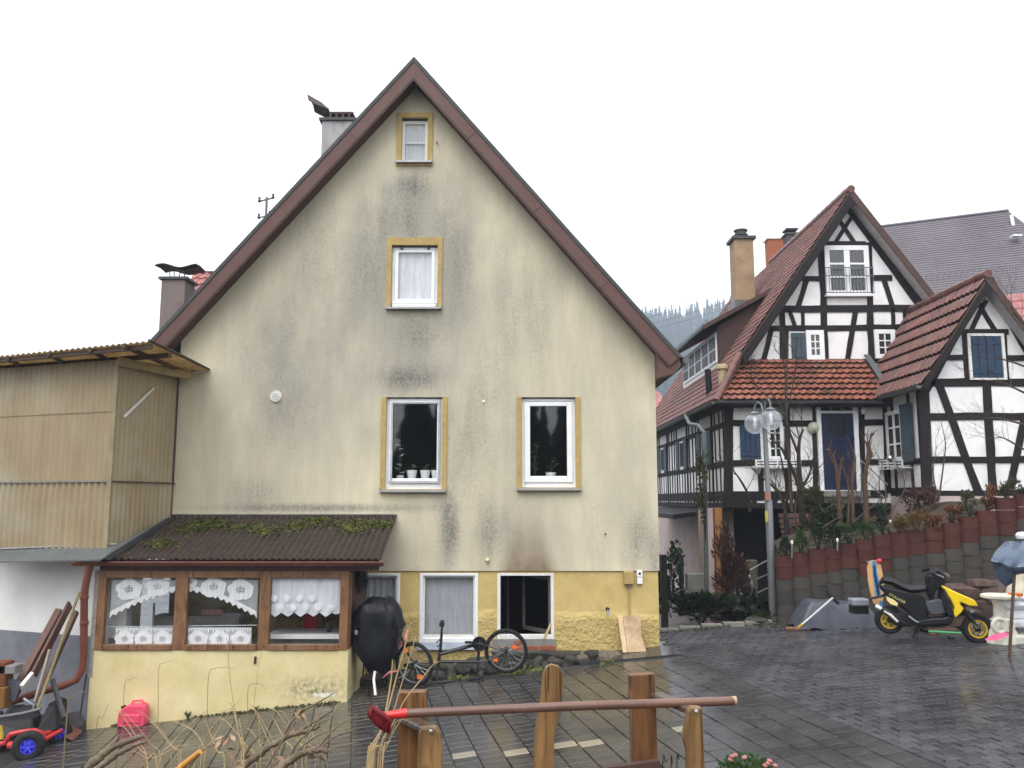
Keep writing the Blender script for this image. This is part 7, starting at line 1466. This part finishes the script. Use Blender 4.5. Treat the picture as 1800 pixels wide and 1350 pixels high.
q = P(1512, 1062, 14.9); gc = thing('grey_crate', 'small grey crate lid behind the grey tarp bundle', 'crate', q); ob('lid', MB().bb(q.x - .14, q.x + .14, 14.85, 15.1, q.z - .03, q.z + .09), mat('light_grey_plastic', (.24, .25, .29), .45), gc, bevel=.02); ob('body', MB().bb(q.x - .13, q.x + .13, 14.87, 15.08, q.z - .16, q.z - .03), M_BLACK, gc)
bq = GP(1405, 1112); br_ = thing('yard_broom', 'yard broom with white handle lying beside the grey tarp', 'broom', bq)
ob('head', MB().box(bq + V((.02, .12, .05)), (.42, .09, .05), Matrix.Rotation(-.15, 3, 'Z')), wood('broom_wood', (.16, .07, .04), (.25, .11, .06), .6), br_, bevel=.008); ob('bristles', MB().box(bq + V((.02, .10, .012)), (.40, .10, .05), Matrix.Rotation(-.15, 3, 'Z')), mat('bristle_brown', (.05, .03, .025), .9), br_)
hs_ = bq + V((.02, .1, .07)); he = P(1464, 1051, bq.y - .28); ob('handle', MB().tube([hs_, he], .017, 8), M_WHITE, br_, True); ob('ferrule', MB().tube([hs_, lerp(hs_, he, .12)], .024, 8), mat('yellow_strap', (.5, .4, .05)), br_, True)
tag(ob('black_grip_tube', MB().tube([P(1452, 1037, 15.6), P(1462, 1049, 15.55), P(1475, 1062, 15.5)], .028, 8), M_RUBBER, None, True), 'black grip tube leaning above the broom handle', 'tube')
a, b = P(1632, 1110, 13.7), P(1690, 1113, 13.5); tag(ob('green_pole', MB().tube([a, b], .02, 7), mat('green_pole', (.05, .25, .09), .4), None, True), 'thin green pole lying behind the scooter', 'pole')
a, b = GP(1735, 1127), GP(1772, 1112); tag(ob('pink_strip', MB().prism([P(1733, 1126, 12.9), P(1750, 1126, 12.8), P(1775, 1117, 12.9), P(1768, 1114, 13.0), P(1748, 1118, 13.0)], (0, .02, .02)), mat('pink_plastic', (.72, .10, .22), .35), None), 'bright pink plastic strip on the ground by the front wheel', 'strip')
for k, (px_, py_, lab) in enumerate([(1640, 1116, 'small brown stone under the scooter'), (1672, 1122, 'dark pebble in front of the scooter stand'), (1560, 1108, 'brown stone behind the rear scooter wheel')]): o = tag(ob('small_stone', stone_mesh('small_stone', .05, .04, .035, 90 + k, M_BRICK if k == 0 else M_STONE), None), lab, 'stone'); q = GP(px_, py_ + 3); o.location = q + V((0, 0, .02))
bs = thing('boulder_row', 'reddish brown boulders piled at the foot of the ring wall behind the scooter', 'boulders', P(1700, 1060, 14.6)); rnd = random.Random(31)
M_BOUL = mat('reddish_boulder', (.085, .055, .045), .75, .3, 4, .7, 15)
for (px_, py_, sx, sz) in [(1640, 1080, .3, .18), (1690, 1045, .33, .17), (1720, 1070, .35, .2), (1745, 1040, .35, .22), (1690, 1085, .3, .2), (1765, 1075, .4, .3), (1725, 1028, .25, .12), (1790, 1050, .35, .3), (1650, 1105, .3, .1)]:
    o = ob('boulder', stone_mesh('boulder', sx, .22, sz, px_, M_BOUL), None, bs); o.location = P(px_, py_, 14.95)
# pile of white things on the white plastic table, under the blue tarp
YK = 13.6
pt = thing('plastic_pedestal', 'white moulded plastic garden pedestal with round top beside the scooter', 'pedestal', GP(1765, 1125)); q = P(1757, 1048, YK)
zb = GP(1757, 1122).z; ob('pedestal_top', MB().lathe([(.001, .03), (.24, .03), (.27, .015), (.27, -.02), (.2, -.04), (.001, -.04)], q, n=24), mat('ivory_plastic', (.68, .65, .55), .45), pt, True); ob('pedestal_column', MB().lathe([(.13, -.04), (.10, -.12), (.11, -.35), (.16, -.45), (.2, -.52), (.24, zb - q.z)], q, n=20), MATS['ivory_plastic'], pt, True)
ob('base_plate', MB().bb(PX(1745, 1110, YK) - .05, PX(1815, 1110, YK), YK - .2, YK + .25, zb - .02, zb + .14), MATS['ivory_plastic'], pt, bevel=.03); ob('scroll', MB().torus(P(1757, 1100, YK - .22), (0, 1, 0), .10, .035, 18, 8), MATS['ivory_plastic'], pt, True); ob('scroll', MB().torus(P(1772, 1100, YK - .22), (0, 1, 0), .08, .03, 18, 8), MATS['ivory_plastic'], pt, True)
wb = thing('white_sacks', 'heap of white plastic sacks beside the rusty pole', 'sacks', P(1785, 1100, YK))
M_SACK = mat('white_sack', (.78, .79, .83), .5, .08, 5, .3, 20)
for k, (px_, py_, sx, sz) in enumerate([(1775, 1062, .22, .09), (1782, 1076, .25, .10), (1775, 1090, .22, .09), (1795, 1070, .25, .12), (1795, 1092, .22, .12), (1785, 1050, .18, .07)]): o = ob('sack', stone_mesh('sack', sx, .2, sz, 120 + k, M_SACK), None, wb); o.location = P(px_, py_, YK + .05 + .02 * k)
ob('orange_band', MB().bb(PX(1778, 1043, YK - .1), PX(1792, 1043, YK - .1), YK - .2, YK, PZ(1046, YK), PZ(1041, YK)), mat('orange_band', (.75, .2, .04), .5), wb)
fg = tag(ob('garden_figure', MB().lathe([(.16, -.3), (.19, -.15), (.15, -.02), (.09, .08), (.10, .16), (.08, .24), (.001, .28)], P(1789, 1028, YK + .35), n=16), mat('cream_plaster_figure', (.55, .50, .38), .6, .15, 6), None, True), 'cream plaster garden figure half hidden under the blue tarp', 'figure')
cn = thing('tarp_covered_frame', 'garden swing frame draped with a glossy blue tarp at the right edge', 'canopy', GP(1782, 1160))
YC = 12.4
outl = [(1739, 988), (1762, 955), (1800, 948), (1860, 940), (1870, 1000), (1800, 1006), (1768, 996)]
m = MB(); ctr = P(1800, 960, YC + .3)
lay = [([(1764, 955), (1800, 947), (1850, 941), (1880, 960)], YC + .5), ([(1752, 970), (1795, 968), (1840, 965), (1880, 980)], YC + .05), ([(1740, 987), (1775, 1000), (1820, 1006), (1880, 1010)], YC - .2), ([(1746, 992), (1768, 1012), (1790, 1010), (1880, 1012)], YC + .1)]
cols_ = 16
def interp(pts, f): k = f * (len(pts) - 1); i = min(int(k), len(pts) - 2); return (pts[i][0] + (pts[i + 1][0] - pts[i][0]) * (k - i), pts[i][1] + (pts[i + 1][1] - pts[i][1]) * (k - i))
for j, (pts, d) in enumerate(lay):
    for i in range(cols_ + 1): x, y = interp(pts, i / cols_); m.v.append(tuple(P(x, y, d) + V((0, .03 * math.sin(i * 1.9 + j), .025 * math.sin(i * 1.3 + j * 2)))))
for j in range(len(lay) - 1):
    for i in range(cols_): a = j * (cols_ + 1) + i; m.f.append((a, a + 1, a + cols_ + 2, a + cols_ + 1)); m.mi.append(0)
M_TARPBL = mat('glossy_blue_tarp', (.055, .085, .13), .28, .2, 4, .4, 10)
o = ob('tarp', m, M_TARPBL, cn, True); s_ = o.modifiers.new('s', 'SUBSURF'); s_.levels = 2; s_.render_levels = 2
ob('hanging_fold', (lambda mb: (mb.add([P(1744, 992, YC), P(1770, 998, YC - .1), P(1785, 1005, YC), P(1784, 1022, YC + .05), P(1768, 1032, YC + .05), P(1755, 1020, YC + .02)], [(0, 1, 5), (1, 2, 3), (1, 3, 4), (1, 4, 5)]), mb)[-1])(MB()), M_TARPBL, cn, True)
pb_ = GP(1774, 1158); ob('rusty_post', MB().tube([pb_, P(1783, 1010, YC), P(1785, 980, YC + .1)], .022, 8), mat('rusty_pole', (.09, .05, .03), .7), cn, True); ob('white_knob', MB().lathe([(.001, -.06), (.09, -.03), (.1, .02), (.07, .06), (.001, .07)], P(1798, 943, YC + .5), n=12), M_WHITE, cn, True)
ob('cross_pole', MB().tube([P(1785, 985, YC + .1), P(1880, 985, YC + .1)], .02, 6), MATS['rusty_pole'], cn)
# ------------------------------------------------------------------ foreground: garden bench, rake, dead stalks
YB0 = 3.3; BZ = .9
M_BENCH = wood('weathered_bench_wood', (.055, .024, .010), (.27, .125, .045), .5, (1, 1, .12), 20); M_BENCH2 = wood('pale_bench_wood', (.11, .055, .018), (.36, .205, .075), .55, (1, 1, .12), 20)
bn = thing('garden_bench', 'rustic wooden garden bench with pointed back slat and two armrests', 'bench', (0, 3.2, BZ))
def plank(name, pts, d, th_, m, bev=.002):
    """upright board: outline pixels at distance d, carried down to the soil"""
    q = [P(x, y, d) for x, y in pts]; n = len(q); lo_ = [k for k in range(n) if pts[k][1] >= 1349]
    for k in lo_: q[k] = V((q[k].x, q[k].y, BZ - .05))
    return ob(name, MB().prism(q, (0, th_, 0)), m, bn, bevel=bev)
plank('back_post', [(700, 1218), (748, 1216), (752, 1290), (752, 1350), (700, 1350), (699, 1280)], YB0, .05, M_BENCH)
plank('front_post', [(735, 1290), (742, 1282), (765, 1281), (772, 1292), (776, 1318), (776, 1335), (770, 1350), (730, 1350)], 3.05, .05, M_BENCH2)
plank('back_slat', [(969, 1168), (982, 1172), (990, 1186), (990, 1215), (984, 1250), (974, 1300), (966, 1350), (931, 1350), (940, 1290), (950, 1230), (954, 1186), (959, 1174)], YB0 + .02, .03, M_BENCH2)
plank('back_post', [(1106, 1187), (1150, 1185), (1154, 1260), (1159, 1350), (1114, 1350), (1109, 1260)], YB0, .05, M_BENCH)
plank('front_post', [(1211, 1250), (1216, 1245), (1234, 1246), (1237, 1300), (1242, 1350), (1216, 1350), (1208, 1320), (1202, 1302), (1206, 1280)], 3.05, .05, M_BENCH2)
for a, b in (((712, 1262), (758, 1281)), ((1152, 1222), (1224, 1247))):
    pa, pb2 = P(*a, YB0 - .0), P(b[0], b[1] + 3, 3.105); ob('armrest', MB().bar(pa, pb2, .06, .024), wood('dark_armrest', (.05, .032, .022), (.10, .065, .045), .35), bn, bevel=.006)
for px_, py_, d in ((757, 1287, 3.035), (1225, 1252, 3.035)): ob('bolt', MB().lathe([(.001, .008), (.006, .006), (.007, 0)], P(px_, py_, d) + V((0, .01, 0)), (0, -1, .3), 10), M_STEEL, bn, True)
ob('seat_rail', MB().prism([P(1060, 1350, 3.2), P(1100, 1346, 3.2), P(1160, 1338, 3.2), P(1163, 1350, 3.2), P(1163, 1372, 3.2), P(1060, 1382, 3.2)], (0, .035, 0)), M_FASCIA_D, bn)
ob('seat_board', MB().bb(PX(700, 1350, 3.1), PX(1235, 1350, 3.1), 3.0, 3.28, P(900, 1400, 3.1).z - .03, P(900, 1400, 3.1).z), M_BENCH, bn)
# hand rake lying across the bench
rk = thing('garden_rake', 'rake with red plastic head and long brown handle lying across the bench', 'rake', P(900, 1245, 3.15)); ha, hb_ = P(712, 1254, 3.02), P(1293, 1232, 3.18)
ob('handle', MB().tube([ha, lerp(ha, hb_, .5) + V((0, 0, .003)), hb_], [.0145, .0155, .0155], 14), mat('brown_tube', (.16, .085, .06), .32, .22, 14, st=(.2, 1, 1), dirt=(.07, .04, .035), dirt_amt=.6, dscale=8), rk, True); ob('handle_end', MB().tube([hb_ - V((.012, 0, 0)), hb_ + V((.002, 0, 0))], .0165, 14), mat('pale_copper', (.42, .26, .18), .4), rk, True)
M_RK = mat('red_rake_plastic', (.62, .03, .03), .3, .1, 6); M_RKD = mat('dark_red_rake', (.15, .010, .016), .4, .2, 6)
sk0 = P(673, 1258, 3.0); ob('socket', MB().tube([sk0, lerp(sk0, ha, .5), ha + V((.004, 0, .0005))], [.010, .014, .017], 14), M_RK, rk, True)
hd = ob('head_bar', MB().tube([P(655, 1241, 2.98), P(663, 1250, 2.97), P(674, 1258, 2.97), P(684, 1268, 2.98), P(683, 1289, 2.99)], [.006, .009, .011, .010, .006], 8), M_RKD, rk, True)
m = MB(); n = 9
for j in range(2):
    for i in range(n): f = i / (n - 1); x = (652, 646)[j] + f * ((684 - 652), (680 - 646))[j]; y = (1240, 1256)[j] + f * ((1266 - 1240), (1288 - 1256))[j] + (5 * math.sin(f * 3.1) if j else 0); m.v.append(tuple(P(x, y, 2.985 - .012 * math.sin(f * 3.1))))
for i in range(n - 1): m.f.append((i, i + 1, n + i + 1, n + i)); m.mi.append(0)
o = ob('head_plate', m, M_RKD, rk, True); sm = o.modifiers.new('t', 'SOLIDIFY'); sm.thickness = .005
for i in range(8): f = (i + .5) / 8; a = P(654 + f * 30, 1243 + f * 24, 2.972); b = P(648 + f * 32, 1257 + f * 30, 2.968); ob('tine', MB().tube([a, lerp(a, b, .6), b], [.0035, .003, .002], 5), M_RKD, rk)
# dead grass stalks, dry stems and cut branches
M_STRAW = mat('straw', (.42, .31, .16), .7, .25, 14); M_STRAWD = mat('dark_straw', (.20, .15, .09), .8, .25, 14)
def stalks(label, paths, m, r_=.0035, name='dead_stalk'):
    t_ = thing(name, label, 'dead plant', V((paths[0][0][0].x, paths[0][0][0].y, BZ)))
    for path, rr in paths:
        root = path[0]; pts = [V((root.x + (root.x - path[1].x) * .3, root.y, BZ - .02))] + path if root.z > BZ + .05 else path
        pts = smooth_path(pts, 5); k_ = len(pts); ob('stem', MB().tube(pts, [rr * (1.15 - .75 * i / k_) for i in range(k_)], 6), m, t_, True)
    return t_
stalks('tuft of pale straw stalks rising past the red rake head', [(pp(3.1, (652, 1350), (668, 1290), (684, 1240), (697, 1190), (712, 1135), (722, 1095)), .004), (pp(3.1, (655, 1350), (672, 1280), (682, 1230), (688, 1190), (690, 1160)), .0045), (pp(3.12, (658, 1350), (670, 1310), (692, 1270), (712, 1230), (740, 1195), (760, 1170), (772, 1163)), .003), (pp(3.0, (648, 1350), (660, 1310), (672, 1285)), .004), (pp(3.0, (672, 1350), (684, 1305), (695, 1272), (708, 1264)), .003), (pp(3.1, (664, 1350), (676, 1320), (690, 1290), (705, 1266)), .0025), (pp(3.05, (645, 1350), (655, 1320), (668, 1310), (675, 1313)), .003), (pp(3.1, (668, 1350), (680, 1285), (695, 1240), (708, 1195), (722, 1150), (733, 1110), (738, 1103)), .0025)], M_STRAW)
stalks('thin straw stems with curled dry tips before the porch wall', [(pp(3.6, (352, 1350), (360, 1320), (340, 1285), (300, 1265)), .003), (pp(3.6, (480, 1350), (470, 1300), (455, 1265), (447, 1240), (455, 1170), (462, 1140)), .002), (pp(3.6, (425, 1350), (418, 1280), (405, 1200), (400, 1140), (398, 1120)), .0022), (pp(3.6, (520, 1350), (500, 1300), (480, 1262)), .0035), (pp(3.5, (540, 1350), (520, 1300), (490, 1255), (478, 1245)), .0022), (pp(3.6, (395, 1350), (382, 1320), (360, 1265)), .004), (pp(3.7, (430, 1350), (428, 1310), (420, 1262)), .004), (pp(3.6, (300, 1350), (304, 1335), (330, 1310)), .002)], M_STRAW)
stalks('dark arched dry tips in front of the yellow porch wall', [(pp(3.6, (205, 1340), (215, 1290), (219, 1205), (228, 1195), (242, 1190)), .0014), (pp(3.6, (360, 1340), (364, 1260), (367, 1186), (378, 1175), (396, 1173), (410, 1176)), .0014), (pp(3.6, (440, 1340), (436, 1260), (436, 1212), (445, 1202), (458, 1203), (468, 1212)), .0014), (pp(3.6, (275, 1340), (278, 1250), (279, 1176), (290, 1165), (308, 1160)), .0014), (pp(3.6, (168, 1290), (180, 1262), (192, 1236)), .0015), (pp(3.6, (118, 1255), (125, 1230), (140, 1218), (152, 1216)), .003)], M_STRAWD)
rnd = random.Random(77); fine = []
for k in range(26):
    x0_ = rnd.uniform(250, 610); d = rnd.uniform(3.3, 3.9); lean_ = rnd.uniform(-70, 70); h = rnd.uniform(30, 110); y0_ = 1352
    fine.append((pp(d, (x0_, y0_), (x0_ + lean_ * .35, y0_ - h * .5), (x0_ + lean_, y0_ - h), (x0_ + lean_ * 1.3, y0_ - h * rnd.uniform(1.05, 1.18))), rnd.uniform(.0012, .0028)))
stalks('thicket of fine pale grass stems along the bottom edge below the porch', fine, M_STRAW)
M_BRK = mat('grey_bark', (.15, .115, .08), .85, .3, 16, .7, 40, st=(1, .3, .3), dirt=(.30, .25, .17), dirt_amt=.5); M_CUT = mat('fresh_cut_wood', (.55, .27, .06), .6, .12, 8)
def branch(label, paths, m=M_BRK, cut=None):
    b_ = thing('cut_branch', label, 'branch', paths[0][0][0])
    for k, (path, ra_, rb2) in enumerate(paths):
        path = smooth_path(path, 3); n = len(path); rnd = random.Random(k + len(label)); pts = []; rs = []
        for i in range(n - 1):
            for s_ in range(3): f = s_ / 3; pts.append(lerp(path[i], path[i + 1], f) + V((rnd.uniform(-1, 1), 0, rnd.uniform(-1, 1))) * ra_ * .18); rs.append((ra_ + (rb2 - ra_) * (i + f) / (n - 1)) * rnd.uniform(.88, 1.12))
        pts.append(path[-1]); rs.append(rb2); ob('limb' if k == 0 else 'side_twig', MB().tube(pts, rs, 9), m, b_, True)
    if cut: ob('cut_face', MB().tube([cut[0], cut[1]], [cut[2], cut[2] * .8], 10), M_CUT, b_, True)
branch('grey split branch stump sticking up below the jerrycan', [(pp(3.3, (120, 1390), (160, 1345), (195, 1315), (232, 1300), (252, 1292)), .019, .007), (pp(3.28, (160, 1360), (200, 1330), (232, 1312), (256, 1303)), .013, .005), (pp(3.3, (185, 1325), (202, 1305), (210, 1292)), .012, .005)])
branch('branch with fresh orange cut end', [(pp(3.3, (270, 1395), (300, 1365), (322, 1345)), .014, .013)], M_CUT, (P(320, 1347, 3.3), P(352, 1321, 3.28), .012))
branch('long knotty grey branch with dead twigs before the porch', [(pp(3.4, (380, 1380), (430, 1345), (470, 1315), (510, 1292), (545, 1283), (562, 1275)), .016, .007), (pp(3.4, (500, 1290), (515, 1265), (540, 1245), (565, 1232), (586, 1219)), .006, .002), (pp(3.4, (520, 1288), (550, 1270), (572, 1258), (584, 1249)), .005, .0018), (pp(3.4, (428, 1335), (440, 1310), (455, 1295), (463, 1288)), .006, .002), (pp(3.4, (540, 1284), (560, 1272), (580, 1264)), .005, .002)])
branch('second grey branch with thin curved twigs at the bottom edge', [(pp(3.3, (450, 1385), (500, 1345), (530, 1325), (560, 1318), (575, 1320)), .018, .009), (pp(3.3, (470, 1345), (485, 1320), (505, 1290), (520, 1268)), .005, .002), (pp(3.3, (555, 1320), (575, 1295), (600, 1272), (630, 1257)), .004, .0018), (pp(3.3, (560, 1322), (580, 1300), (605, 1288), (620, 1284)), .004, .0018), (pp(3.3, (520, 1325), (540, 1305), (560, 1292), (578, 1285)), .004, .0018), (pp(3.3, (570, 1322), (600, 1312), (625, 1306), (632, 1308)), .003, .0015), (pp(3.3, (500, 1350), (520, 1310), (545, 1285), (560, 1265), (584, 1248)), .004, .0018)])
branch('thin dark twig slanting up left of the long branch', [(pp(3.5, (330, 1350), (350, 1325), (368, 1312), (386, 1304)), .006, .0025)])
# dry crumpled leaves among the twigs
lv = thing('dry_leaves', 'curled pale dry leaves caught among the branches', 'leaves', (-1.0, 3.4, BZ)); rnd = random.Random(4)
M_DL = mat('pale_dry_leaf', (.33, .22, .14), .8, .3, 12)
for (px_, py_, n) in ((395, 1308, 10), (540, 1265, 7), (550, 1330, 9), (420, 1340, 8), (500, 1330, 6)):
    for k in range(n):
        c = P(px_ + rnd.uniform(-18, 18), py_ + rnd.uniform(-14, 14), 3.4 + rnd.uniform(-.08, .08)); a = V((rnd.uniform(-1, 1), rnd.uniform(-1, 1), rnd.uniform(-1, 1))).normalized() * .022; b = a.cross(V((rnd.uniform(-1, 1), 1, rnd.uniform(-1, 1)))).normalized() * .009
        ob('leaf', MB().add([c - a, c + b, c + a * .6 + b * .4, c + a, c - b], [(0, 1, 4), (1, 2, 4), (2, 3, 4)]), M_DL, lv)
# pink flowering cushion
q = P(1312, 1352, 3.6); leafm('cushion_leaf', (.03, .07, .02), (.09, .16, .045)); fp = thing('pink_heather', 'small green cushion plant with faded pink blossoms at the bottom edge', 'plant', V((q.x, q.y, BZ))); rnd = random.Random(8); m = MB(); fm = MB(); sm = MB()
ctr_ = V((q.x, 3.6, q.z - .03))
for k in range(900):
    d = V((rnd.gauss(0, 1), rnd.gauss(0, 1), rnd.gauss(0, 1))).normalized() * rnd.random() ** .35; c = ctr_ + V((d.x * .115, d.y * .1, d.z * .085)); e = (d + V((0, 0, .6))).normalized() * .018; s_ = e.cross(V((rnd.uniform(-1, 1), 1, 0))).normalized() * .005; m.add([c, c + e * .5 + s_, c + e, c + e * .5 - s_], [(0, 1, 2, 3)])
for (px_, py_) in ((1287, 1330), (1292, 1328), (1309, 1332), (1350, 1342), (1353, 1338), (1362, 1346), (1345, 1346), (1284, 1336)):
    c = P(px_, py_, 3.55); fm.lathe([(.001, -.006), (.009, -.003), (.011, .003), (.005, .008), (.001, .009)], c, (rnd.uniform(-.3, .3), -.3, 1), 8); sm.tube([c, lerp(c, ctr_, .8)], .002, 4)
ob('foliage', m, MATS['cushion_leaf'], fp); ob('blossoms', fm, mat('faded_pink', (.40, .16, .14), .7, .25, 30), fp, True); sm.tube([ctr_, V((ctr_.x, ctr_.y, BZ - .02))], .02, 6); ob('stems', sm, MATS['plant_green'], fp)
stalks('thin dark seed heads beside the right bench post', [(pp(3.4, (1165, 1352), (1170, 1340), (1173, 1333)), .002), (pp(3.4, (1180, 1352), (1182, 1342), (1181, 1336)), .002), (pp(3.4, (1190, 1352), (1193, 1335), (1193, 1325)), .002)], M_BLACK)

# ------------------------------------------------------------------ wooded hill in the rain haze
rnd = random.Random(17); hill = MB(); hx, hy = 48, 14
def hill_z(x, y):
    f = max(0, min(1, (y - 300) / 330.0)); ridge = 128 + 7 * math.sin((x - 20) * .012) + .07 * (x - 110) - .0001 * (x - 110) ** 2; return -2 + max(20, ridge) * (f ** .9) + 3 * math.sin(x * .04) * f
for j in range(hy + 1):
    for i in range(hx + 1): x = -760 + 1520 * i / hx; y = 260 + 480 * j / hy; hill.v.append((x, y, hill_z(x, y)))
for j in range(hy):
    for i in range(hx): a = j * (hx + 1) + i; hill.f.append((a, a + 1, a + hx + 2, a + hx + 1)); hill.mi.append(0)
struct('hill', hill, mat('forest_floor', (.03, .04, .025), .95), True, 'wooded hillside in the mist')
cf = MB()
for k in range(2800):
    if k < 1500: y = rnd.uniform(330, 650); x = y * rnd.uniform(.10, .34)
    else: x = rnd.uniform(-500, 700); y = rnd.uniform(330, 650)
    z = hill_z(x, y); h = rnd.uniform(12, 23); r_ = h * rnd.uniform(.12, .17); n = 7; L_ = 5
    for l in range(L_):
        zb = z + h * (.08 + .86 * l / L_); ztp = z + h * (.12 + .82 * (l + 1.7) / L_); rr = r_ * (1 - l / (L_ + .6)); a0 = rnd.uniform(0, 1); b = len(cf.v)
        for j in range(n): a = a0 + 6.283 * j / n; q = rr * rnd.uniform(.65, 1.15); cf.v.append((x + q * math.cos(a), y + q * math.sin(a), zb - rnd.uniform(0, .05) * h))
        cf.v.append((x, y, min(ztp, z + h)))
        for j in range(n): cf.f.append((b + j, b + (j + 1) % n, b + n)); cf.mi.append(0)
tag(ob('conifer_forest', cf, mat('far_conifer', (.02, .035, .022), .9), None), 'misty spruce forest covering the hill beyond the houses', 'forest', kind='stuff')
# tall conifers on the near side of the valley, behind the photographer (unseen, added to darken the window reflections)
tb = MB()
for k in range(96):
    x = -48 + k * 1.0 + rnd.uniform(-.8, .8); y = -20 - rnd.uniform(0, 16); z = gz(max(-8, min(8, x)), 0) - .1; h = rnd.uniform(10, 15); r_ = h * .2; L_ = 14
    tb.tube([(x, y, z), (x, y, z + h * .9)], [.2, .03], 6)
    for l in range(L_):
        zb = z + h * (.06 + .88 * l / L_); rr = r_ * (1 - l / (L_ + .5)); n = 9; b = len(tb.v)
        for j in range(n): a = 6.283 * j / n + l; q = rr * rnd.uniform(.6, 1.2); tb.v.append((x + q * math.cos(a), y + q * math.sin(a), zb - .04 * h * rnd.random()))
        tb.v.append((x, y, zb + h * .14))
        for j in range(n): tb.f.append((b + j, b + (j + 1) % n, b + n)); tb.mi.append(0)
tag(ob('conifer_belt', tb, mat('near_conifer', (.02, .035, .02), .85), None), 'unseen belt of tall dark conifers behind the camera, darkening the window reflections', 'trees', kind='stuff')
pw = thing('power_lines', 'thin overhead power lines before the misty forest', 'power lines', P(1130, 560, 60))
for (a, b) in (((1100, 555), (1240, 515)), ((1100, 565), (1260, 520)), ((1100, 578), (1275, 528)), ((1110, 585), (1290, 535))):
    A_, B_ = P(*a, 55), P(*b, 62); A0 = A_ + (A_ - B_) * 1.2; B0 = B_ + (B_ - A_) * 1.2; ob('wire', MB().tube([lerp(A0, B0, f) - V((0, 0, 1.0 * (1 - (2 * f - 1) ** 2))) + V((0, 0, .8)) for f in [i / 10 for i in range(11)]], .012, 4), M_ROOFD, pw)

# ------------------------------------------------------------------ rain haze
def haze():
    m = bpy.data.materials.new('haze'); m.use_nodes = True; n = m.node_tree.nodes; n.clear(); o = n.new('ShaderNodeOutputMaterial'); v = n.new('ShaderNodeVolumePrincipled')
    v.inputs['Color'].default_value = (.76, .86, 1.0, 1); v.inputs['Density'].default_value = HAZE; v.inputs['Anisotropy'].default_value = 0; m.node_tree.links.new(v.outputs[0], o.inputs['Volume']); return m
HAZE = .0008
tag(ob('haze', MB().bb(-800, 800, -75, 1000, -6, 190), haze(), None), 'pale rain haze filling the valley air', 'haze', kind='stuff')
